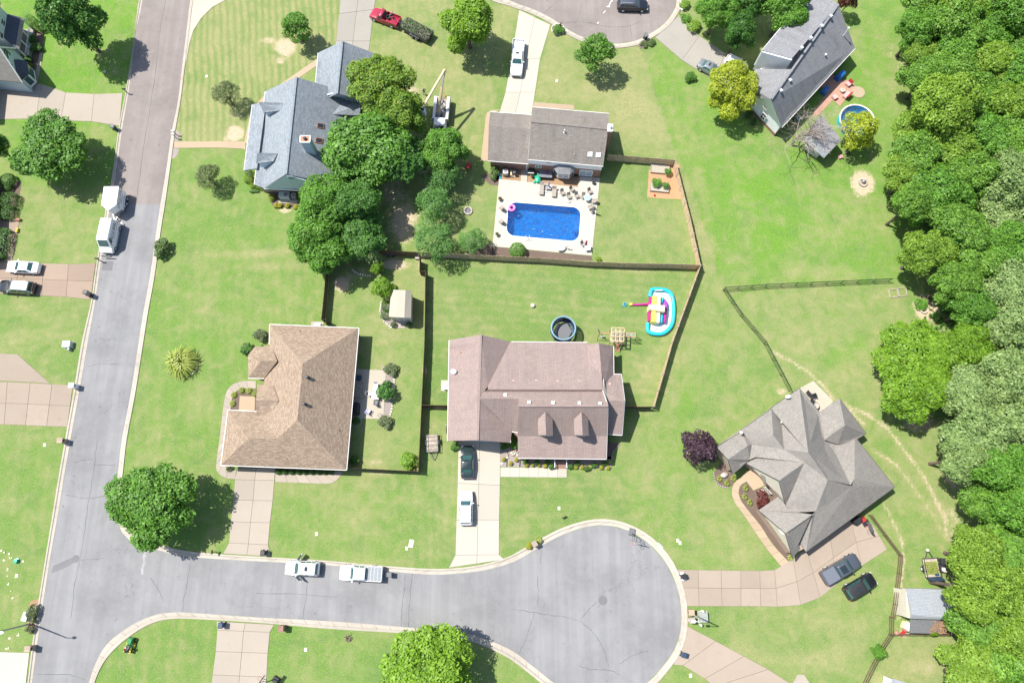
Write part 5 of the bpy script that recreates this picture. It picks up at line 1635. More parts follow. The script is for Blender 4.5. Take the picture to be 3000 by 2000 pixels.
P=np.array([tuple(l4[0].lerp(l4[1],min(1,max(0,a))).lerp(l4[3].lerp(l4[2],min(1,max(0,a))),b)+Vector((0,0,.06+.06*random.random())))for a,b in zip(u,v_)])
P-=np.array(h.c)
lq=leaf_quads(P,unit(r_.normal(0,.4,P.shape)+np.array([0,0,1.0])),.26,r_)
o=link('leaf_litter',quads_object_mesh('leaf_litter',lq,r_.random(n),'leaf_litter'),h.r)
o['kind']='stuff'
sm=W(2632,1996,2.4)
h=House('garden_shed','small pale roof of a shed poking in at the bottom edge beside dry grass',(2640,2010),'shed')
h.roof(dict(m=[(2615,1986,2.4),(2665,2002,2.4),(2700,2040,2.0),(2605,2040,2.0)]),'roof_pale',0.1)
h.wall([(2615,1986,2.3),(2665,2002,2.3),(2700,2040,2.0),(2605,2040,2.0)],'siding_white',1.95,0.15)
# --- corner house, top left
h=House('sided_house','blue-sided corner house with a navy porch roof, white railing and bay window',(40,190))
g=lambda x,y,z_:W(*ZN(x,y),z_)
pr=[g(125,245,4.0),g(365,310,3.1),g(270,862,3.1),g(60,665,4.0)]
h.mb().slab(pr,.12).obj('porch_roof','roof_navy',h.root)
h.mb().slab([g(365,310,3.1),g(425,330,2.8),g(335,892,2.8),g(270,862,3.1)],.12).obj('porch_eave','roof_gray',h.root)
h.r=h.root
h.mb().bar(g(425,330,2.72),g(335,892,2.72),.13,.13).obj('gutter','trim_white',h.root)
wall_a,wall_b=V3(pr[0],0),V3(pr[3],0)
wall_a.x+=.02
far=Vector((-9,1.0,0))
h.mb().prism([wall_a,wall_b,wall_b+far,wall_a+far],-.05,6.0).obj('wall','siding_blue',h.root)
ov=Vector((.35,0,0))
h.mb().slab([V3(wall_a+ov+Vector((0,.4,0)),6.1),V3(wall_b+ov,6.1),V3(wall_b+far*.5,8.2),V3(wall_a+far*.5+Vector((0,.4,0)),8.2)],.15).slab([V3(wall_b+far*.5,8.2),V3(wall_a+far*.5+Vector((0,.4,0)),8.2),V3(wall_a+far+Vector((-.4,.4,0)),6.1),V3(wall_b+far+Vector((-.4,0,0)),6.1)],.15).obj('roof','roof_gray',h.root)
for pts in([ZN(20,335),ZN(98,375),ZN(75,460),ZN(15,420)],[ZN(-40,530),ZN(62,600),ZN(45,680),ZN(-40,640)]):
 w_=h.window(pts,wall_b,wall_a,'glass_teal','trim_white',(1,2),.05)
pa,pb=g(425,340,2.7),g(335,880,2.7)
for t in(0.02,0.35,0.66,0.98):
 p=pa.lerp(pb,t)
 h.mb().box((p.x-.15,p.y,1.35),(.14,.14,2.7)).obj('porch_post','trim_white',h.root)
rail=h.mb()
for z_ in(0.6,1.25):
 rail.bar((pa.x-.15,pa.y-.6,z_),(pb.x-.15,pb.y+.6,z_),.07,.07)
for k in range(25):
 p=pa.lerp(pb,.12+.76*k/24)
 rail.bar((p.x-.15,p.y,.6),(p.x-.15,p.y,1.25),.04,.04)
rail.obj('porch_railing','trim_white',h.root)
h.mb().prism([wall_a,V3(pa,0),V3(pb,0),wall_b],-.02,.5).obj('porch_floor','drive_gray',h.root)
w0,w1=W(*ZN(262,862),3.4),W(*ZN(380,1420),3.2)
w0,w1=V3(w0-Vector((.35,0,0)),0),V3(w1-Vector((.35,0,0)),0)
mid_=(w0+w1)/2
bk=Vector((-9,1.0,0))
h.mb().prism([w0,w1,w1+bk,w0+bk],-.05,3.2).obj('wall','siding_blue',h.root)
h.mb().plate([V3(w1,3.2),V3(w0,3.2),V3(mid_,7.2)],-.15).obj('gable_wall','siding_blue',h.root)
o1,o0=(w1-w0).normalized()*.35,Vector((.35,0,0))
h.mb().slab([V3(w0-o1+o0,3.1),V3(mid_+o0,7.4),V3(mid_+bk,7.4),V3(w0-o1+bk,3.1)],.15).slab([V3(w1+o1+o0,3.1),V3(mid_+o0,7.4),V3(mid_+bk,7.4),V3(w1+o1+bk,3.1)],.15).obj('wing_roof','roof_gray',h.root)
for aa,bb in((w0-o1,mid_),(w1+o1,mid_)):
 h.mb().bar(V3(aa+o0,3.05),V3(bb+o0,7.32),.12,.2).obj('rake_board','trim_white',h.root)
win=h.window([ZN(62,862),ZN(165,962),ZN(130,1045),ZN(48,950)],w1,w0,'glass_teal','trim_white',(1,2),.05)
ww=(w0-w1).normalized()
ln=(w0-w1).length
for t0 in(ln*.5-1.35,ln*.5+0.85):
 P_=lambda t,z_:V3(w1+ww*t+Vector((.0,0,0)),z_)
 h.mb().plate([P_(t0,4.3),P_(t0+.45,4.3),P_(t0+.45,5.6),P_(t0,5.6)],.05).obj('shutter','shutter_blue',h.root)
nb=Vector((ww.y,-ww.x,0))
bq=[w1+ww*(ln*.12),w1+ww*(ln*.24)+nb*1.0,w1+ww*(ln*.62)+nb*1.0,w1+ww*(ln*.74)]
h.mb().prism([(p.x,p.y)for p in bq],0.3,2.5).obj('bay_wall','trim_white',h.root)
for a3,b3 in((bq[0],bq[1]),(bq[1],bq[2]),(bq[2],bq[3])):
 l_=(b3-a3).length
 h.window_at(a3,b3,.16,l_-.16,.7,2.3,'glass_teal','trim_white',(1,1),.05)
bo=[w1+ww*(ln*.09)-nb*.02,w1+ww*(ln*.22)+nb*1.25,w1+ww*(ln*.64)+nb*1.25,w1+ww*(ln*.77)-nb*.02]
t_=[w1+ww*(ln*.25)+nb*.05,w1+ww*(ln*.6)+nb*.05]
h.mb().slab([V3(bo[0],2.55),V3(bo[1],2.55),V3(t_[0],3.7)],.1).slab([V3(bo[1],2.55),V3(bo[2],2.55),V3(t_[1],3.7),V3(t_[0],3.7)],.1).slab([V3(bo[2],2.55),V3(bo[3],2.55),V3(t_[1],3.7)],.1).obj('bay_roof','roof_navy',h.root)
gar=[W(*A(8,730)),W(*A(-30,1100)),W(*A(-30,1100))+Vector((-6,0,0)),W(*A(8,730))+Vector((-6,0,0))]
gar=[p+Vector((-.4,0,0))for p in gar]
h.mb().prism(gar,-.05,2.8).obj('garage_wall','siding_blue',h.root)
h.mb().slab([V3(gar[0]+Vector((.3,.3,0)),2.8),V3(gar[1]+Vector((.3,-.3,0)),2.8),V3(gar[2]+Vector((0,-.3,0)),4.6),V3(gar[3]+Vector((0,.3,0)),4.6)],.15).obj('garage_roof','roof_gray',h.root)
# --- the house behind the clipped hedges at the left edge
h=House('brick_house','dark brick house at the left edge behind clipped hedges, white window frames showing',(-10,600))
q=[W(*ZL(20,200)),W(*ZL(20,560)),W(*ZL(-30,900)),W(*ZL(-50,1600))]
a3,b3=W(-2,525),W(-14,770)
bk=Vector((-9,0,0))
h.mb().prism([a3,b3,b3+bk,a3+bk],-.05,2.9).obj('wall','brick_red',h.root)
h.mb().slab([V3(a3+Vector((.4,.4,0)),2.9),V3(b3+Vector((.4,-.4,0)),2.9),V3(b3+bk*.5,5.6),V3(a3+bk*.5,5.6)],.15).slab([V3(b3+bk*.5,5.6),V3(a3+bk*.5,5.6),V3(a3+bk,2.9),V3(b3+bk,2.9)],.15).obj('roof','roof_slate',h.root)
for t in(1.2,4.4):
 h.window_at(b3,a3,(b3-a3).length-t-1.3,(b3-a3).length-t,.8,2.2,'glass_dark','trim_white',(2,2))
# --- fences
_panel={}
def fence(name,label,pts,zt=1.83,m='wood_cedar',side=1,plen=2.44,style='board',group=None,post=None,mp=None):
 """fence along the top-edge points; panels and posts are its parts"""
 P=[W(p[0],p[1],zt)for p in pts]
 root=thing(name,label,'fence',(P[0].x,P[0].y,0),0,group)
 mp=mp or('wood_gray' if m=='wood_cedar' else m)
 def post_at(p,k):
  key=('post',mp,round(zt,2),style)
  if key not in _panel:
   mb=MB()
   w=.1 if style=='board' else .06
   mb.bx(-w/2,w/2,-w/2,w/2,-.05,zt+.06)
   mb.prism([(-w*.6,-w*.6),(w*.6,-w*.6),(w*.6,w*.6),(-w*.6,w*.6)],zt+.062,zt+.09)
   _panel[key]=mb.mesh('post',mp)
  link('post',_panel[key],root,(p.x-P[0].x,p.y-P[0].y,0),k)
 for a,b in zip(P[:-1],P[1:]):
  d=Vector((b.x-a.x,b.y-a.y,0))
  n=max(1,round(d.length/plen))
  ln=d.length/n
  ang=math.atan2(d.y,d.x)
  key=(round(ln,2),round(zt,2),m,style,side)
  if key not in _panel:
   r=random.Random(len(_panel))
   mb=MB()
   if style=='board':
    k=max(1,int(ln/0.145))
    w=ln/k
    for i in range(k):
     z1=zt+r.uniform(-.03,.015)
     y0=r.uniform(-.006,.006)
     mb.bx(i*w+.006,(i+1)*w-.006,y0-.011,y0+.011,.03,z1)
    for z in(.35,.95,1.55):
     mb.bx(0,ln,side*.012 if side>0 else side*.012-.045,side*.012+.045 if side>0 else side*.012,z*zt/1.83-.045,z*zt/1.83+.045)
   elif style=='iron':
    for z in(.12,zt-.12):
     mb.bx(0,ln,-.015,.015,z-.015,z+.015)
    mb.bx(0,ln,-.02,.02,zt-.02,zt)
    k=max(1,int(ln/0.13))
    for i in range(1,k):
     mb.bx(ln*i/k-.009,ln*i/k+.009,-.009,.009,.08,zt)
   else:
    for z in(.3,.75,zt-.06):
     mb.bx(0,ln,-.018,.018,z-.04,z+.04)
    k=max(1,int(ln/0.2))
    for i in range(1,k):
     mb.bx(ln*i/k-.005,ln*i/k+.005,-.008,.002,.06,zt-.06)
    for i in range(1,6):
     mb.bx(0,ln,-.008,.002,zt*i/6-.005,zt*i/6+.005)
   _panel[key]=mb.mesh('panel',m)
  for i in range(n):
   q=a+d*(i/n)
   o=link('panel',_panel[key],root,(q.x-P[0].x,q.y-P[0].y,0),ang)
   post_at(q,ang)
  post_at(b,ang)
 return root
fence('wooden_fence','short wooden fence run from the pool house to the raised garden beds',[C(885,1420),C(1160,1440),C(1500,1470)],side=-1)
fence('wooden_fence','cedar fence slanting along the east side of the pool yard',[C(1502,1471),G(1560,130),G(1640,440),G(1732,862)],side=1)
fence('wooden_fence','long cedar fence between the pool yard and the trampoline yard',[G(1730,865),G(1430,855),G(1120,850),G(720,835),G(250,800),F(2352,790),F(1800,760),F(1480,747)],side=1)
fence('wooden_fence','dark fence run behind the shrubs north of the cream shed',[F(1500,747),F(1190,735),F(640,725)],m='wood_dark',side=1)
fence('wooden_fence','cedar fence slanting beside the inflatable water pool',[G(1735,872),G(1480,1568),K(1310,592)],side=1)
fence('wooden_fence','short fence run from the mauve-roofed house to the slanting fence',[K(1290,598),K(1040,598)],m='wood_dark',side=1)
fence('wooden_fence','dark fence between the patio yard and the trampoline yard',[F(1503,800),F(1503,920),F(1556,922),F(1556,960),F(1548,1568),J(1520,580),J(1505,900),J(1490,1190)],m='wood_dark',side=-1)
fence('wooden_fence','dark fence south of the lawn beside the tan-roofed house',[J(1488,1192),J(1000,1168),J(840,1160)],m='wood_dark',side=1)
fence('wooden_fence','short dark fence joining the mauve-roofed house to the side fence',[J(1525,582),J(1765,586)],m='wood_dark',side=1)
fence('wooden_fence','dark double fence west of the cream shed running up under the trees',[F(640,760),F(638,930),F(628,1080),F(600,1358),F(640,1362),F(640,1400)],m='wood_dark',side=-1)
fence('iron_fence','green-black iron fence along the north of the right-hand yard',[H(1150,990),H(700,1010),H(0,1042),G(1962,1070)],1.3,'iron_green',style='iron')
fence('iron_fence','green-black iron fence slanting down to the many-gabled house',[G(1960,1072),G(2120,1310),G(2340,1568),L(220,438)],1.3,'iron_green',style='iron')
fence('rail_fence','brown rail fence with wire bending round the yard with the dump trailer',[Q(960,25),Q(1100,215),Q(1240,398),Q(1225,560),Q(1190,850),Q(1165,968)],1.25,'wood_dark',style='rail')
fence('rail_fence','brown rail fence along the south side of the pale shed',[Q(1155,970),Q(1155,1128),Q(1450,1130),Q(1790,1130)],1.25,'wood_dark',style='rail')
fence('rail_fence','brown rail fence slanting off the bottom edge past the round green tree',[Q(1150,1135),Q(1075,1245),Q(1000,1395),Q(900,1600)],1.25,'wood_dark',style='rail')
# --- vehicles
SPEC={
'sedan':dict(W=1.82,H=1.46,belt=.97,cab=(.15,.715),roof=(.27,.545),fw=.97,
st=[(0,.74,.78),(.015,.86,.93),(.06,.94,1.0),(.16,1,1.01),(.45,1,.97),(.68,1,.98),(.74,.99,.95),(.86,.965,.87),(.94,.9,.76),(.985,.79,.66),(1,.66,.58)]),
'suv':dict(W=1.92,H=1.72,belt=1.08,cab=(.025,.72),roof=(.075,.56),fw=1.0,
st=[(0,.84,.92),(.012,.92,1.04),(.05,.97,1.09),(.2,1,1.09),(.5,1,1.07),(.7,1,1.09),(.77,.99,1.06),(.88,.96,.99),(.95,.9,.88),(.99,.8,.76),(1,.7,.68)]),
'pickup':dict(W=2.0,H=1.88,belt=1.18,cab=(.36,.745),roof=(.375,.645),fw=1.0,
st=[(0,.94,.78),(.01,.97,.80),(.35,1,.80),(.355,1,1.22),(.5,1,1.2),(.72,1,1.2),(.78,.99,1.17),(.9,.97,1.1),(.96,.93,1.0),(.99,.86,.9),(1,.8,.82)]),
'regular':dict(W=1.98,H=1.80,belt=1.15,cab=(.50,.74),roof=(.53,.655),fw=1.0,
st=[(0,.95,.78),(.01,.97,.80),(.49,1,.80),(.495,1,1.18),(.6,1,1.16),(.74,1,1.17),(.8,.99,1.13),(.9,.98,1.08),(.97,.95,1.0),(.99,.9,.9),(1,.88,.82)]),
'van':dict(W=2.05,H=2.55,belt=1.35,cab=(.004,.875),roof=(.012,.725),fw=1.0,
st=[(0,.95,1.3),(.02,.99,1.35),(.5,1,1.35),(.8,1,1.33),(.87,.985,1.24),(.94,.93,1.05),(.985,.83,.85),(1,.72,.75)]),
}
def rrect(x0,x1,hw,r,z,n=4):
 out=[]
 for cx,cy,a0 in((x1-r,hw-r,0),(x0+r,hw-r,90),(x0+r,-hw+r,180),(x1-r,-hw+r,270)):
  for k in range(n+1):
   a=R(a0+90*k/n)
   out.append((cx+r*math.cos(a),cy+r*math.sin(a),z))
 return out
def rings(mb,rs):
 n=len(rs[0])
 vs=[p for r in rs for p in r]
 fs=[(i*n+k,i*n+(k+1)%n,(i+1)*n+(k+1)%n,(i+1)*n+k)for i in range(len(rs)-1)for k in range(n)]
 fs+=[tuple((len(rs)-1)*n+k for k in range(n)),tuple(range(n-1,-1,-1))]
 return mb.add(vs,fs)
def wheel(parent,x,y,r=0.34,w=0.23,m='metal_light'):
 wh=MB().lathe((x,y-w/2,r),[(r*.6,0),(r*.93,0.0),(r,.04),(r,w-.04),(r*.93,w),(r*.6,w)],20,'y').obj('wheel','rubber',parent,40)
 o=1 if y>0 else-1
 yy=y+o*(w/2-.02)
 mb=MB().lathe((x,min(yy,yy+o*.03),r),[(r*.08,0),(r*.6,0),(r*.62,.03),(r*.08,.03)],16,'y')
 for k in range(5):
  a=k*1.2566
  mb.bar((x,yy+o*.035,r),(x+math.cos(a)*r*.55,yy+o*.035,r+math.sin(a)*r*.55),.05,.03)
 mb.obj('rim',m,wh)
 return wh
def car(name,label,cat,rear,front,style,paint,group=None,L=None,zref=.7,zr=None,glass='glass_dark',sunroof=None,cover=None,H=None,doors_open=False,rail=False,door_glass=True,z0=.03,roof_tone=None):
 s=dict(SPEC[style])
 a,b=W(*rear,zr or zref),W(*front,zref)
 a.z=b.z
 L=L or(b-a).length
 c=(a+b)/2
 root=thing(name,label,cat,(c.x,c.y,z0),math.atan2(b.y-a.y,b.x-a.x),group)
 Wd,Hh=s['W'],H or s['H']
 X=lambda f:(f-.5)*L
 mb=MB()
 prof=[]
 for f,wf,zt in s['st']:
  w=Wd/2*wf
  zb=.26 if .02<f<.985 else .36
  x=X(f)
  half=[(w*.9,zb),(w*.99,zb+.12),(w,zb+.3 if zt>zb+.45 else(zb+zt)/2),(w*.985,zt-.12),(w*.94,zt-.035),(w*.8,zt),(w*.4,zt+.012)]
  prof.append([(x,-y,z)for y,z in half]+[(x,y,z)for y,z in half[::-1]])
 n=len(prof[0])
 vs=[p for r in prof for p in r]
 fs=[(i*n+k,(i+1)*n+k,(i+1)*n+(k+1)%n,i*n+(k+1)%n)for i in range(len(prof)-1)for k in range(n)]
 fs+=[tuple(range(n)),tuple((len(prof)-1)*n+k for k in range(n-1,-1,-1))]
 mb.add(vs,fs)
 body=mb.obj('body',paint,root,38)
 zb,(c0,c1),(r0,r1)=s['belt'],s['cab'],s['roof']
 hb,hr=Wd/2*.955,Wd/2*(.77 if style!='van' else .86)
 def ringat(t):
  e=0 if t<=.86 else((t-.86)/.14)**2*.10
  tt=min(t,.86)/.86
  return X(c0)+(X(r0)-X(c0))*tt+e*1.4,X(c1)+(X(r1)-X(c1))*tt-e*2.2,hb+(hr-hb)*tt-e,zb-.03+(Hh-zb+.03)*t
 rs=[]
 for t in(0,.43,.86,.93,.975,1.0):
  x0,x1,hw,z=ringat(t)
  rs.append(rrect(x0,x1,hw,.15,z))
 cabin=rings(MB(),rs).obj('cabin',roof_tone or paint,root,40)
 def pane(nm,f0,f1,t0,t1,side):
  q=[]
  for t,ff in((t0,f0),(t0,f1),(t1,f1),(t1,f0)):
   x0,x1,hw,z=ringat(t)
   if side in(1,-1):
    q.append(Vector((x0+(x1-x0)*ff,side*hw,z)))
   else:
    q.append(Vector((x1 if side=='f' else x0,hw*(ff*2-1),z)))
  if side in(-1,'f'):
   pass
  else:
   q=q[::-1]
  return MB().plate(q,.014).obj(nm,glass,cabin)
 pane('windshield',.09,.91,.12,.84,'f')
 if style=='van':
  for sd in(1,-1):
   pane('side_window',.80,.93,.16,.70,sd)
 elif style=='regular':
  pane('rear_window',.12,.88,.2,.8,'r')
  for sd in(1,-1):
   pane('side_window',.16,.80,.12,.82,sd)
 else:
  pane('rear_window',.1,.9,.14,.82,'r')
  for sd in(1,-1):
   if style=='suv':
    pane('side_window',.07,.27,.18,.80,sd)
    pane('side_window',.30,.54,.15,.82,sd)
    pane('side_window',.57,.86,.15,.82,sd)
   else:
    pane('side_window',.14,.47,.16,.82,sd)
    pane('side_window',.51,.86,.16,.82,sd)
 wb0,wb1={'sedan':(.2,.81),'suv':(.19,.81),'pickup':(.21,.83),'regular':(.2,.83),'van':(.19,.84)}[style]
 rw=.34 if style=='sedan' else .38
 for f in(wb0,wb1):
  for sd in(1,-1):
   wheel(root,X(f),sd*(Wd/2-.10),rw)
 for sd in(1,-1):
  zl=s['st'][-2][2]-.08
  MB().box((X(.972),sd*Wd*.36,zl),(.2,.34,.14)).obj('headlight','lamp_clear',root)
  MB().box((X(.012),sd*Wd*.40,s['st'][1][2]-.12 if style not in('pickup','regular')else .98),(.09,.16,.22)).obj('taillight','lamp_red',root)
  x0,x1,hw,z=ringat(.1)
  mm=MB().box((x1-.32,sd*(hw+.13),z+.08),(.13,.2,.14)).obj('side_mirror',paint if style!='van' else 'plastic_black',root)
 MB().box((X(.995),0,.42),(.10,Wd*.62,.18)).obj('front_bumper','plastic_black' if style in('pickup','suv','van')else paint,root)
 MB().box((X(.004),0,.45),(.10,Wd*.8,.17)).obj('rear_bumper','metal_light' if style=='regular' else('plastic_black' if style!='sedan' else paint),root)
 if style in('pickup','regular'):
  xb1=X(c0)-.04
  m2=MB()
  for sd in(1,-1):
   m2.bx(X(.012),xb1,sd*(Wd/2*.97)-.04-(.06 if sd>0 else-.06),sd*(Wd/2*.97)+.04-(.04 if sd>0 else-.04),.5,1.24)
  m2.bx(xb1-.05,xb1,-Wd/2*.92,Wd/2*.92,.5,1.24)
  m2.obj('bed_side',paint,root)
  MB().bx(X(.006),X(.006)+.07,-Wd/2*.9,Wd/2*.9,.55,1.24).obj('tailgate',paint,root)
  if cover:
   cv=MB().bx(X(.02),xb1-.06,-Wd/2*.87,Wd/2*.87,1.235,1.275).obj('bed_cover',cover,root)
   for k in range(1,4):
    xk=X(.02)+(xb1-.06-X(.02))*k/4
    MB().bx(xk-.015,xk+.015,-Wd/2*.86,Wd/2*.86,1.277,1.287).obj('cover_rib','metal_light' if cover=='tonneau_gray' else cover,cv)
 if sunroof:
  f0,f1,hwf=sunroof
  x0,x1,hw,z=ringat(1.0)
  MB().bx(x0+(x1-x0)*f0,x0+(x1-x0)*f1,-hw*hwf,hw*hwf,z+.001,z+.014).obj('sunroof','glass_dark',cabin)
 if rail:
  x0,x1,hw,z=ringat(1.0)
  for sd in(1,-1):
   MB().bar((x0+.15,sd*(hw-.04),z+.05),(x1-.25,sd*(hw-.04),z+.05),.04,.05).obj('roof_rail','metal_light',cabin)
 if doors_open:
  for sd in(1,-1):
   x0,x1,hw,z=ringat(.0)
   hx=x1-.25
   dd=MB()
   e=Vector((-math.cos(R(58 if sd<0 else 40)),sd*math.sin(R(58 if sd<0 else 40)),0))
   p=Vector((hx,sd*hw,0))
   dd.bar(p+Vector((0,0,.72)),p+e*1.05+Vector((0,0,.72)),.1,.72)
   d_=dd.obj('door',paint,root)
   d_['label']='open front door'
   MB().bar(p+e*.12+Vector((0,0,1.28)),p+e*.95+Vector((0,0,1.28)),.05,.4).obj('door_window',glass,d_)
 return root
car('parked_sedan','white sedan parked on the tan driveway above the black vehicle','car',E(362,895),E(62,880),'sedan','paint_white','cars parked on driveways',glass='glass_teal')
car('parked_suv','black SUV with a pale reflection painted on its roof nosing out at the left edge','car',E(322,1080),E(-8,1060),'suv','paint_black','cars parked on driveways',rail=True,roof_tone='paint_silver')  # reflection on the black roof is put in as a pale cabin colour
car('parked_suv','white SUV by the kerb with both front doors open','car',N(585,520),N(272,505),'suv','paint_white','vehicles parked along the kerb',sunroof=(.45,.68,.45),doors_open=True,glass='glass_teal')
car('pickup_truck','white pickup truck by the kerb with a gray ribbed bed cover','truck',N(1165,565),N(772,550),'pickup','paint_white','vehicles parked along the kerb',cover='tonneau_gray',glass='glass_teal')
car('parked_sedan','dark green-black sedan by the garage of the mauve-roofed house','car',J(1940,1258),J(1945,955),'sedan','paint_green_black','cars parked on driveways',glass='glass_teal')
car('parked_suv','white wagon parked halfway down the cream driveway behind the dark sedan','car',N(1925,118),J(1930,1368),'suv','paint_white','cars parked on driveways',glass='glass_teal',H=1.6)
car('pickup_truck','red pickup truck on the grass with tools in its open bed','truck',B(1318,215),B(1062,118),'regular','paint_red','pickup trucks')
car('pickup_truck','white crew-cab pickup with an empty bed on the cream driveway','truck',C(62,375),C(38,695),'pickup','paint_white','pickup trucks',sunroof=(.35,.6,.4),glass='glass_teal')
car('parked_suv','black SUV parked in the upper cul-de-sac','car',C(968,45),C(1250,52),'suv','paint_black','vehicles parked along the kerb',rail=True,roof_tone='paint_slate')
car('parked_sedan','silver-gray sedan with an open sunroof half under the lime tree','car',C(1718,575),C(1930,690),'sedan','paint_silver','cars parked on driveways',sunroof=(.4,.75,.5),glass='glass_teal')
car('parked_hatchback','white car mostly hidden beneath the lime tree','car',C(1960,545),C(2150,640),'suv','paint_white','cars parked on driveways',H=1.55)
car('pickup_truck','slate-gray pickup truck with a wide dark glass roof and covered bed','truck',Q(505,612),Q(825,425),'pickup','paint_slate','pickup trucks',cover='paint_slate_light',sunroof=(.05,.82,.74),glass='glass_teal')
car('parked_suv','black crossover parked on the grass beside the slate-gray pickup','car',Q(715,755),Q(975,600),'suv','paint_black','cars parked on driveways',H=1.66,sunroof=(.48,.68,.45),glass='glass_teal',roof_tone='plastic_black')
def text(name,body,parent,loc,rot,size,m='lettering_gray',ext=.002,align='CENTER',sx=1.0):
 cu=bpy.data.curves.new(name,'FONT')
 cu.body=body
 cu.size=size
 cu.extrude=ext
 cu.align_x,cu.align_y=align,'CENTER'
 cu.materials.append(MATS[m])
 tmp=link(name,cu)
 bpy.context.view_layer.update()
 me_=bpy.data.meshes.new_from_object(tmp.evaluated_get(bpy.context.evaluated_depsgraph_get()))
 bpy.data.objects.remove(tmp)
 o=link(name,me_,parent,loc)
 o.rotation_euler=rot
 o.scale.x=sx
 return o
van=car('cargo_van','white high-roof cargo van towing the enclosed trailer','van',ZK(215,730),ZK(225,1440),'van','paint_white','vehicles parked along the kerb',zref=.7,zr=2.5,glass='glass_teal')
text('lettering',"UNCLE EARL'S",van,(-.6,1.012,1.75),(R(90),0,R(180)),.95,sx=.62)
text('lettering',"UNCLE EARL'S",van,(-.6,-1.012,1.75),(R(90),0,0),.95,sx=.62)
MB().bx(-2.6,.9,1.012,1.022,1.20,1.24).bx(-2.6,.9,-1.022,-1.012,1.20,1.24).obj('side_stripe','lettering_gray',van)
MB().bx(-2.7,1.9,1.0,1.16,.34,.40).bx(-2.7,1.9,-1.16,-1.0,.34,.40).obj('running_board','metal_gray',van)
MB().box((2.95,0,.62),(.12,1.5,.3)).obj('grille','plastic_black',van)
a,b=W(*ZK(325,60),2.55),W(*ZK(248,590),2.55)
d=b-a
c=(a+b)/2
tr=thing('cargo_trailer','white enclosed cargo trailer with gray lettering hitched to the van','trailer',(c.x,c.y,.03),math.atan2(d.y,d.x))
Lh=(b-a).length/2-.45
out=[(-Lh,-1.1),(Lh-.45,-1.1),(Lh+.45,0),(Lh-.45,1.1),(-Lh,1.1)]
MB().prism(out,.48,2.5).obj('body','paint_white',tr)
MB().prism([(x*1.004,y*1.01)for x,y in out],2.5,2.56).obj('roof','paint_white',tr)
MB().prism([(Lh-.43,-1.115),(Lh+.468,0),(Lh-.43,1.115),(Lh-.45,1.1),(Lh+.45,0),(Lh-.45,-1.1)],.48,1.0).obj('stone_guard','metal_gray',tr)
for sd in(1,-1):
 for x in(-.75,.1):
  wheel(tr,x,sd*1.22,.36,.22)
 MB().tube([(-1.25,sd*1.22,.45),(-1.1,sd*1.22,.82),(.45,sd*1.22,.82),(.6,sd*1.22,.45)],.09,6).obj('fender','paint_white',tr)
 rot=(R(90),0,0 if sd<0 else R(180))
 text('lettering',"UNCLE EARL'S",tr,(-.2,sd*1.106,1.95),rot,1.0,sx=.55)
 MB().bx(-1.1,.6,sd*1.106-.004,sd*1.106+.004,1.34,1.42).obj('side_stripe','lettering_gray',tr)
MB().bar((Lh-.5,.7,.5),(Lh+1.25,0,.5),.08,.1).bar((Lh-.5,-.7,.5),(Lh+1.25,0,.5),.08,.1).obj('tow_frame','metal_light',tr)
MB().tube([(Lh+.8,0,.05),(Lh+.8,0,.95)],.05,8).obj('jack','metal_gray',tr)
def branches(parent,x0,x1,y0,y1,z,n,m='leaf_cut',leaf=.2,name='branches',hz=.5):
 r=np.random.default_rng(n)
 P=np.stack([r.uniform(x0,x1,n),r.uniform(y0,y1,n),np.zeros(n)],1)
 u=(P[:,0]-x0)/(x1-x0)*2-1
 v=(P[:,1]-y0)/(y1-y0)*2-1
 P[:,2]=z+hz*(1-u**2)*(1-v**2)*(0.75+.35*np.sin(P[:,0]*3+P[:,1]*4))*r.uniform(.6,1.05,n)
 o=link(name,quads_object_mesh(name,leaf_quads(P,unit(r.normal(0,.7,P.shape)+np.array([0,0,.8])),leaf,r,.32),r.beta(1.4,1.6,n),m),parent)
 return o
a,b=W(*B(1600,340),.9),W(*B(1365,215),.9)
c=(a+b)/2
dt=thing('dump_trailer','black dump trailer behind the red pickup heaped with cut branches','trailer',(c.x,c.y,0),math.atan2(b.y-a.y,b.x-a.x))
l2=(b-a).length/2
mb=MB()
for sd in(1,-1):
 mb.bx(-l2,l2,sd*1.05-.04,sd*1.05+.04,.6,1.25)
mb.bx(l2-.08,l2,-1.05,1.05,.6,1.25).bx(-l2,-l2+.08,-1.05,1.05,.6,1.25).bx(-l2,l2,-1.05,1.05,.5,.6)
mb.obj('bed','metal_dark',dt)
MB().bar((l2,.6,.5),(l2+1.2,0,.5),.1,.12).bar((l2,-.6,.5),(l2+1.2,0,.5),.1,.12).obj('tow_frame','metal_dark',dt)
MB().box((l2+.35,.0,.8),(.4,.6,.4)).obj('tool_box','plastic_black',dt)
for sd in(1,-1):
 for x in(-.55,.3):
  wheel(dt,x,sd*1.2,.35,.22,'metal_gray')
 MB().bx(-1.05,.8,sd*1.2-.14,sd*1.2+.14,.76,.82).obj('fender','metal_dark',dt)
branches(dt,-l2+.05,l2+.25,-1.05,1.05,1.15,2600,hz=.75).name='branch_load'
mbx=MB()
rr=random.Random(5)
for k in range(60):
 p=Vector((rr.uniform(-l2,l2),rr.uniform(-.9,.9),1.25+rr.random()*.5))
 e=p+Vector((rr.uniform(-1,1),rr.uniform(-.6,.6),rr.uniform(-.1,.25)))
 mbx.tube([p,(p+e)/2+Vector((0,0,.1)),e],[.03,.022,.01],4)
mbx.obj('branch_wood','bark_bare',dt)
def red(q,z):
 return W(*q,z)
p=W(*B(1215,165),1.0)
t=thing('plastic_tub','dark green plastic tub in the bed of the red pickup','tub',(p.x,p.y,.83),-.35)
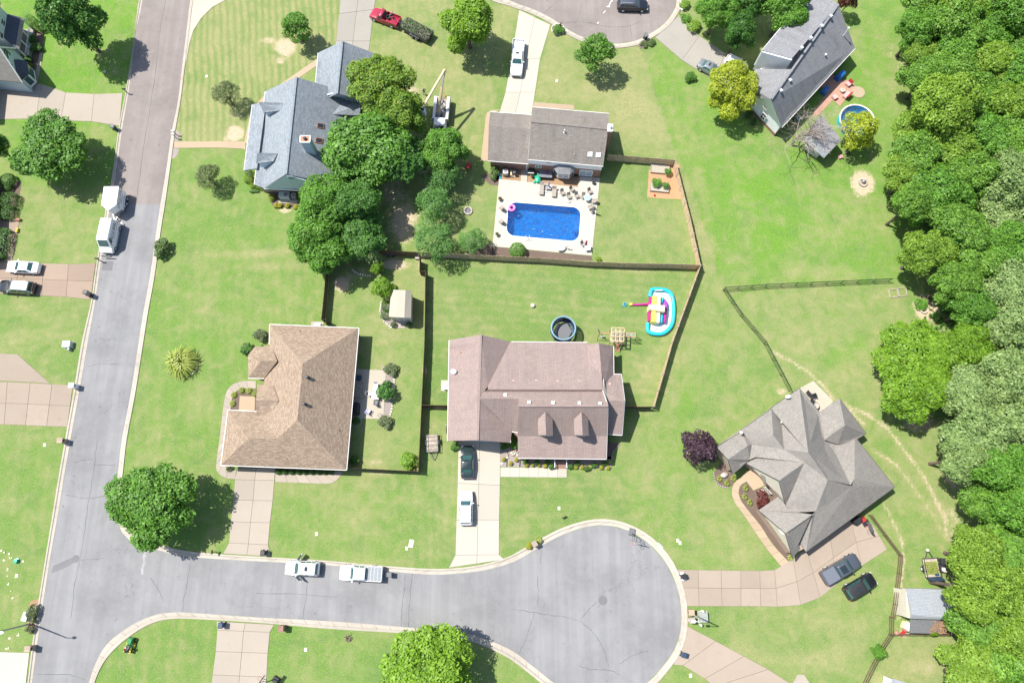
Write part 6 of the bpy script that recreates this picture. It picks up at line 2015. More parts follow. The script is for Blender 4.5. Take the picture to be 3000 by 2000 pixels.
MB().lathe((0,0,0),[(.26,0),(.32,.45),(.34,.45),(.28,.05)],16).obj('tub','plastic_green',t)
p=W(*B(1240,135),1.0)
t=thing('chainsaw','chainsaw with a gray body lying in the bed of the red pickup','tool',(p.x,p.y,.83),.5)
MB().box((0,0,.15),(.45,.25,.28)).obj('motor','plastic_gray',t)
MB().bx(.2,.8,-.02,.02,.08,.18).obj('guide_bar','metal_light',t)
MB().tube([(-.2,0,.28),(-.1,0,.42),(.12,0,.42),(.2,0,.28)],.02,6).obj('handle','plastic_black',t)
p=W(*B(1242,108),1.4)
t=thing('gas_can','pale pink fuel can standing at the side of the red pickup bed','can',(p.x,p.y,.83),.2)
MB().prism(rrect(-.2,.2,.14,.05,0),0,.42).obj('can','cloth_pink',t)
MB().tube([(.1,0,.42),(.14,0,.52),(.3,0,.6)],.03,6).obj('spout','plastic_black',t)
p=W(*B(1262,165),1.0)
t=thing('leaf_blower','black leaf blower lying in the bed of the red pickup','tool',(p.x,p.y,.83),-1.0)
MB().ell((0,0,.22),(.24,.2,.22)).obj('motor','plastic_black',t,40)
MB().tube([(.15,0,.2),(.5,0,.15),(.9,.05,.1)],[.07,.06,.05],8).obj('nozzle','plastic_black',t)
def utility(label,a,b,wd,mfloor,mframe,gate_front=False,rail_h=.45):
 a,b=W(*a,.6),W(*b,.6)
 c=(a+b)/2
 L2=(b-a).length/2
 t=thing('utility_trailer',label,'trailer',(c.x,c.y,0),math.atan2(b.y-a.y,b.x-a.x))
 w2=wd/2
 fl=MB()
 k=7
 for i in range(k):
  y0=-w2+wd*i/k
  fl.bx(-L2,L2,y0+.01,y0+wd/k-.01,.48,.52)
 fl.obj('floor',mfloor,t)
 fr=MB()
 for sd in(1,-1):
  fr.bar((-L2,sd*w2,.46),(L2,sd*w2,.46),.07,.08).bar((-L2,sd*w2,.5+rail_h),(L2,sd*w2,.5+rail_h),.05,.05)
  for i in range(4):
   x=-L2+2*L2*i/3
   fr.bar((x,sd*w2,.46),(x,sd*w2,.5+rail_h),.05,.05)
 for x in(-L2,L2):
  fr.bar((x,-w2,.46),(x,w2,.46),.07,.08)
 fr.bar((L2,-w2,.5+rail_h),(L2,w2,.5+rail_h),.05,.05)
 fr.bar((L2,.5,.46),(L2+1.1,0,.46),.07,.08).bar((L2,-.5,.46),(L2+1.1,0,.46),.07,.08)
 fr.obj('frame',mframe,t)
 for sd in(1,-1):
  wheel(t,-.15,sd*(w2+.16),.32,.2)
  MB().tube([(-.6,sd*(w2+.16),.42),(-.45,sd*(w2+.16),.72),(.15,sd*(w2+.16),.72),(.3,sd*(w2+.16),.42)],.06,6).obj('fender',mframe,t)
 return t,L2,w2
t,L2,w2=utility('small black utility trailer with an open slatted deck beside the dark fence',J(1617,855),J(1622,1012),1.55,'wood_gray','metal_dark')
for x in(-.9,-.3,.3,.9):
 MB().bar((x,-w2,.55),(x,w2,.55),.06,.06).obj('crossbar','metal_dark',t)
t,L2,w2=utility('gray utility trailer loaded with cut grass, its ramp gate raised',Q(1522,592),Q(1487,420),1.95,'wood_gray','metal_dark',rail_h=.4)
o=branches(t,-L2+.25,L2-.45,-w2+.1,w2-.08,.52,2600,'leaf_grassy',.13,'grass_load',.55)
g_=MB()
for k in range(9):
 y=-w2+2*w2*k/8
 g_.bar((-L2-.03,y,.5),(-L2-.4,y,1.55),.04,.04)
for k in range(5):
 f=k/4
 g_.bar((-L2-.03-.37*f,-w2,.5+1.05*f),(-L2-.03-.37*f,w2,.5+1.05*f),.04,.04)
g_.add([(-L2-.02,-w2,.5),(-L2-.02,w2,.5),(-L2-.39,w2,1.53),(-L2-.39,-w2,1.53)],[(0,1,2,3)])
g_.obj('ramp_gate','plastic_blue_dark',t)
MB().box((-L2+.25,-w2+.45,.6),(.3,.5,.2)).obj('battery_box','plastic_blue_dark',t)
p=W(*ZY(490,155),.4)
t2=MB().ell((0,0,.25),(.22,.22,.25)).obj('trailer_jack','stone_white',t,40)
t2.location=(L2+1.0,0,.2)
# --- bucket truck
def TW(x,y,z):
 return W(*ZT(x,y),z)
ra,fa=TW(645,700,1.2),TW(585,1330,1.2)
d=(fa-ra)
c=(ra+fa)/2
bt=thing('bucket_truck','gray bucket truck with a cream folding boom working at the tree','truck',(c.x,c.y,0),math.atan2(d.y,d.x))
Minv=Matrix.Rotation(-math.atan2(d.y,d.x),4,'Z')@Matrix.Translation((-c.x,-c.y,0))
loc=lambda v:Minv@v
hl=d.length/2
MB().bx(-hl,hl*.55,-.6,.6,.55,.85).obj('chassis','metal_dark',bt)
for sd,lab in((1,1),(-1,1)):
 sb=MB().bx(-hl+.1,hl*.62,sd*1.02-.24,sd*1.02+.24,.55,1.5).obj('side_cabinet','steel_worn',bt)
 MB().bx(-hl+.14,hl*.6,sd*1.02-.20,sd*1.02+.20,1.5,1.53).obj('cabinet_lid','metal_light',sb)
 MB().bx(-hl-.02,-hl+.1,sd*1.02-.2,sd*1.02+.2,.7,1.45).obj('cabinet_end','plastic_black',sb)
MB().bx(-hl+.2,hl*.5,-.78,.78,.86,.92).obj('deck','wood_gray',bt)
rs=[rrect(hl*.62+.1,hl*.62+1.9,1.0,.15,.6),rrect(hl*.62+.1,hl*.62+1.9,1.0,.15,1.35),rrect(hl*.62+.14,hl*.62+1.45,.86,.15,2.05),rrect(hl*.62+.3,hl*.62+1.25,.72,.15,2.14)]
cb=rings(MB(),rs).obj('cab','paint_white',bt,40)
MB().plate([(hl*.62+1.87,-.8,1.42),(hl*.62+1.87,.8,1.42),(hl*.62+1.52,.72,1.98),(hl*.62+1.52,-.72,1.98)],.02).obj('windshield','glass_dark',cb)
rings(MB(),[rrect(hl*.62+1.85,hl*.62+3.0,.85,.2,.6),rrect(hl*.62+1.85,hl*.62+2.95,.8,.2,1.25),rrect(hl*.62+1.9,hl*.62+2.8,.7,.2,1.33)]).obj('hood','paint_white',bt,40)
for x in(-hl*.5,hl*.62+2.2):
 for sd in(1,-1):
  wheel(bt,x,sd*.98,.45,.28,'metal_gray')
for sd in(1,-1):
 MB().box((hl*.62+1.6,sd*1.22,1.6),(.1,.2,.35)).obj('side_mirror','plastic_black',bt)
turn=TW(540,1030,1.9)
t_l=loc(Vector((turn.x,turn.y,0)))
MB().lathe((t_l.x,t_l.y,.9),[(.5,0),(.5,.25),(.38,.3),(.34,.9),(.2,1.0)],16).obj('turntable','steel_worn',bt,40)
elbow=TW(690,135,7.2)
mid_=TW(615,570,4.6)
base=Vector((turn.x,turn.y,1.9))
MB().bar(loc(base),loc(base.lerp(elbow,.62)),.34,.38).obj('lower_boom','boom_cream',bt)
MB().bar(loc(base.lerp(elbow,.60)),loc(elbow),.24,.26).obj('boom_insert','steel_worn',bt)
MB().ell(loc(elbow),(.3,.3,.3)).obj('elbow','boom_cream',bt,40)
MB().tube([loc(base+Vector((.35,0,.3))),loc(base.lerp(elbow,.45)+Vector((.15,0,-.25)))],.07,8).obj('hydraulic_ram','metal_light',bt)
tip=TW(205,945,6.3)
MB().bar(loc(elbow+Vector((0,0,.18))),loc(tip),.26,.3).obj('upper_boom','boom_cream',bt)
bk=tip+Vector((.15,-.38,-.05))
b_l=loc(bk)
bkt=MB().prism(rrect(-.32,.32,.32,.1,0),0,1.0)
bkt.v=[(x+b_l.x,y+b_l.y,z+b_l.z-.9)for x,y,z in bkt.v]
bkt.obj('bucket','paint_white',bt)
mb=MB()
rr=random.Random(9)
for k in range(26):
 x,y=rr.uniform(-hl*.8,hl*.3),rr.uniform(-.65,.65)
 q=[Vector((x,y,.95+rr.random()*.3))]
 for j in range(4):
  q.append(q[-1]+Vector((rr.uniform(-.45,.45),rr.uniform(-.3,.3),rr.uniform(-.1,.25))))
 mb.tube(q,rr.uniform(.02,.05),5)
mb.obj('hoses','metal_light',bt)
for k in range(7):
 MB().box((rr.uniform(-hl*.75,hl*.3),rr.uniform(-.55,.55),1.1),(rr.uniform(.2,.5),rr.uniform(.2,.4),.35),rr.random()).obj('equipment_box',rr.choice(['plastic_black','steel_worn','metal_dark','plastic_gray']),bt)
p=loc(TW(715,700,1.6))
MB().ell((p.x,p.y,1.7),(.18,.15,.14)).obj('fuel_cap','helmet_red',bt,40)
# --- trees standing alone
tree('tall_tree','tall dark columnar tree on the bright corner lawn by the blue-sided house',*A(700,235),78,'leaf_deep','flame',6.0,5.2)
tree('shade_tree','big rounded tree with glossy leaves beside the white trailer',*A(480,1340),116,'leaf_mid','round',4.6,3.6)
tree('shade_tree','dark tree crown cut by the left edge above the clipped hedges',*A(-40,1340),44,'leaf_deep','round',3.6,2.6)
tree('young_tree','thin young tree with ragged crown over bare soil beside the blue-gray roof',*B(370,245),50,'leaf_mid','loose',3.4,2.4)
tree('shade_tree','bright upright tree between the red pickup and the white crew-cab',*B(1950,250),84,'leaf_bright','flame',4.8,4.2)
tree('shade_tree','compact green tree on the dry lawn below the upper cul-de-sac',*C(765,470),57,'leaf_mid','small',4.6,2.6)
tree('small_tree','dull olive tree north of the sandy path to the blue house',*A(2080,870),50,'leaf_olive','spiky',2.6,1.9)
tree('small_tree','dull olive tree on the green lawn south of the sandy path',*E(1915,55),48,'leaf_olive','spiky',2.5,1.9)
tree('shade_tree','yellow-green tree with reddening leaves over the wing of the blue roof',*B(1130,770),98,'leaf_turning','wood',7.5,3.6)
tree('shade_tree','yellow-green tree with the bucket truck working at its side',*B(1310,1060),96,'leaf_turning','wood',6.0,3.6)
tree('shade_tree','large green tree covering the east side of the blue house',*B(1010,1390),134,'leaf_mid','round',6.0,4.2)
tree('shade_tree','broad green tree just below the air conditioners of the blue house',*F(620,320),92,'leaf_mid','wood',5.4,3.6)
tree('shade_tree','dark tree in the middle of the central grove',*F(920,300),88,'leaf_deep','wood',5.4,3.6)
tree('shade_tree','westernmost tree of the central grove reaching over the open lawn',*F(540,600),88,'leaf_mid','wood',5.0,3.4)
tree('shade_tree','lowest tree of the central grove above the dark double fence',*F(650,770),78,'leaf_mid','loose',4.6,3.0)
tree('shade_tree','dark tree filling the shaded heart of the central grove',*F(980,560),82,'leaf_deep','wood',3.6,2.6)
tree('shade_tree','deep green tree between the grove and the row of blossom trees',*B(1310,1490),92,'leaf_deep','round',5.0,3.6)
tree('shade_tree','green tree in front of the cab of the bucket truck',*B(1730,1380),82,'leaf_mid','wood',4.4,3.0)
tree('blossom_tree','topmost of the four pale-tipped trees in a column west of the pool',*F(1715,60),64,'leaf_crape','spiky',3.2,2.2)
tree('blossom_tree','pale-tipped tree just left of the stone fire ring',*F(1640,310),72,'leaf_crape','spiky',3.4,2.5)
tree('blossom_tree','pale-tipped tree standing over the corner of the long cedar fence',*F(1635,655),74,'leaf_crape','spiky',3.4,2.5)
tree('blossom_tree','smaller pale-tipped tree by the south-west corner of the pool deck',*F(1990,650),53,'leaf_crape','spiky',2.6,1.9)
tree('small_tree','gray-green small tree in front of the dark fence run',*F(1040,760),45,'leaf_gray','small',2.6,1.9)
tree('small_tree','bright little tree leaning by the corner of the cream shed',*F(1175,1085),36,'leaf_bright','loose',2.4,1.7)
tree('small_tree','sapling with light leaves between the gray-green tree and the shed',*F(1115,900),24,'leaf_bright','loose',2.0,1.2)
tree('shade_tree','huge round tree at the street corner overhanging the kerb',*I(1385,1480),138,'leaf_mid','round',4.6,4.0)
tree('shade_tree','bright layered tree cut by the bottom edge south of the road',*N(1590,1510),152,'leaf_bright','wood',4.2,3.8)
tree('plum_tree','purple-leaved tree at the west gable of the many-gabled house',*K(1710,985),62,'leaf_purple','small',2.9,2.4)
tree('shade_tree','lime-yellow tree over the parked cars by the white house',*C(2010,830),80,'leaf_lime','round',4.6,3.8)
tree('small_tree','lime-yellow tree covering half of the round swimming pool',*D(812,1195),62,'leaf_lime','small',3.6,2.7)
tree('plum_tree','dark red tree behind the white house at the top edge',*D(735,20),30,'leaf_maroon','small',3.0,2.2)
tree('shade_tree','dark tree nearest the upper cul-de-sac beside the white house',*C(1880,110),62,'leaf_mid','wood',5.0,3.4)
tree('shade_tree','gray-leaved tree over the head of the concrete drive by the white house',*C(2080,310),58,'leaf_deep','wood',4.6,3.4)
tree('shade_tree','leafy tree overhanging the roof of the white house from the north',*D(150,100),84,'leaf_mid','wood',5.6,4.0)
tree('shade_tree','dark tree at the top edge between the cul-de-sac and the white house',*C(2200,-10),70,'leaf_deep','wood',5.4,4.0)
tree('small_tree','round dark green tree growing on the rail fence at lower right',*Q(1010,1285),25,'leaf_mid','small',1.7,1.2)
def bare_tree(px,py,h):
 c=W(px,py)
 root=thing('bare_tree','leafless gray tree spreading over the gray-roofed shed','tree',(c.x,c.y,0))
 rr=random.Random(4)
 tr,tw=MB(),MB()
 def grow(p,d,l,r,lev):
  q=[p]
  for i in range(3):
   d=(d+Vector((rr.gauss(0,.16),rr.gauss(0,.16),rr.gauss(0,.08)+(.05 if lev<2 else-.02)))).normalized()
   q.append(q[-1]+d*l/3)
  (tr if lev<2 else tw).tube(q,[r,r*.85,r*.7,r*.5],6 if lev<2 else 3)
  if lev>=4:
   return
  for k in range(4 if lev else 8):
   s=q[1+rr.randrange(3)]if lev else q[-1-rr.randrange(2)]
   a=rr.uniform(0,6.28)
   e=(d*.5+Vector((math.cos(a),math.sin(a),rr.uniform(-.1,.5)))*(.8 if lev else 1.0)).normalized()
   grow(s,e,l*rr.uniform(.55,.8)if lev else l*rr.uniform(.9,1.35),r*.5,lev+1)
 grow(Vector((0,0,0)),Vector((0,0,1)),h*.42,.2,0)
 tr.obj('trunk','bark_bare',root)
 o=tw.obj('twigs','bark_bare',root)
 o['kind']='stuff'
bare_tree(*D(215,1335),7.0)
# --- the wood along the right edge
wood=[
(D(1420,90),70,0,'at the top edge, first on the lawn side'),(D(1360,300),64,2,'opposite the slate roof vents'),(D(1400,520),66,1,'pale-crowned, opposite the two blue tarps'),(D(1430,730),64,0,'opposite the red brick patio'),
(D(1700,40),80,1,'second from the white house along the top edge'),(D(1680,250),78,0,'behind the first row near the top edge'),(D(1690,480),74,2,'with brownish twigs beside the upper gap'),(D(1700,700),72,0,'below the small dead branch'),
(D(2000,60),84,0,'by the top edge deep in the wood'),(D(2010,330),80,2,'over the dark upper gap'),(D(2000,620),80,1,'light-crowned right of the dead branch'),(D(2290,120),84,2,'in the top right corner'),
(D(2300,420),84,0,'below the top right corner by the edge'),(D(2310,720),84,2,'at the right edge opposite the patio'),(D(1620,1010),84,1,'broad and light, opposite the round pool'),(D(1360,1230),74,1,'opposite the lime tree by the pool'),
(D(1960,930),80,0,'deep behind the light one by the pool'),(D(2250,1020),84,1,'light-crowned at the right edge'),(D(1330,1440),72,0,'just above the fire ring'),(D(1650,1330),84,1,'light-crowned behind the fire ring'),
(D(1980,1290),82,2,'third row back above the fire ring'),(D(2280,1380),80,0,'at the right edge above the fire ring'),(H(1290,60),78,1,'touching the sandy fire ring'),(H(1560,230),88,2,'with leafy fans right of the fire ring'),
(H(1300,330),58,0,'casting shade below the fire ring'),(H(1850,60),80,0,'second row by the fire ring'),(H(2200,120),84,3,'grayish at the right edge'),(H(2120,420),84,3,'grayish behind the leafy fans'),
(H(1720,560),86,0,'bright, above the end of the iron fence'),(H(1440,760),70,1,'standing over the end of the iron fence'),(H(1880,830),82,0,'behind the end of the iron fence'),(H(2230,720),82,2,'right of the iron fence, at the edge'),
(H(1700,1040),66,0,'above the bed of bare mulch'),(H(2200,1060),82,3,'grayish, right of the mulch bed'),(H(1850,1280),60,2,'dark, between mulch bed and yellow crown'),(H(2200,1400),84,3,'gray-green behind the yellow crown'),
(L(1360,130),118,4,'with the broad yellow-green crown, largest of them'),(L(1330,450),96,4,'yellow-green, lower neighbour of the largest crown'),(L(1820,60),80,4,'yellow-green, right of the largest crown'),(L(1830,480),84,5,'silvery, right of the yellow-green pair'),
(L(2200,330),92,5,'silvery at the right edge'),(L(1900,860),98,5,'silvery with a dead fork, opposite the garage'),(L(2250,780),88,5,'silvery, below another at the right edge'),(L(1760,1090),72,5,'silvery, over a bare gray trunk'),
(L(2120,1180),84,2,'dark below the silvery ones'),(L(2000,1480),72,0,'above the trailer of cut grass'),(L(2290,1480),84,2,'dark at the edge above the trailer'),
(Q(1900,400),84,1,'right of the small black mower'),(Q(2180,330),92,0,'second back from the black mower'),(Q(1890,700),84,1,'shading the pale shed roof'),(Q(2180,760),96,1,'second back from the pale shed'),
(Q(1990,1020),92,0,'over the leaf-strewn lean-to'),(Q(2290,1080),90,1,'second back from the lean-to'),(Q(1890,1330),94,1,'below the lean-to, on the dry grass side'),(Q(2200,1400),98,0,'near the bottom right corner'),(Q(1920,1560),92,1,'at the bottom edge by the dry grass'),(Q(2280,1640),90,2,'in the bottom right corner')]
WM=['leaf_wood','leaf_woodlight','leaf_mid','leaf_gray','leaf_bright','leaf_gray']
WN=['green','light green','dark green','grayish green','yellow-green','silver-green']
wr=random.Random(12)
for i,(q,r_,k,where)in enumerate(wood):
 m_=WM[k]
 hgt=wr.uniform(5.2,8.6)if q[0]>2760 else wr.uniform(4.2,6.2)
 tree('woodland_tree',f'{WN[k]} woodland tree {where}',q[0],q[1],r_*wr.uniform(1.0,1.18),m_,'wood' if i%3 else 'round',hgt,hgt*.62,'trees of the wood along the right edge')
r_=np.random.default_rng(8)
n=9000
xy=np.array([tuple(W(*q))[:2]for q in(D(1330,0),H(1100,300),H(1500,900),L(1200,100),L(1750,900),Q(1800,300),Q(1850,1000),Q(1800,1700))])
t_=r_.uniform(0,len(xy)-1.001,n)
i_=t_.astype(int)
b_=xy[i_]+(xy[i_+1]-xy[i_])*(t_-i_)[:,None]
P=np.stack([b_[:,0]+1.5+r_.gamma(1.6,5.5,n),b_[:,1]+r_.normal(0,.5,n),r_.gamma(1.5,.35,n)+.05],1)
us=link('undergrowth',quads_object_mesh('undergrowth',leaf_quads(P,unit(r_.normal(0,.6,P.shape)+np.array([0,0,1.0])),.55,r_),r_.beta(2,2,n),'leaf_deep'))
us['kind']='stuff'
# --- shrubs and bed plants
S=shrub
S('long clipped dark hedge shrub at the corner of the navy porch',*ZN(590,410),24,'leaf_hedge',1.5,'box',ry=.6,rz=-.7,name='hedge')
S('small round dark bush at the tip of the long porch hedge',*ZN(765,505),12,'leaf_hedge',.9)
for q,r0,lab in((ZN(560,700),16,'dark bush in front of the white porch railing'),(ZN(640,840),17,'dark green bush at the end of the porch walk'),(ZN(500,1050),13,'bush beside the bay window'),(ZN(450,1340),15,'bush at the foot of the gray gable wall')):
 S(lab,*q,r0,'leaf_hedge',1.0,'loose')
for q,lab in((ZN(540,1160),'upper yellow-green shrub by the bay window'),(ZN(515,1250),'lower yellow-green shrub by the bay window')):
 S(lab,*q,8,'leaf_hedgelight',.6,'loose')
S('bright clipped round hedge at the head of the left edge hedges',*ZL(125,215),22,'leaf_hedge',1.3,name='hedge')
S('small bright clipped ball below the round hedge at the left edge',*ZL(130,330),13,'leaf_hedge',.9,name='hedge')
S('large square clipped hedge block at the left edge',*ZL(155,545),23,'leaf_hedge',1.3,'box',name='hedge')
S('lower clipped hedge block above the reddish walk at the left edge',*ZL(120,750),21,'leaf_hedge',1.1,'box',name='hedge')
S('dark hedge mass south of the reddish walk',*ZL(30,1250),24,'leaf_hedge',1.2,'box',ry=1.9,name='hedge')
S('flowering bush growing on the kerb of the west street',*E(1488,715),23,'leaf_flower',1.6,'loose',ry=1.4)
S('leafy bush in a ring of stones beside the upper cul-de-sac kerb',*C(425,270),18,'leaf_hedge',.9,'loose')
S('dark bush alone on the grass below the silver-gray sedan',*C(1635,705),18,'leaf_hedge',1.0,'loose')
S('light bush by the white post at the cul-de-sac edge',*C(1590,45),15,'leaf_woodlight',.9,'loose')
S('light bush beside the concrete drive under the dark trees',*C(1675,240),20,'leaf_woodlight',1.1,'loose')
S('low scrub along the cul-de-sac edge under the dark trees',*C(1590,170),16,'leaf_mid',.6,'loose')
for q,m_,lab in((C(1215,405),'leaf_olive','tangled plant at the foot of the black cul-de-sac bin'),(C(1285,395),'leaf_flower','plant with a red bloom near the black cul-de-sac bin')):
 S(lab,*q,12,m_,.5,'loose')
S('round clipped bush between the pool deck and the long cedar fence',*ZQ(525,785),24,'leaf_mid',1.7)
S('big yellow-green ornamental grass inside a stone ring',*I(1690,200),50,'leaf_grassy',1.7,'tuft',name='ornamental_grass',cat='grass clump')
for q,lab in((ZB(1045,295),'dark bush at the north end of the patio bed'),(ZB(930,1390),'dark bush at the south end of the patio bed')):
 S(lab,*q,20,'leaf_olive',1.0,'loose')
S('leafy little tree shading the white patio table',*ZB(925,770),28,'leaf_deep',2.2,'loose',name='small_tree',cat='tree')
S('bright rounded bush in the corner of the dark fences',*J(1400,1105),28,'leaf_bright',1.4,'loose')
hedge_x=[205,262,325,390,448,510,572,630,690]
hn=['first hedge ball from the driveway, under the south eave','second hedge ball from the driveway','third hedge ball from the driveway','fourth hedge ball from the driveway','middle ball of the nine hedge balls under the eave','sixth hedge ball from the driveway','seventh hedge ball from the driveway','next to last hedge ball toward the curved walk','last hedge ball by the curve of the walk']
for x,lab in zip(hedge_x,hn):
 S(lab,*J(x,1192),9.5,'leaf_hedge',.7,group='hedge balls along the south eave',name='hedge')
S('bush against the east wall just below the patio',*J(915,722),12,'leaf_hedge',.8,'loose')
S('bush with pale stems against the east wall near the dark fence',*J(905,1085),15,'leaf_hedge',1.0,'loose')
S('low bush beside the garage door of the tan-roofed house',*I(2115,1168),15,'leaf_olive',.6,'blade',name='ornamental_grass',cat='grass clump')
S('bright bush beside the garage left of the dark sedan',*J(1828,962),14,'leaf_hedge',.9,'loose')
S('dark bush at the right of the cream garage apron',*ZE(880,430),11,'leaf_hedge',1.1,'loose')
S('leafy bush in the nook beside the porch end',*ZE(1400,350),13,'leaf_mid',1.2,'loose')
S('spiky dark bush at the south-west corner of the tan roof',*J(60,40),3,'leaf_hedge',.6)
for q,lab in((I(2265,60),'dark clipped bush at the bay of the tan-roofed house'),(F(45,1510),'olive bush at the north-west corner of the tan-roofed house')):
 S(lab,*q,19,'leaf_hedge' if q[0]<760 and q[1]>1000 else 'leaf_olive',1.1,'loose')
for q,lab in((I(2152,492),'lowest-left pale hosta in the courtyard bed'),(I(2140,570),'pale hosta by the corner of the curved walk'),(I(2222,450),'pale hosta at the top of the courtyard bed'),(I(2290,455),'pale hosta right of the top one in the courtyard bed'),(I(2345,480),'pale hosta against the entry eave')):
 S(lab,*q,10,'leaf_grassy',.4,'tuft','hostas in the courtyard bed',name='hosta',cat='plant')
gold=[(ZE(865,1015),'gold','gold shrub nearest the cream driveway'),(ZE(1190,1200),'gold','gold shrub left of the brown stepping block'),(ZE(1460,1030),'gold','gold shrub tucked by the porch corner'),
(ZF(575,345),'gold','gold shrub in the porch bed left of the steps, farthest left'),(ZF(680,348),'gold','small gold shrub second in the bed left of the steps'),(ZF(785,352),'gold','smallest gold shrub in the bed left of the steps'),(ZF(880,357),'gold','gold shrub nearest the steps on their left'),
(ZF(1385,378),'gold','first gold shrub right of the steps'),(ZF(1485,378),'gold','second gold shrub right of the steps'),(ZF(1800,385),'gold','gold shrub before the last at the porch corner'),(ZF(1912,388),'gold','last gold shrub at the corner of the porch bed'),(ZF(1615,372),'grassy','dull gold shrub in the middle of the right porch bed'),(ZF(1935,290),'grassy','dull shrub at the east corner of the porch')]
for q,k,lab in gold:
 S(lab,*q,6.5 if 'mall' not in lab else 4.5,'leaf_'+k,.5,'loose','gold shrubs of the porch beds')
green=[(ZF(560,285),'dark bush at the left end of the porch bed'),(ZF(740,300),'dark bush behind the small gold shrubs'),(ZF(920,290),'large dark bush left of the porch steps'),(ZF(985,370),'bush touching the foot of the left stair railing'),(ZF(1295,365),'bush touching the foot of the right stair railing'),(ZF(1400,315),'bush behind the first gold shrub right of the steps'),
(ZF(1690,345),'bush in the middle of the right porch bed'),(ZF(1560,400),'low green plant spilling from the right porch bed'),(ZF(1850,315),'round dark bush near the east end of the porch bed')]
for q,lab in green:
 S(lab,*q,9,'leaf_hedge',.75,'loose','green bushes of the porch beds')
for q,lab in((K(1900,1262),'left spiky daylily near the purple tree'),(K(1970,1302),'lower spiky daylily near the purple tree'),(K(2028,1258),'right spiky daylily against the west gable wall'),(K(2142,1350),'uppermost spiky daylily inside the curved walk'),(K(2132,1428),'middle spiky daylily inside the curved walk'),(K(2180,1482),'lowest spiky daylily inside the curved walk')):
 S(lab,*q,12,'leaf_grassy',.55,'blade','daylilies by the curved walk',name='daylily',cat='plant')
S('small maroon maple in the mulch inside the curved walk',*K(2295,1455),23,'leaf_maroon',1.4,'loose',name='small_tree',cat='tree')
S('scraggly pale plant at the lower end of the mulch strip',*ZV(830,1480),12,'leaf_grassy',.4,'blade',name='plant',cat='plant')
for q,m_,lab in((O(157,307),'leaf_gold','yellow bush left of the brick mailbox on the cul-de-sac'),(O(245,260),'leaf_grassy','yellow-green bush right of the brick mailbox on the cul-de-sac')):
 S(lab,*q,10,m_,.7,'loose')
S('large variegated shrub beside the street-lamp at lower left',*ZM(670,635),15,'leaf_olive',1.1,'loose',ry=1.8)
S('small variegated shrub below the street-lamp at lower left',*ZM(615,965),12,'leaf_olive',.8,'loose')
for q,lab in((F(1262,1412),'round clipped bush left of the cream shed door'),(F(1404,1414),'round clipped bush right of the cream shed door')):
 S(lab,*q,8.5,'leaf_hedge',.8,group='bushes at the cream shed door')
for q,lab in((F(1195,1240),'upper bush along the west wall of the cream shed'),(F(1188,1322),'lower bush along the west wall of the cream shed')):
 S(lab,*q,13,'leaf_hedge',.9,'box')
for q,r0,lab in((ZU(460,240),9,'upper clipped bush under the corner of the blue porch roof'),(ZU(470,440),12,'bright square clipped bush beside the blue porch'),(ZU(610,640),8,'small clipped bush at the blue house corner'),(ZU(800,650),9,'clipped bush below the south-west corner of the blue house')):
 S(lab,*q,r0,'leaf_hedgelight',.8,'box')
S('ivy-like ground plants below the clipped bushes of the blue house',*ZU(620,770),15,'leaf_hedge',.4,'loose',ry=.5)
S('tall grassy plant beside the air conditioners',*ZU(1150,1000),12,'leaf_grassy',.9,'tuft',name='ornamental_grass',cat='grass clump')
for q,lab in((ZU(1260,1190),'left clump of yellow flowers below the air conditioners'),(ZU(1370,1190),'second clump of yellow flowers below the air conditioners'),(ZU(1590,1195),'third clump of yellow flowers below the air conditioners'),(ZU(1830,1230),'small yellow-green clump nearest the grove')):
 S(lab,*q,8,'leaf_gold',.5,'loose',name='flower_clump',cat='flowers')
S('flower-covered bush at the west end of the pool house wall',*ZP(60,250),16,'leaf_flower',.9,'loose',ry=1.5)
for q,r0,lab in((G(1320,120),15,'large leafy plant in the lower raised garden bed'),(G(1405,145),10,'feathery plant in the lower raised garden bed'),(G(1425,20),11,'feathery plant in the upper raised garden bed')):
 S(lab,*q,r0,'leaf_mid',.7,'loose',z=.3,name='vegetable_plant',cat='plant')
S('weedy clump by the end of the pool deck edging',*G(795,810),9,'leaf_hedgelight',.4,'loose')
S('bushy potted plant in a white ring on bare mulch by the wood',*ZY(0,0)if False else H(1400,1225),20,'leaf_mid',.8,'loose')
S('bushy dark plants below the west gable of the white house',*ZW(560,700),14,'leaf_flower',.9,'loose')
S('white-flowering bush by the brick base of the white house',*ZW(650,830),12,'leaf_flower',.7,'loose')
S('climbing plant poking over the edge of the lean-to roof',*ZY(550,1425),8,'leaf_bright',2.6,'loose')
# --- swimming pool
pc=[Vector((p.x,p.y))for p in Ws([ZP(345,845),ZP(1812,965),ZQ(1762,612),ZQ(300,480)])]
def round_poly(P,r,k=7):
 out=[]
 for i in range(4):
  a,b,c=P[i-1],P[i],P[(i+1)%4]
  u,w=(a-b).normalized(),(c-b).normalized()
  m=b+(u+w)*r
  p0,p1=b+u*r,b+w*r
  a0=math.atan2(p0.y-m.y,p0.x-m.x)
  a1=math.atan2(p1.y-m.y,p1.x-m.x)
  while a1-a0>math.pi:a1-=2*math.pi
  while a1-a0<-math.pi:a1+=2*math.pi
  out+=[Vector((m.x+math.cos(a0+(a1-a0)*j/k)*r,m.y+math.sin(a0+(a1-a0)*j/k)*r))for j in range(k+1)]
 return out
pool=round_poly(pc,1.25)
pcen=sum(pc,Vector((0,0)))/4
dk=[Vector((p.x,p.y))for p in Ws(deck_px)]
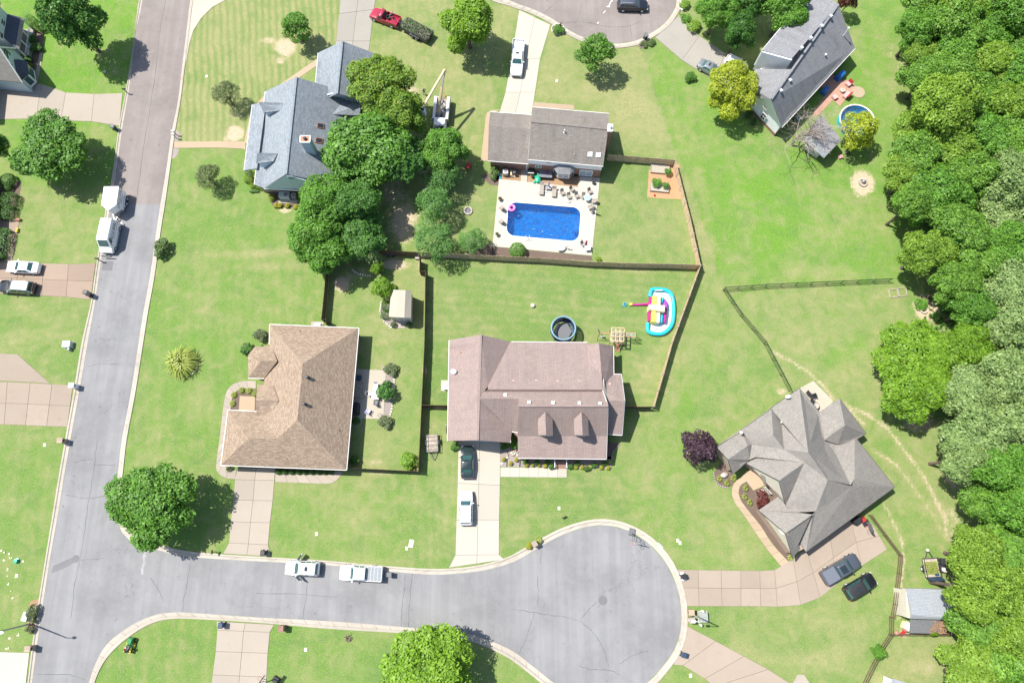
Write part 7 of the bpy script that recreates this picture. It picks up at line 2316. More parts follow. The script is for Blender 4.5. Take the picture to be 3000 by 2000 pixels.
def on_deck(p):
 d=p-pcen
 best=9e9
 for i in range(4):
  a,b=dk[i-1],dk[i]
  e=b-a
  den=d.x*e.y-d.y*e.x
  if abs(den)<1e-9:continue
  t=((a.x-pcen.x)*e.y-(a.y-pcen.y)*e.x)/den
  u=((a.x-pcen.x)*d.y-(a.y-pcen.y)*d.x)/den
  if t>0 and-1e-6<=u<=1+1e-6:best=min(best,t)
 return pcen+d*best
import cmath
ring_in=list(pool)
for c_ in dk:
 d=(c_-pcen)
 best=None
 for i in range(len(pool)):
  a,b=pool[i-1],pool[i]
  e=b-a
  den=d.x*e.y-d.y*e.x
  if abs(den)<1e-9:continue
  t=((a.x-pcen.x)*e.y-(a.y-pcen.y)*e.x)/den
  u=((a.x-pcen.x)*d.y-(a.y-pcen.y)*d.x)/den
  if t>0 and 0<=u<=1:best=pcen+d*t
 ring_in.append(best)
ring_in.sort(key=lambda p:math.atan2(p.y-pcen.y,p.x-pcen.x))
n=len(ring_in)
vs=[(p.x,p.y,.07)for p in ring_in]+[(*on_deck(p),.07)for p in ring_in]+[(p.x,p.y,-.2)for p in ring_in]+[(*on_deck(p),-.05)for p in ring_in]
fs=[]
for i in range(n):
 j=(i+1)%n
 fs+=[(i,n+i,n+j,j),(i,j,2*n+j,2*n+i),(n+j,n+i,3*n+i,3*n+j)]
structure(MB().add(vs,fs).obj('pool_deck','pool_deck'))
structure(sheet('pool_deck',Ws([ZP(1785,325),ZP(2195,362),ZP(2170,592),ZP(1748,552)]),.075,'pool_deck'))
structure(sheet('pool_deck',Ws([ZP(610,175),ZP(735,180),ZP(718,440),ZP(590,430)]),.06,'pool_deck'))
pl=thing('swimming_pool','rectangular blue swimming pool with rounded corners set in a cream deck','pool',(pcen.x,pcen.y,0))
mb=MB((pcen.x,pcen.y,0))
k=len(pool)
mb.add([(p.x,p.y,.06)for p in pool]+[(p.x,p.y,-1.75)for p in pool]+[(p.x,p.y,-1.75)for p in pool],[(i,(i+1)%k,k+(i+1)%k,k+i)for i in range(k)]+[tuple(range(2*k,3*k))])
mb.obj('basin','pool_liner',pl)
cop=MB((pcen.x,pcen.y,0))
po=[pcen+(p-pcen)*(1+.17/(p-pcen).length)for p in pool]
cop.add([(p.x,p.y,.095)for p in pool]+[(p.x,p.y,.095)for p in po]+[(p.x,p.y,.0)for p in pool]+[(p.x,p.y,.05)for p in po],[f for i in range(k)for f in((i,(i+1)%k,k+(i+1)%k,k+i),(2*k+i,2*k+(i+1)%k,(i+1)%k,i),(k+i,k+(i+1)%k,3*k+(i+1)%k,3*k+i))])
cop.obj('coping','vinyl_white',pl)
MB((pcen.x,pcen.y,0)).poly([(p.x,p.y,-.06)for p in pool]).obj('water','pool_water',pl)
ST_=MB((pcen.x,pcen.y,0))
for i in range(3):
 c=(pc[1]*(.5-.0)+pc[2]*.5)+(pcen-(pc[1]+pc[2])/2).normalized()*(.2+.3*i)
 e=(pc[2]-pc[1]).normalized()
 ST_.box((c.x,c.y,-.3-.3*i),(.32,2.0,.3),math.atan2(e.y,e.x)-math.pi/2)
ST_.obj('steps','pool_liner',pl)
mb=MB((pcen.x,pcen.y,0))
for x in(697,764):
 a,b=W(*ZQ(x,578),.1),W(*ZQ(x,515),.1)
 dn=(b-a).normalized()
 mb.tube([a,a+Vector((0,0,.55)),a+dn*.25+Vector((0,0,.78)),a+dn*.6+Vector((0,0,.6)),a+dn*.72+Vector((0,0,-1.0))],.03,6)
mb.obj('ladder','metal_light',pl)
# --- helpers for small things
def th(name,label,cat,q,z=.0,rz=0.0,group=None,zr=None):
 p=W(*q,z if zr is None else zr)
 return thing(name,label,cat,(p.x,p.y,z),rz,group)
def sling(label,q,rz,z=.07,m='sling_taupe',name='patio_chair',group='sling chairs around the pool'):
 t=th(name,label,'chair',q,z,rz,group,zr=z+.4)
 MB().bx(-.26,.26,-.27,.27,.38,.42).obj('seat',m,t)
 MB().plate([(-.27,-.27,.40),(-.27,.27,.40),(-.5,.27,1.0),(-.5,-.27,1.0)],.03).obj('backrest',m,t)
 for sx in(.24,-.26):
  for sy in(.28,-.28):
   MB().bar((sx,sy,0),(sx-.02,sy,.6),.035,.035).obj('leg','metal_gray',t)
 for sy in(.28,-.28):
  MB().bar((.26,sy,.6),(-.36,sy,.62),.05,.03).obj('armrest',m,t)
 return t
def lounger(label,q,rz,m='cloth_gray',ln=1.9):
 t=th('sun_lounger',label,'lounger',q,.07,rz,'sun loungers by the pool',zr=.4)
 MB().bx(-.35*ln,.5*ln,-.33,.33,.28,.42).obj('cushion',m,t)
 MB().plate([(-.35*ln,-.33,.36),(-.35*ln,.33,.36),(-.52*ln,.33,.75),(-.52*ln,-.33,.75)],.1).obj('backrest',m,t)
 for x in(-.3*ln,.45*ln):
  for y in(-.3,.3):
   MB().bx(x-.03,x+.03,y-.03,y+.03,0,.28).obj('leg','metal_gray',t)
def acunit(label,q,s=.85,h=.85,rz=0.0,name='air_conditioner',wide=1.0,m='metal_gray'):
 t=th(name,label,'air conditioner',q,.06,rz,zr=h)
 MB().prism(rrect(-s/2*wide,s/2*wide,s/2,.08,0),0,h).obj('casing',m,t)
 x=(wide-1)*s*.5*.9
 MB().lathe((x,0,h),[(s*.42,0),(s*.44,.03),(s*.36,.04),(s*.34,.012),(.03,.012)],20).obj('fan_guard','metal_light',t)
 f=MB()
 for k in range(4):
  a=k*1.571
  f.plate([(x+math.cos(a)*.05,math.sin(a)*.05,h+.03),(x+math.cos(a+.2)*s*.32,math.sin(a+.2)*s*.32,h+.02),(x+math.cos(a+.9)*s*.32,math.sin(a+.9)*s*.32,h+.035),(x+math.cos(a+.9)*.05,math.sin(a+.9)*.05,h+.04)],.006)
 f.obj('fan','plastic_black',t)
 return t
def wbin(label,q,rz=0.0,m='plastic_black',lid=None,z=.05):
 t=th('wheeled_bin',label,'bin',q,z,rz,'wheeled bins at the kerbs',zr=.9)
 rings(MB(),[rrect(-.24,.24,.22,.05,.08),rrect(-.32,.32,.29,.05,.95)]).obj('body',m,t)
 rings(MB(),[rrect(-.34,.36,.32,.06,.95),rrect(-.34,.36,.32,.06,1.0),rrect(-.26,.28,.24,.06,1.07)]).obj('lid',lid or m,t)
 for sd in(1,-1):
  MB().lathe((-.26,sd*.27-.03,.12),[(.03,0),(.12,0),(.12,.06),(.03,.06)],12,'y').obj('wheel','rubber',t)
 MB().tube([(-.36,-.24,.92),(-.42,-.2,.98),(-.42,.2,.98),(-.36,.24,.92)],.022,6).obj('handle',m,t)
def mailbox(label,q,post='metal_dark',box='plastic_black',rz=0.0,brick_=None,top=None):
 t=th('mailbox',label,'mailbox',q,.0,rz,zr=1.0)
 if brick_:
  MB().bx(-.32,.32,-.3,.3,0,1.25).obj('pillar',brick_,t)
  MB().bx(-.38,.38,-.36,.36,1.25,1.33).obj('cap',top or brick_,t)
  MB().bx(.3,.36,-.12,.12,.85,1.08).obj('box',box,t)
 else:
  MB().bx(-.05,.05,-.05,.05,0,1.05).obj('post',post,t)
  mb=MB().bx(-.26,.26,-.1,.1,1.05,1.18)
  mb.tube([(-.26,0,1.18),(.26,0,1.18)],.1,10)
  mb.obj('box',box,t)
 return t
def cover(label,q,sx=.3,sy=.4,m='stone_white',rz=0.0):
 t=th('meter_cover',label,'ground cover',q,.0,rz)
 MB().bx(-sx/2-.03,sx/2+.03,-sy/2-.03,sy/2+.03,-.02,.03).obj('surround',m,t)
 MB().bx(-sx*.28,sx*.28,-sy*.28,sy*.28,.03,.042).obj('lid','stone',t)
def ubox(label,q,d=(.9,.8,.75),rz=0.0,m='utility_green'):
 t=th('utility_box',label,'utility box',q,0,rz,zr=d[2])
 MB().bx(-d[0]*.6,d[0]*.6,-d[1]*.6,d[1]*.6,-.02,.06).obj('pad','stone',t)
 MB().bx(-d[0]/2,d[0]/2,-d[1]/2,d[1]/2,.06,d[2]-.08).obj('cabinet',m,t)
 rings(MB(),[rrect(-d[0]*.53,d[0]*.53,d[1]*.53,.04,d[2]-.08),rrect(-d[0]*.5,d[0]*.5,d[1]*.5,.04,d[2])]).obj('lid',m,t)
def hoop(label,q,qtop,base='plastic_black',board='plastic_gray'):
 p=W(*q)
 b=W(*qtop,2.9)
 t=thing('basketball_hoop',label,'basketball hoop',(p.x,p.y,.03),math.atan2(b.y-p.y,b.x-p.x))
 rings(MB(),[rrect(-.6,.35,.42,.12,0),rrect(-.6,.35,.42,.12,.12),rrect(-.5,.2,.34,.1,.28)]).obj('base',base,t)
 MB().tube([(.05,0,.2),(.35,0,2.4),(.75,0,3.0)],.06,8).obj('pole','metal_dark',t)
 MB().bx(.95,.99,-.65,.65,2.65,3.45).obj('backboard',board,t)
 for sy in(.25,-.25):
  MB().bar((.4,sy,2.5),(.95,sy,3.1),.05,.05).obj('strut','metal_dark',t)
 MB().torus((1.28,0,2.9),.23,.018,20,6).obj('rim','red_plastic',t)
 n_=MB()
 for k in range(8):
  a=k*.785
  n_.bar((1.28+.23*math.cos(a),.23*math.sin(a),2.88),(1.28+.13*math.cos(a+.4),.13*math.sin(a+.4),2.5),.012,.012)
 n_.obj('net','trim_white',t)
# --- pool side
lounger('long gray sun lounger, left one beside the furled lilac parasol',ZP(1018,575),R(-94),'sling_taupe',2.0)
lounger('gray sun lounger with a dark folded towel, right of the low table',ZP(1270,640),R(-94),'sling_taupe',1.6)
for q,a,lab in((ZP(1440,660),-70,'taupe sling chair next to the right-hand lounger'),(ZP(1570,735),-80,'taupe sling chair right behind the white pool cleaner'),(ZP(1730,722),-70,'taupe sling chair third along the pool edge'),(ZP(1860,735),-95,'taupe sling chair touching the glass table'),
(ZP(1635,590),-40,'taupe sling chair set back by the mulch'),(ZP(1995,635),-60,'taupe sling chair behind the glass table'),(ZP(2065,825),175,'taupe sling chair at the east edge of the deck'),(ZP(1995,950),200,'taupe sling chair nearest the parasol stand'),
(ZP(200,960),130,'sling chair with a pink towel west of the pool'),(ZQ(190,195),140,'empty sling chair west of the pool, near the plant pot')):
 t=sling(lab,q,R(a))
 if 'pink' in lab:
  MB().plate([(-.25,-.22,.46),(-.25,.22,.46),(-.5,.22,1.03),(-.5,-.22,1.03)],.03).obj('towel','cloth_pink',t)
t=th('coffee_table','low gray table between the two sun loungers','table',ZP(1150,580),.07,R(-4))
MB().bx(-.42,.42,-.25,.25,.36,.41).obj('tabletop','metal_gray',t)
for x in(-.36,.36):
 for y in(-.2,.2):
  MB().bx(x-.02,x+.02,y-.02,y+.02,0,.36).obj('leg','metal_gray',t)
t=th('glass_table','pale glass patio table among the taupe chairs','table',ZP(1945,755),.07,.3,zr=.7)
MB().lathe((0,0,.68),[(.02,.02),(.5,.02),(.5,0),(.02,0)],24).obj('tabletop','glass_sky',t)
MB().torus((0,0,.68),.5,.025,24,6).obj('rim','paint_white',t)
for k in range(4):
 MB().bar((.12*math.cos(k*1.57),.12*math.sin(k*1.57),.66),(.4*math.cos(k*1.57),.4*math.sin(k*1.57),0),.035,.035).obj('leg','paint_white',t)
def parasol(label,q,m,h=2.3,base='metal_dark',lean=(0,0),z=.07):
 t=th('parasol',label,'parasol',q,z)
 MB().lathe((0,0,0),[(.3,0),(.3,.06),(.06,.12),(.03,.3)],16).obj('base',base,t)
 MB().tube([(0,0,.1),(lean[0],lean[1],h)],.025,6).obj('pole','metal_gray',t)
 MB().tube([(lean[0]*.35,lean[1]*.35,h*.4),(lean[0]*.6,lean[1]*.6,h*.65),(lean[0]*.95,lean[1]*.95,h*.97)],[.19,.14,.03],8).obj('furled_canopy',m,t)
parasol('furled lilac parasol between the two sun loungers',ZP(1150,545),'cloth_lilac',2.2)
parasol('furled gray parasol on a round stand at the east edge of the deck',ZP(2060,1062),'plastic_gray',2.4)
parasol('furled dark red parasol by the white table in the deck corner',ZQ(1905,690),'cloth_red',2.2)
t=th('side_table','white table in the south-east corner of the pool deck','table',ZQ(1945,740),.07,.1,zr=.6)
MB().bx(-.42,.42,-.36,.36,.66,.72).obj('tabletop','paint_white',t)
for x in(-.34,.34):
 for y in(-.28,.28):
  MB().bar((x,y,0),(x*.9,y*.9,.66),.05,.05).obj('leg','paint_white',t)
t=sling('metal armchair beside the white corner table',ZQ(1860,660),R(-40),m='metal_gray',group=None)
for q,m,lab in((ZP(172,785),'terracotta','terracotta pot near the pink-towelled chair'),(ZQ(112,465),'stone','stone pot with a plant on the west side of the deck'),(ZP(815,315),'terracotta','round brown pot beside the black grill')):
 t=th('plant_pot',lab,'pot',q,.07,0,zr=.3)
 MB().lathe((0,0,0),[(.16,0),(.28,.42),(.31,.46),(.25,.46),(.22,.36),(.02,.36)],16).obj('pot',m,t)
 f=link('foliage',tuft_mesh('foliage',77,'leaf_olive',60),t,(0,0,.36))
 f.scale=(.4,.4,.4)
t=th('ring_float','pink ring float in the corner of the blue pool','pool float',ZP(412,970),-.05)
MB().torus((0,0,.14),.42,.2,28,10).obj('ring','vinyl_pink',t,60)
t=th('swan_float','white inflatable swan lying on the south side of the pool deck','pool float',ZQ(1410,750),.07)
MB().ell((0,0,.26),(.72,.5,.3),18,10).obj('body','vinyl_white',t,60)
MB().tube([(.55,.05,.3),(.85,.05,.6),(.75,.05,.95),(.9,.05,1.15),(1.15,.05,1.1)],[.16,.13,.11,.12,.05],10).obj('neck','vinyl_white',t,60)
for sd in(1,-1):
 MB().ell((-.1,sd*.42,.42),(.5,.14,.2),12,8).obj('wing','vinyl_white',t,60)
t=th('turtle_float','green inflatable turtle float overlapping the edge of the mulch','pool float',ZP(940,375),.07,R(85),zr=.3)
MB().ell((0,0,.22),(.72,.48,.24),16,8).obj('body','vinyl_green',t,60)
MB().ell((.85,0,.25),(.24,.2,.17)).obj('head','vinyl_green',t,60)
for x,y in((.5,.5),(.5,-.5),(-.5,.48),(-.5,-.48)):
 MB().ell((x,y,.15),(.28,.2,.12),rz=.7 if x*y>0 else-.7).obj('flipper','vinyl_green',t,60)
t=th('hot_tub','dark covered box by the pool house wall with a pink toy lying on it','tub',ZP(1095,285),.05,R(-4),zr=.6)
MB().prism(rrect(-1.0,1.0,.55,.12,0),0,.62).obj('casing','cloth_dark',t)
MB().prism(rrect(-1.03,1.03,.58,.12,0),.62,.70).obj('cover','cloth_gray',t)
t=th('pool_toy','small bright pink toy lying on the dark covered box','toy',ZP(1130,250),.76,.9)
MB().tube([(-.3,-.1,.06),(0,0,.08),(.2,.18,.06)],[.05,.09,.05],8).ell((.0,-.12,.08),(.12,.1,.08)).obj('body','vinyl_magenta',t,60)
t=th('grill','black grill with a gray lid handle left of the dark covered box','grill',ZP(800,215),.05,R(-3),zr=.8)
MB().bx(-.5,.5,-.3,.3,.5,.9).obj('firebox','plastic_black',t)
MB().ell((0,0,.9),(.5,.3,.25)).obj('hood','plastic_black',t,60)
MB().bx(-.48,.48,-.45,-.3,.8,.84).obj('shelf','metal_light',t)
for x in(-.42,.42):
 for y in(-.24,.24):
  MB().bx(x-.03,x+.03,y-.03,y+.03,0,.5).obj('leg','plastic_black',t)
acunit('air conditioner by the west end of the pool house',ZP(283,225),m='metal_gray')
t=th('pool_pump','pool pump and filter with cream pipes beside the air conditioner','pump',ZP(470,235),.05,0,zr=.5)
MB().lathe((0,0,0),[(.3,0),(.34,.2),(.34,.6),(.22,.78),(.06,.84)],18).obj('filter_tank','plastic_gray',t,40)
for k,x in enumerate((-.62,-.48)):
 MB().tube([(x,.3,.1),(x,.3,.55),(x,-.6,.55),(x,-.6,.1),(.2,-.6+k*.12,.1)],.05,6).obj('pipe','vinyl_cream',t)
MB().tube([(.0,-.45,.25),(.5,-.45,.25)],.15,10).obj('motor','plastic_black',t)
t=th('kickboard','blue foam board standing by the flowering bush at the pool house','pool toy',ZP(170,315),.05,.1)
MB().prism(rrect(-.14,.14,.5,.1,0),0,.1).obj('board','vinyl_blue',t)
t=th('stool','round black stool with a curved handle on the concrete by the patio door','stool',ZP(2068,470),.08)
MB().lathe((0,0,0),[(.22,0),(.26,.4),(.26,.44),(.02,.46)],18).obj('seat','plastic_black',t)
MB().tube([(-.26,.3,.4),(-.15,.5,.55),(.15,.52,.55),(.32,.32,.4)],.03,6).obj('handle','plastic_black',t)
t=sling('black folding chair at the right of the bay window',ZP(1712,290),R(-60),m='plastic_black',name='folding_chair',group=None)
t=th('pool_cleaner','white robot pool cleaner near the water edge','pool cleaner',ZP(1550,838),.07,-.4)
MB().prism(rrect(-.28,.28,.2,.07,0),.04,.22).obj('shell','vinyl_white',t)
MB().tube([(-.15,-.1,.24),(0,.12,.34),(.15,-.1,.24)],.03,6).obj('handle','plastic_gray',t)
t=th('skimmer_net','long pole with a round net lying across the sun loungers','pool net',ZP(940,615),.5)
MB().torus((0,0,0),.2,.02,20,5).obj('hoop','metal_light',t)
e_=W(*ZP(1450,640),.5)-t.location
MB().tube([(.2,0,0),(e_.x,e_.y,0)],.02,6).obj('pole','metal_light',t)
for q,lab in((G(1358,-8),'upper raised wooden garden bed'),(G(1352,160),'lower raised wooden garden bed')):
 t=th('garden_bed',lab,'garden bed',q,0,R(-6))
 mb=MB().bx(-1.45,1.45,-.75,-.69,0,.38).bx(-1.45,1.45,.69,.75,0,.38).bx(-1.45,-1.39,-.69,.69,0,.38).bx(1.39,1.45,-.69,.69,0,.38)
 mb.obj('frame','wood_gray',t)
 MB().bx(-1.38,1.38,-.68,.68,0,.28).obj('soil','drive_cream',t)
t=th('toy_pail','small red pail on the bark below the lower garden bed','pail',G(1308,230),.01)
MB().lathe((0,0,0),[(.1,0),(.15,.22),(.12,.22),(.02,.02)],12).obj('pail','red_plastic',t)
# --- trampoline yard
t=th('trampoline','round trampoline with a blue padded rim and black net','trampoline',ZS(288,870),0,0,zr=1.2)
k=8
Rr=1.68
pts=lambda r,z,n=8,o=.39:[(r*math.cos(o+6.2832*i/n),r*math.sin(o+6.2832*i/n),z)for i in range(n)]
MB().lathe((0,0,.8),[(.02,0),(Rr*.82,0),(Rr*.82,.02),(.02,.02)],6).obj('mat','trampoline_mat',t)
MB().torus((0,0,.84),Rr*.94,.19,36,6,zs=.3).obj('pad','plastic_blue_dark',t)
MB().lathe((0,0,0),[(Rr*1.0,.85),(Rr*1.02,2.5)],8,close=False).obj('net_ring','net_black',t)if False else None
nm=MB()
P0,P1=pts(Rr,.86,16),pts(Rr*1.02,2.45,16)
for i in range(16):
 j=(i+1)%16
 for s in range(5):
  f=s/5
  nm.bar(Vector(P0[i]).lerp(Vector(P0[j]),f),Vector(P1[i]).lerp(Vector(P1[j]),f),.035,.035)
 for s in range(1,12):
  f=s/12
  nm.bar(Vector(P0[i]).lerp(Vector(P1[i]),f),Vector(P0[j]).lerp(Vector(P1[j]),f),.035,.035)
nm.obj('net','net_black',t)
MB().torus((0,0,2.46),Rr*1.02,.12,36,8).obj('top_ring','trampoline_blue',t)
for i in range(8):
 a=i*.785
 MB().tube([(Rr*1.04*math.cos(a),Rr*1.04*math.sin(a),0),(Rr*1.04*math.cos(a),Rr*1.04*math.sin(a),2.46)],.035,6).obj('post','plastic_blue_dark',t)
p0=W(*ZS(1230,945),2.2)
t=thing('playset','wooden climbing tower with a grid roof, a swing arm, monkey bars and a ladder','playset',(p0.x,p0.y,0))
l=lambda x,y,z:W(*ZS(x,y),z)-Vector((p0.x,p0.y,0))
g4=[l(1130,825,2.4),l(1345,832,2.4),l(1335,1060,2.4),l(1112,1052,2.4)]
gm=MB()
for i in range(4):
 f=i/3
 gm.bar(g4[0].lerp(g4[1],f),g4[3].lerp(g4[2],f),.12,.12).bar(g4[0].lerp(g4[3],f)+Vector((0,0,.13)),g4[1].lerp(g4[2],f)+Vector((0,0,.13)),.12,.12)
gm.obj('roof_grid','wood_pale',t)
for p in g4:
 MB().bar((p.x,p.y,0),p,.1,.1).obj('post','wood_pale',t)
mb=MB()
for i in range(8):
 f=i/8
 a,b=g4[0].lerp(g4[3],f),g4[1].lerp(g4[2],f)
 mb.bar((a.x,a.y,1.2),(b.x,b.y,1.2),.15,.04)
mb.obj('platform','wood_gray',t)
a,b=l(925,912,2.3),l(1112,916,2.3)
MB().bar(a,b,.09,.09).obj('swing_beam','wood_pink',t)
for q in(ZS(890,850),ZS(875,1040)):
 e=W(*q)-Vector((p0.x,p0.y,0))
 MB().bar(a,e,.07,.07).obj('swing_leg','plastic_blue_dark',t)
s=MB().bx(-.25,.25,-.1,.1,0,.04)
mid2=a.lerp(b,.4)
s.v=[(x+mid2.x,y+mid2.y,z+.5)for x,y,z in s.v]
s.tube([mid2+Vector((-.22,0,-.05)),(mid2.x-.22,mid2.y,.52)],.012,4).tube([mid2+Vector((.22,0,-.05)),(mid2.x+.22,mid2.y,.52)],.012,4)
s.obj('swing','glass_sky',t)
for q0,q1 in(((1350,905),(1550,912)),((1350,965),(1550,985))):
 MB().bar(l(*q0,2.1),l(*q1,2.1),.08,.08).obj('bar_rail','wood_pink',t)
for i in range(9):
 f=(i+.5)/9
 MB().bar(l(1350+200*f,905+7*f,2.1),l(1350+200*f,975+15*f,2.1),.04,.04).obj('rung','metal_light',t)
for q in((1555,915),(1548,990)):
 e=l(*q,2.1)
 MB().bar((e.x+.3,e.y,0),e,.07,.07).obj('bar_leg','plastic_blue_dark',t)
L0,L1,L2_,L3=l(1195,1060,1.25),l(1268,1062,1.25),l(1262,1245,.05),l(1190,1220,.05)
MB().bar(L0,L3,.09,.09).bar(L1,L2_,.09,.09).obj('ladder_rail','wood_pink',t)
for i in range(7):
 f=(i+.5)/7
 MB().bar(L0.lerp(L3,f),L1.lerp(L2_,f),.09,.04).obj('step','wood_pink',t)
p0=W(*ZS(1980,540))
t=thing('inflatable_pool','large inflatable play pool with a cyan rim, magenta slides and yellow tower','inflatable',(p0.x,p0.y,0))
def li(x,y,z=.0):
 return W(*ZS(x,y),z)-Vector((p0.x,p0.y,0))
rim=[li(*q,.3)for q in((1790,290),(1800,215),(1830,165),(1950,162),(2080,185),(2160,260),(2195,420),(2195,600),(2170,750),(2100,860),(1990,925),(1850,925),(1765,890),(1748,840),(1752,745))]
rim_s=[Vector((p.x,p.y,.32))for p in smooth_line(rim,4)]
MB().tube(rim_s,.30,10).obj('rim','vinyl_edge',t,60)
MB().prism([(p.x,p.y)for p in rim_s],.01,.06).obj('floor','vinyl_white',t)
MB().tube([li(1875,176,.62),li(2005,178,.62)],.09,6).obj('rim_label','vinyl_white',t)
def puff(name,pts,z0,z1,m,r=.12):
 q=[li(*p,z0)for p in pts]
 q=[(v.x,v.y)for v in q]
 b=offset_poly(q,r)
 mb=MB().prism(q,z0,z1-r)
 mb2=mb.add([(p[0],p[1],z1-r+.001)for p in(q if sum(q[i-1][0]*q[i][1]-q[i][0]*q[i-1][1]for i in range(len(q)))>0 else q[::-1])]+[(p.x,p.y,z1)for p in b],[(i,(i+1)%len(q),len(q)+(i+1)%len(q),len(q)+i)for i in range(len(q))]+[tuple(range(len(q),2*len(q)))])
 return mb.obj(name,m,t)
puff('tower',[(1800,320),(1870,320),(1862,770),(1780,760)],.05,1.5,'vinyl_yellow')
puff('tower',[(1872,320),(1950,320),(1930,770),(1864,772)],.05,1.3,'vinyl_cream')
puff('cross_wall',[(1735,480),(2005,500),(2000,610),(1735,570)],.05,1.9,'vinyl_cream')
puff('slide',[(1960,325),(2025,325),(1965,480),(1955,525),(1920,515),(1930,470)],.05,.8,'vinyl_edge')
puff('slide',[(1920,610),(2000,620),(1990,760),(1912,755)],.05,.9,'vinyl_edge')
puff('side_wall',[(2030,355),(2062,420),(2070,520),(1970,500)],.05,1.1,'vinyl_purple')
puff('side_wall',[(2010,545),(2060,545),(2040,760),(2003,755)],.05,1.0,'vinyl_magenta')
puff('back_wall',[(1765,325),(1798,325),(1792,480),(1735,470),(1725,430),(1760,400)],.05,1.0,'vinyl_magenta')
puff('back_wall',[(1745,570),(1785,572),(1778,730),(1745,730)],.05,1.0,'vinyl_magenta')
MB().tube([li(1450,425,.15),li(1600,425,.2),li(1740,412,.35)],.15,10).obj('blower_tube','vinyl_magenta',t,60)
MB().ell(li(1910,838,.1),(.13,.13,.05)).obj('drain','vinyl_blue',t,60)
t=th('air_blower','small yellow air blower at the end of the magenta tube','blower',ZS(1455,425),0)
MB().prism(rrect(-.22,.2,.18,.06,0),0,.36).obj('housing','mower_yellow',t)
MB().tube([(-.1,0,.36),(0,0,.46),(.1,0,.36)],.02,6).obj('handle','plastic_black',t)
t=th('hose_reel','blue coiled garden hose lying near the magenta tube','hose',ZS(1358,425),0)
for k in range(4):
 MB().torus((0,0,.05+.05*k),.30-.03*k,.03,24,6).obj('coil','vinyl_blue',t)
MB().tube([(-.2,-.2,.03),(-.5,-.45,.03),(-.6,-.6,.03)],.03,6).obj('hose_end','tarp_blue',t)
t=th('garden_stool','white stone drum alone on the middle lawn','garden stone',G(190,1242),0)
MB().lathe((0,0,0),[(.24,0),(.32,.12),(.32,.3),(.22,.42),(.02,.42)],9).obj('drum','stone_white',t)
# --- fire rings, stone rings, rocks
def stone_ring(name,label,cat,q,r,n,m='stone',h=.25,w=.22,extra=None):
 t=th(name,label,cat,q)
 for i in range(n):
  a=6.2832*i/n
  s=MB().box((0,0,h/2),(w*random.uniform(.85,1.1),6.0*r/n*random.uniform(.8,.95),h*random.uniform(.85,1.1)))
  o=s.obj('stone',m,t,loc=(r*math.cos(a),r*math.sin(a),0))
  o.rotation_euler.z=a
 return t
t=stone_ring('fire_ring','round stone fire pit on the grass beside the pale-tipped trees','fire pit',F(1948,372),.58,14)
MB().lathe((0,0,0),[(.45,.0),(.45,.06),(.02,.08)],16).obj('ash','plastic_gray',t)
t=stone_ring('fire_ring','fire ring with a gray ball in the middle of a sandy circle','fire pit',H(870,112),.6,14)
MB().ell((0.02,.1,.3),(.3,.3,.3),16,10).obj('ball','metal_gray',t,60)
stone_ring('stone_edging','ring of pale stones round the ornamental grass','stone edging',I(1738,238),1.15,20,'stone_white',.2,.18)
stone_ring('stone_edging','ring of pale stones round the leafy bush by the upper cul-de-sac','stone edging',C(422,272),1.05,18,'stone_white',.15,.14)
t=stone_ring('planter_ring','white ring planter under the bushy plant on bare mulch','planter',H(1425,1280),.5,12,'stone_white',.35,.12)
def edging(label,pts,m='stone_white',sp=.3):
 P=[Vector((p.x,p.y,0))for p in Ws(pts)]
 L_=sum((P[i+1]-P[i]).length for i in range(len(P)-1))
 Q_=resample(P,max(3,int(L_/sp)))
 t=thing('stone_edging',label,'stone edging',P[0])
 for q in Q_:
  d=q-P[0]
  o=MB().box((0,0,.07),(random.uniform(.2,.3),random.uniform(.16,.24),random.uniform(.12,.2))).obj('stone',m,t,loc=(d.x,d.y,0))
  o.rotation_euler.z=random.uniform(0,3)
edging('pale stones along the outer edge of the patio bed',[ZB(1080,410),ZB(1100,500),ZB(1100,680)])
edging('pale stones along the lower part of the patio bed',[ZB(1060,1010),ZB(1050,1150),ZB(1010,1290)])
edging('pale stones curving round the bed west of the cream shed',[F(1152,1210),F(1140,1290),F(1170,1380),F(1240,1440)])
edging('line of stones where the grove meets the bare yard',[F(890,915),F(950,955),F(1050,965)])
edging('gray stones curving round the dark bed at the porch corner',[ZF(2090,0),ZF(2040,80),ZF(1985,140),ZF(1975,250)],'gravel')
edging('stones bordering the bed of the purple tree',[K(1850,1210),K(1862,1280),K(1910,1325),K(1980,1342)],'gravel')
t=th('boulder','gray boulder among the daylilies near the purple tree','rock',K(1945,1225))
MB().ell((0,0,.25),(.55,.4,.35),9,6,.4).obj('rock','stone',t)
for q,lab in((ZV(365,515),'left white stone by the maroon maple'),(ZV(415,485),'right white stone by the maroon maple'),(ZE(800,1215),'white stone disc in the gravel by the cream driveway')):
 t=th('white_stone',lab,'stone',q)
 MB().ell((0,0,.08),(.25,.16,.12),10,6).obj('stone','stone_white',t)
t=th('rock_pile','heap of tan rocks in the gravel by the porch end','rocks',ZE(1290,770))
for k in range(16):
 MB().ell((random.gauss(0,.5),random.gauss(0,.35),.1),(random.uniform(.12,.25),random.uniform(.1,.2),.14),7,5,random.random()*3).obj('rock','brick_tan' if k%3 else 'stone_white',t)
for i,(a,b,lab)in enumerate(((ZE(1045,640),ZE(1010,1350),'left black border strip in the gravel bed'),(ZE(1635,975),ZE(1600,1360),'right black border strip in the gravel bed'))):
 p,q=W(*a),W(*b)
 t=thing('border_strip',lab,'border strip',p)
 MB(p).bar(p+Vector((0,0,.05)),q+Vector((0,0,.05)),.12,.1).obj('strip','plastic_black',t)
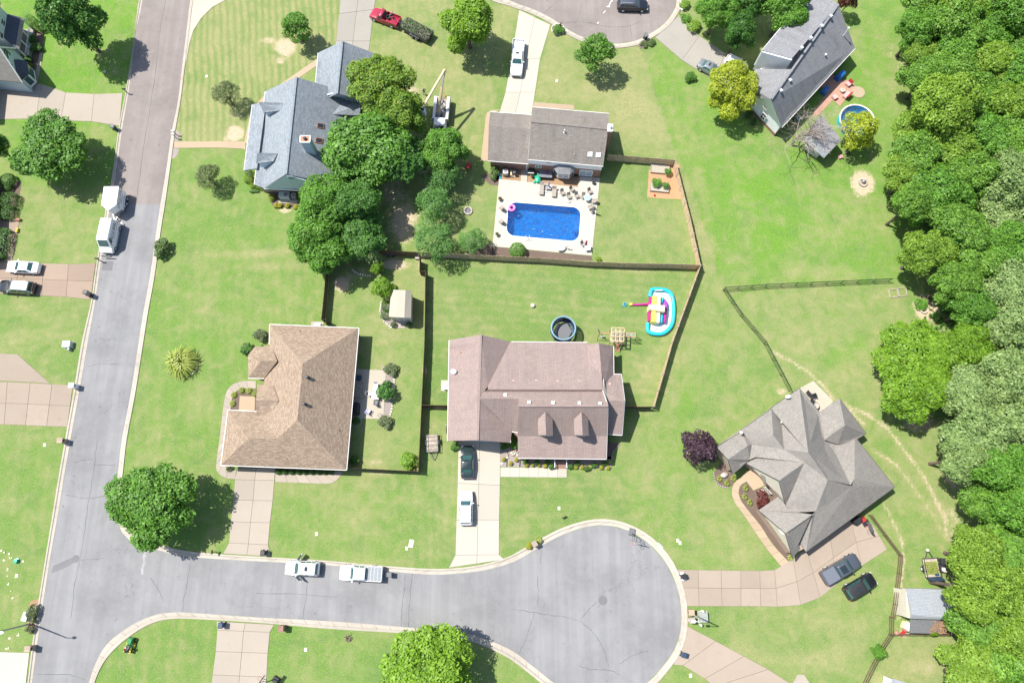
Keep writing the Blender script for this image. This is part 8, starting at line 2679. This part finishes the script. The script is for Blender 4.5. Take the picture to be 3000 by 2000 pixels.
# --- patio of the tan-roofed house
t=th('porch_swing','slatted wooden swing seat in the shade by the tan-roofed house','bench',ZB(355,710),.05,0,zr=.5)
for k in range(9):
 MB().bx(-.55+k*.12,-.46+k*.12,-1.0,1.0,.45,.49).obj('slat','wood_gray',t)
for k in range(5):
 MB().bx(-.66,-.62,-1.0,1.0,.5+k*.13,.6+k*.13).obj('back_slat','wood_gray',t)
for y in(-1.12,1.12):
 MB().bar((-.8,y,.3),(.9,y,.3),.14,.1).obj('base_beam','wood_gray',t)
 MB().bar((-.5,y,0),(-.5,y,.7),.1,.1).obj('leg','wood_gray',t)
 MB().bar((.45,y,0),(.45,y,.7),.1,.1).obj('leg','wood_gray',t)
t=th('dining_table','white patio table beside the leafy little tree','table',ZB(715,805),.05,R(-3),zr=.72)
MB().bx(-.5,.5,-.8,.8,.7,.74).obj('tabletop','paint_white',t)
for x in(-.42,.42):
 for y in(-.7,.7):
  MB().bx(x-.03,x+.03,y-.03,y+.03,0,.7).obj('leg','metal_light',t)
sling('wire chair at the north end of the white patio table',ZB(722,640),R(-90),.05,'metal_light','patio_chair',None)
sling('wire chair at the west side of the white patio table',ZB(590,805),0,.05,'metal_gray','patio_chair',None)
sling('dark-seated chair at the south end of the white patio table',ZB(720,985),R(90),.05,'cloth_gray','patio_chair',None)
sling('small white chair with a lilac cushion standing apart on the patio',ZB(565,1165),R(60),.05,'cloth_lilac','patio_chair',None)
t=th('grill','covered black grill against the east wall of the tan-roofed house','grill',ZB(300,1110),.05,0,zr=.9)
rings(MB(),[rrect(-.38,.42,.85,.15,0),rrect(-.38,.42,.85,.15,.8),rrect(-.3,.34,.62,.2,1.1),rrect(-.15,.2,.4,.12,1.18)]).obj('cover','cloth_dark',t)
t=th('storage_box','teal storage box at the north end of the shaded patio','box',ZB(365,462),.05,0,zr=.5)
MB().bx(-.3,.3,-.3,.3,0,.45).bx(-.32,.32,-.32,.32,.45,.52).obj('box','plastic_blue_dark',t)
t=th('ottoman','brown cube stool at the corner of the patio','stool',ZB(805,1265),.05,R(-35))
MB().prism(rrect(-.33,.33,.28,.06,0),0,.4).obj('cushion','sling_taupe',t)
t=th('garden_hose','coiled pale hose by the bush against the east wall','hose',ZB(310,1390),.02)
MB().torus((0,0,.04),.75,.03,30,6,1,.9).obj('coil','leaf_olive' if False else 'utility_pale',t)
acunit('air conditioner west of the mauve-roofed garage',J(1752,412),m='metal_light')
acunit('air conditioner at the north wall of the tan-roofed house',F(565,1422),.8)
acunit('wide pale heat pump below the blue house',ZU(1490,880),.95,.9,R(-3),'heat_pump',1.7,'utility_pale')
acunit('round-topped air conditioner right of the wide heat pump',ZU(1762,900),.8,.8)
acunit('air conditioner below the slate-gray roof by the bare tree',ZW(1450,758),.85,.8,.6)
t=th('bicycle','dark bicycle leaning on the west wall of the mauve-roofed garage','bicycle',J(1752,790),.0,R(85),zr=.4)
for x in(-.5,.5):
 MB().torus((0,0,0),.32,.025,20,6).obj('wheel','rubber',t).matrix_local=Matrix.Translation((x,0,.34))@Matrix.Rotation(R(90),4,'X')
MB().tube([(-.5,0,.34),(-.15,0,.3),(.3,0,.75),(-.22,0,.78),(-.5,0,.34)],.025,6).tube([(.5,0,.34),(.36,0,.95)],.025,6).obj('frame','metal_dark',t)
MB().tube([(.36,-.28,.98),(.36,.28,.98)],.02,6).obj('handlebar','metal_light',t)
MB().ell((-.24,0,.86),(.14,.08,.04)).obj('saddle','plastic_black',t)
# --- yard of the white house
for q,sc,lab in((ZR(640,370),1.0,'grill under a blue tarp, the right-hand and brighter one'),(ZR(215,780),.85,'grill under a blue tarp, the left-hand one nearer the eave')):
 t=th('covered_grill',lab,'grill',q,.05,.75,'blue-covered grills on the brick patio',zr=.9)
 rings(MB(),[rrect(-.85,.85,.5,.15,0),rrect(-.8,.8,.45,.15,.75),rrect(-.5,.5,.35,.15,1.2),rrect(-.3,.3,.15,.1,1.3)]).obj('tarp','tarp_blue',t)
 t.scale=(sc,)*3
def plush(label,q,rz,w=.75,back=True):
 t=th('patio_chair',label,'chair',q,.05,rz,'coral cushioned seats on the brick patio',zr=.4)
 MB().prism(rrect(-.36,.36,w/2,.08,0),.12,.45).obj('seat','cloth_coral',t)
 if back:
  MB().plate([(-.34,-w/2,.42),(-.34,w/2,.42),(-.5,w/2,.9),(-.5,-w/2,.9)],.14).obj('backrest','cloth_red',t)
 for x in(-.3,.3):
  for y in(-w*.4,w*.4):
   MB().bx(x-.03,x+.03,y-.03,y+.03,0,.12).obj('leg','metal_dark',t)
plush('coral armchair with a red back at the top of the brick patio',ZR(845,640),R(220))
plush('coral two-seat sofa with a red back edge on the brick patio',ZR(795,960),R(135),1.3)
plush('backless coral footstool at the lower left of the brick patio',ZR(455,1015),R(35),.75,False)
t=th('fire_table','small gray stone table amid the coral seats','table',ZR(645,860),.05,.7)
MB().lathe((0,0,0),[(.3,0),(.38,.35),(.42,.38),(.3,.40),(.02,.36)],10).obj('table','stone',t)
structure(MB().lathe((0,0,0),[(1.05,.02),(1.05,.058),(.02,.06)],24).obj('stepping_circle','path_sand',loc=W(*ZR(1120,885))))
c=W(2510,353,1.0)
t=thing('round_pool','round above-ground pool with a white rim half hidden by the lime-yellow tree','pool',(c.x,c.y,0))
MB().lathe((0,0,0),[(2.7,0),(2.7,1.15),(2.66,1.15),(2.64,.15),(.02,.12)],40,close=False).obj('wall','vinyl_blue',t)
MB().torus((0,0,1.18),2.7,.13,40,6,zs=.5).obj('rim','stone_white',t)
MB().lathe((0,0,1.0),[(.02,0),(2.65,0)],40,close=False).obj('water','pool_water',t)
for q,lab in((D(720,1408),'dark wheelbarrow behind the gray-roofed shed'),):
 t=th('wheelbarrow',lab,'wheelbarrow',q,0,.6)
 rings(MB(),[rrect(-.3,.3,.22,.06,.3),rrect(-.5,.5,.36,.08,.6)]).obj('tray','metal_dark',t)
 MB().lathe((.62,-.05,.2),[(.05,0),(.2,0),(.2,.1),(.05,.1)],14,'y').obj('wheel','rubber',t)
 MB().bar((.6,.1,.25),(-.9,.3,.55),.05,.05).bar((.6,-.1,.25),(-.9,-.3,.55),.05,.05).obj('handle','wood_gray',t)
t=th('plastic_crate','white crate beside the wheelbarrow behind the gray-roofed shed','crate',D(660,1448),0,.3)
MB().bx(-.35,.35,-.25,.25,0,.35).obj('crate','cloth_coral',t)
# --- yard of the many-gabled house
for q,a,lab in((ZX(0,0)if False else L(372,472),40,'topmost dark wire chair on the cream patio'),(L(402,505),200,'middle dark wire chair on the cream patio'),(L(408,548),60,'lowest dark wire chair on the cream patio')):
 sling(lab,q,R(a),.05,'plastic_black','patio_chair',None)
t=th('bistro_table','round dark-rimmed table at the wall of the cream patio','table',L(442,590),.05,0,zr=.7)
MB().lathe((0,0,.7),[(.02,.02),(.4,.02),(.4,0),(.02,0)],20).obj('tabletop','stone',t)
MB().torus((0,0,.71),.42,.03,24,6).obj('rim','plastic_black',t)
MB().tube([(0,0,0),(0,0,.7)],.04,8).obj('leg','plastic_black',t)
t=th('grill','black covered grill tucked under the south-east eave','grill',ZX(430,830),.06,.64,zr=.8)
rings(MB(),[rrect(-.6,.6,.38,.1,0),rrect(-.6,.6,.38,.1,.8),rrect(-.45,.45,.25,.1,1.1)]).obj('cover','plastic_black',t)
sling('red camp chair beside the covered grill at the garage',ZX(640,810),R(-60),.06,'red_plastic','camp_chair',None)
hoop('basketball hoop with a red rim at the head of the pink driveway',ZX(700,950),ZX(640,1180))
hoop('basketball hoop standing at the kerb of the lower cul-de-sac',O(1100,190),O(1120,290),'plastic_gray','glass_dark')
hoop('basketball hoop beside the bottom driveway',N(180,1530),N(10,1505),'plastic_black','wood_gray')
t=th('child_slide','cream toddler climber with a red slide in the rail-fenced corner','slide',Q(1250,1035),0,R(-120))
MB().prism(rrect(-.5,.5,.4,.12,0),0,.8).obj('climber','vinyl_cream',t)
MB().plate([(.5,-.22,.75),(.5,.22,.75),(1.5,.22,.08),(1.5,-.22,.08)],.05).obj('slide','red_plastic',t)
t=th('toy_ball','pink toy ball in the fence corner below the red slide','ball',Q(1172,1105))
MB().ell((0,0,.22),(.25,.25,.25),14,8).obj('ball','cloth_pink',t,60)
for q0,q1,q2,q3,lab in((H(1108,1095),H(1182,1085),H(1198,1158),H(1120,1168),'left wooden square frame lying on the grass by the wood'),(H(1190,1083),H(1262,1073),H(1278,1146),H(1206,1156),'right wooden square frame lying on the grass by the wood')):
 P=Ws([q0,q1,q2,q3],.08)
 t=thing('wooden_square',lab,'wooden frame',(P[0].x,P[0].y,0))
 for i in range(4):
  MB((P[0].x,P[0].y,0)).bar(P[i],P[(i+1)%4],.09,.14).obj('board','wood_gray',t)
def rider_mower(label,a,b,m1,m2,seat='plastic_black'):
 a,b=W(*a,.6),W(*b,.6)
 c=(a+b)/2
 t=thing('riding_mower',label,'mower',(c.x,c.y,0),math.atan2(b.y-a.y,b.x-a.x))
 rings(MB(),[rrect(.15,1.0,.3,.12,.35),rrect(.15,1.0,.3,.12,.75),rrect(.2,.9,.22,.12,.88)]).obj('hood',m1,t)
 MB().prism(rrect(-.85,.1,.42,.1,0),.4,.55).obj('rear_body',m1,t)
 MB().prism(rrect(-.35,.35,.58,.15,0),.12,.26).obj('mower_deck',m2,t)
 for sd in(1,-1):
  MB().bx(-.85,-.25,sd*.36-.1,sd*.36+.1,.55,.68).obj('fender',m2,t)
  wheel(t,-.55,sd*.46,.27,.22,'mower_yellow' if m2=='mower_yellow' else 'metal_gray')
  wheel(t,.75,sd*.40,.2,.15,'mower_yellow' if m2=='mower_yellow' else 'metal_gray')
 MB().bx(-.65,-.2,-.24,.24,.62,.72).obj('seat',seat,t)
 MB().plate([(-.62,-.24,.7),(-.62,.24,.7),(-.75,.2,1.05),(-.75,-.2,1.05)],.08).obj('seat_back',seat,t)
 sw=MB().torus((0,0,0),.17,.02,18,6).obj('steering_wheel','plastic_black',t)
 sw.location,sw.rotation_euler=(.08,0,.98),(0,R(-35),0)
 MB().tube([(.25,0,.8),(.08,0,.98)],.025,6).obj('column','plastic_black',t)
 return t
gm_=rider_mower('green riding mower with yellow fenders on the striped corner lawn',M(1165,1285),M(1205,1165),'mower_green','mower_yellow','cloth_dark')
rider_mower('black mower with a pale seat parked beside the trailer of cut grass',Q(1612,545),Q(1605,440),'mower_black','mower_black','stone_white')
# --- street furniture
def lamp_post(label,q,top,arm,h=6.1):
 p=W(*q)
 t_=W(*top,h)
 a_=W(*arm,h+.1)
 t=thing('street_lamp',label,'street lamp',(p.x,p.y,0))
 MB(p).lathe((p.x,p.y,0),[(.22,0),(.22,.1),(.12,.5)],10).obj('base','metal_gray',t)
 MB(p).tube([p,p.lerp(t_,.5),t_],[.12,.1,.07],8).obj('pole','steel_worn',t)
 MB(p).tube([t_,t_.lerp(a_,.5)+Vector((0,0,.15)),a_],[.05,.045,.04],6).obj('arm','metal_light',t)
 MB(p).ell(a_-Vector((0,0,.05)),(.32,.18,.1)).obj('lamp_head','paint_white',t)
lamp_post('street lamp rising between the two brick pillars at the cul-de-sac',O(1665,940),O(1775,1005),O(1672,1001))
lamp_post('street lamp at the lower left kerb leaning out of the picture',M(288,1022),M(-60,1106),M(10,1105),7.6)
wbin('dark blue bin at the kerb by the shade tree and beige drive',A(1035,1162),R(-20),'plastic_blue_dark','plastic_gray')
wbin('left black bin at the mouth of the pink driveway',E(790,1118),R(-10))
wbin('right black bin at the mouth of the pink driveway',E(815,1135),R(-10),'plastic_black','cloth_dark')
wbin('black bin at the foot of the beige double driveway',N(65,372),R(-90))
wbin('blue-black bin by the bottom driveway across the road',M(2028,1038),R(-90),'plastic_blue_dark')
wbin('black bin with white bags beside it at the pink driveway of the cul-de-sac',O(1578,588),R(20))
wbin('black bin alone on the lowest tan driveway',O(1578,1310),R(-20),'plastic_black','plastic_blue_dark')
wbin('black bin on the edge of the upper cul-de-sac',C(1232,328),R(-70),'plastic_black','plastic_gray')
wbin('bin behind the white pickup at the kerb',N(1225,572),R(0),'plastic_gray')
for k,q in enumerate((O(1560,560),O(1572,612))):
 t=th('rubbish_bag',('upper' if k==0 else 'lower')+' white rubbish bag beside the cul-de-sac bin','bag',q)
 MB().ell((0,0,.2),(.3,.24,.24),10,7).obj('bag','paint_white',t)
mailbox('black mailbox on a post by the beige drive at top left',A(1140,822),rz=0)
mailbox('black mailbox on a post above the pink driveway',E(890,808),rz=0)
mailbox('left white mailbox on a post by the sandy path',A(1592,1208),'wood_gray','paint_white',R(180))
mailbox('right white mailbox on a post by the sandy path',A(1592,1238),'wood_gray','paint_white',R(180))
mailbox('white and blue mailbox pillar beside the tan driveway',I(665,405),brick_='paint_white',box='tarp_blue',top='utility_pale')
mailbox('pale brick mailbox pillar by the west street below the tan driveway',I(560,910),brick_='brick_tan',box='plastic_black')
mailbox('brown brick mailbox between two yellow bushes',O(207,288),brick_='brick_red',box='plastic_black',top='drive_tan',rz=R(-60))
mailbox('red-brown brick mailbox by the bottom driveway',N(232,1066),brick_='brick_red',box='plastic_black',rz=R(90))
mailbox('upper pale brick pillar with the street lamp behind it',O(1645,917),brick_='brick_tan',box='plastic_black',rz=R(180),top='path_sand')
mailbox('lower pale brick pillar below the street lamp',O(1650,990),brick_='brick_tan',box='paint_white',rz=R(180),top='drive_gray')
mailbox('tan stone mailbox by the white driveway at the lower left corner',M(265,1250),brick_='brick_tan',box='plastic_black',top='brick_tan')
mailbox('dark mailbox post by the beige double driveway',M(1950,365),rz=R(-90))
mailbox('white mailbox on the edge of the upper cul-de-sac',C(1552,92),'wood_gray','paint_white',R(150))
mailbox('dark mailbox behind the leafy bush at the upper cul-de-sac',C(445,225),'wood_dark','wood_dark',R(60))
ubox('pale green transformer box on the left lawn',I(605,22),(1.1,.9,.8),0,'utility_pale')
ubox('small green pedestal below the pale transformer',I(625,68),(.35,.35,.6),0,'utility_green')
ubox('green transformer box beside the bright layered tree',N(1358,1228),(.8,.8,.7),0,'utility_green')
ubox('flat green transformer box right of the brick pillars',O(1762,965),(1.1,1.2,.6),0,'utility_green')
ubox('gray-white box among weeds by the lower left kerb',ZM(490,720),(.7,1.1,.8),-.2,'utility_pale')
for q,lab in((O(1745,903),'upper white bollard by the flat transformer'),(O(1727,1030),'lower white bollard by the flat transformer')):
 t=th('bollard',lab,'bollard',q,0,0)
 MB().lathe((0,0,0),[(.14,0),(.14,.7),(.08,.8),(.02,.82)],12).obj('post','paint_white',t)
for q,lab in((A(1898,702),'small white cover on the striped lawn'),(A(962,660),'round white cover at the tip of the tall tree shadow'),(N(556,198),'white cover on the lawn right of the double driveway'),(N(1385,330),'small white cover by the large white slab'),(O(1523,260),'upper of two white covers right of the cul-de-sac'),(O(1543,280),'lower of two covers right of the cul-de-sac'),
(K(432,1530),'white cover on the lawn below the mauve-roofed house'),(O(1640,1498),'white cover on the grass by the lowest driveway'),(C(411,745),'white cover on the lawn right of the white crew-cab'),(N(456,1260),'white cover on the bottom lawn'),(I(410,950),'white cover on the left lawn below the tan driveway'),(M(152,583),'square white cover on the lower left lawn')):
 cover(lab,q)
cover('large white slab on the lawn left of the cream driveway',N(1425,286),.55,.95,'stone_white',-.15)
t=th('sprinkler','teal hose reel lying on the lower left lawn','hose reel',M(158,445))
MB().lathe((0,0,0),[(.34,0),(.36,.12),(.12,.16),(.1,.3),(.28,.34),(.26,.40),(.02,.42)],18).obj('reel','vinyl_green',t)
t=th('yard_sign','small dark sign standing on the lawn above the lower cul-de-sac','sign',O(472,42),0,R(30))
MB().bx(-.3,.3,-.02,.02,.25,.75).obj('panel','plastic_black',t)
MB().bar((-.2,0,0),(-.2,0,.3),.03,.03).bar((.2,0,0),(.2,0,.3),.03,.03).obj('stake','metal_gray',t)
t=th('marker_post','white fallen marker post on the grass right of the cul-de-sac kerb','post',O(1365,300),.05,R(-45))
MB().tube([(-.5,0,.05),(.5,0,.05)],.05,8).obj('post','utility_pale',t)
t=th('root_clump','dry brown clump of stems on the bottom lawn','plant',N(848,1155))
f=link('stems',tuft_mesh('stems',5,'brush_pile',50,1.0,.05),t)
f.scale=(.75,.75,.5)
t=th('twig_pile','gray twig pile beside the cul-de-sac bin','twigs',C(1190,428))
f=link('twigs',tuft_mesh('twigs',6,'bark_bare',90,1.0,.03),t)
f.scale=(1.0,.6,.25)
for q,m,lab in((ZL(315,870),'terracotta','terracotta planter at the corner of the reddish walk'),):
 t=th('planter',lab,'planter',q,.045)
 MB().bx(-.3,.3,-.18,.18,0,.35).obj('box',m,t)
for q,lab in((ZL(298,1022),'upper yellow ball ornament on the edge of the reddish walk'),(ZL(290,1058),'lower yellow ball ornament on the edge of the reddish walk')):
 t=th('garden_ball',lab,'ornament',q,.045)
 MB().ell((0,0,.17),(.22,.2,.18),12,8).obj('ball','mower_yellow',t,60)
t=th('garden_cart','dark cart standing in the shade against the fence behind the gray-green tree','cart',F(1240,772),0,0)
rings(MB(),[rrect(-.5,.5,.28,.08,.3),rrect(-.6,.6,.38,.08,.7)]).obj('tub','plastic_gray',t)
for x in(-.35,.35):
 MB().lathe((x,-.4,.2),[(.05,0),(.2,0),(.2,.8),(.05,.8)],12,'y').obj('wheel','rubber',t)
t=th('storage_bin','pale box against the corner of the fences by the pale-tipped tree','box',F(1484,806),0,0)
MB().bx(-.3,.3,-.25,.25,0,.5).obj('box','stone',t)
t=th('red_cart','red cart beside the west end of the pool house','cart',B(1955,1540),0,1.2)
rings(MB(),[rrect(-.4,.4,.25,.06,.25),rrect(-.48,.48,.32,.06,.6)]).obj('tub','red_plastic',t)
for sd in(1,-1):
 MB().lathe((.2,sd*.32-.03,.16),[(.03,0),(.16,0),(.16,.06),(.03,.06)],12,'y').obj('wheel','rubber',t)
rl=np.random.default_rng(2)
pp=[W(*M(x,y))for x,y in((12,355),(40,362),(85,380),(100,412),(33,443),(210,448),(70,524),(70,585),(75,655),(100,722),(116,787),(90,1155),(55,1250),(78,1240),(76,1260),(15,1100),(165,1120))]
P=np.array([(p.x,p.y,.06)for p in pp])
o=link('paper_litter',quads_object_mesh('paper_litter',leaf_quads(P,unit(rl.normal(0,.2,P.shape)+np.array([0,0,1.0])),.34,rl,.8),rl.random(len(P)),'flower_white'))
o['kind']='stuff'
# --- people
def person(label,loc_,rz,shirt,legs,pose='stand',hat=None,hat_label=None,sleeves=False):
 root=thing('person',label,'person',loc_,rz,None)
 V={}
 sit=pose=='sit'
 hip=.0 if sit else .92
 lean=.08
 V['pelvis']=(0,0,hip);V['waist']=(.01,0,hip+.16);V['chest']=(lean*.6,0,hip+.38);V['neck']=(lean,0,hip+.56);V['head']=(lean+.02,0,hip+.66);V['crown']=(lean+.02,0,hip+.78);V['nose']=(lean+.13,0,hip+.68)
 Rd=dict(pelvis=(.16,.12),waist=(.14,.11),chest=(.17,.13),neck=(.06,.06),head=(.088,.1),crown=(.07,.075),nose=(.016,.016))
 E=[('pelvis','waist','s'),('waist','chest','s'),('chest','neck','s'),('neck','head','k'),('head','crown','h'),('head','nose','k')]
 for sd,n in((1,'l'),(-1,'r')):
  y=sd
  if sit:
   V['th'+n],V['kn'+n],V['an'+n],V['to'+n]=(.04,y*.1,-.02),(.42,y*.16,.04),(.52,y*.17,-.36),(.68,y*.18,-.42)
   V['sh'+n],V['el'+n],V['wr'+n]=(lean,y*.19,hip+.48),(.2,y*.27,hip+.27),(.42,y*.16,hip+.32)
  else:
   st=.1*sd
   V['th'+n],V['kn'+n],V['an'+n],V['to'+n]=(.0,y*.1,.84),(st*.9+.03,y*.12,.48),(st*1.1,y*.13,.08),(st*1.1+.2,y*.14,.03)
   V['sh'+n],V['el'+n],V['wr'+n]=(lean*.9,y*.2,hip+.5),(.12,y*.27,hip+.25),(.34,y*.22,hip+.16)
  Rd.update({'th'+n:(.095,.095),'kn'+n:(.06,.06),'an'+n:(.042,.042),'to'+n:(.04,.035),'sh'+n:(.062,.062),'el'+n:(.042,.042),'wr'+n:(.028,.028)})
  E+=[('pelvis','th'+n,'t'),('th'+n,'kn'+n,'t'),('kn'+n,'an'+n,'t'),('an'+n,'to'+n,'b'),('chest','sh'+n,'s'),('sh'+n,'el'+n,'s'),('el'+n,'wr'+n,'s' if sleeves else 'k')]
  w=Vector(V['wr'+n]);d=(w-Vector(V['el'+n])).normalized();side=Vector((0,1,0))
  V['pa'+n]=tuple(w+d*.06);Rd['pa'+n]=(.035,.02);E.append(('wr'+n,'pa'+n,'k'))
  for k in range(5):
   tip=w+d*(.06 if k==0 else .10)+side*(.03*sd*-1 if k==0 else(.032-.021*(k-1))*sd)-Vector((0,0,.02))
   if k==0:tip=w+d*.07-side*sd*.06
   V[f'f{k}'+n]=tuple(tip);Rd[f'f{k}'+n]=(.010,.010)
   E.append((('wr' if k==0 else 'pa')+n,f'f{k}'+n,'k'))
 names=list(V)
 me_=bpy.data.meshes.new('body')
 me_.from_pydata([V[k]for k in names],[(names.index(a),names.index(b))for a,b,_ in E],[])
 o=link('body',me_)
 sk=o.modifiers.new('skin','SKIN')
 for i,k in enumerate(names):
  me_.skin_vertices[0].data[i].radius=Rd[k]
 me_.skin_vertices[0].data[0].use_root=True
 ss=o.modifiers.new('sub','SUBSURF');ss.levels=ss.render_levels=1
 bpy.context.view_layer.update()
 ev=bpy.data.meshes.new_from_object(o.evaluated_get(bpy.context.evaluated_depsgraph_get()))
 bpy.data.objects.remove(o)
 ev.materials.clear()
 order={'k':0,'s':1,'t':2,'b':3,'h':4}
 for m in('skin',shirt,legs,'plastic_black','hair_dark'):
  ev.materials.append(MATS[m])
 for p in ev.polygons:
  best,tag_=9,'k'
  for a,b,g in E:
   A_,B_=Vector(V[a]),Vector(V[b])
   t=max(0,min(1,(p.center-A_).dot(B_-A_)/max(1e-6,(B_-A_).length_squared)))
   dd=(p.center-A_.lerp(B_,t)).length
   if dd<best:best,tag_=dd,g
  if tag_ in 'kh' and p.center.z>V['head'][2]+.04 and(p.center.x<V['head'][0]+.05 or p.center.z>V['crown'][2]):tag_='h'
  elif tag_=='h':tag_='k'
  p.material_index=order[tag_]
  p.use_smooth=True
 ev.name='body'
 link('body',ev,root)
 hd=Vector(V['head'])
 for sd in(1,-1):
  MB().ell(hd+Vector((.095,sd*.035,.03)),(.012,.014,.01),8,6).obj('eye','plastic_black',root)
  MB().ell(hd+Vector((-.005,sd*.098,.01)),(.025,.012,.035),8,6).obj('ear','skin',root)
 MB().ell(hd+Vector((.1,0,-.045)),(.012,.028,.007),8,6).obj('mouth','cloth_red',root)
 if hat:
  MB().lathe(Vector(V['crown'])+Vector((0,0,-.06)),[(.15,0),(.125,.02),(.12,.07),(.08,.13),(.02,.15)],14).obj('helmet' if hat=='helmet_red' else 'cap',hat,root,50)
 return root
p=W(*ZT(235,575),.9)
person('person in a gray shirt and dark trousers standing beside the folded boom',(p.x,p.y,0),-.9,'cloth_gray','cloth_dark')
bw=bt.matrix_basis@b_l
person('person in a navy shirt standing in the white lift bucket',(bw.x,bw.y,bw.z-.86),2.6,'cloth_navy','cloth_dark','stand','paint_white',sleeves=True)
q=gm_.matrix_basis@Vector((-.38,0,.8))
person('person in a white shirt and a dark red cap driving the green mower',(q.x,q.y,q.z),gm_.rotation_euler.z,'cloth_white','cloth_gray','sit','cloth_red')
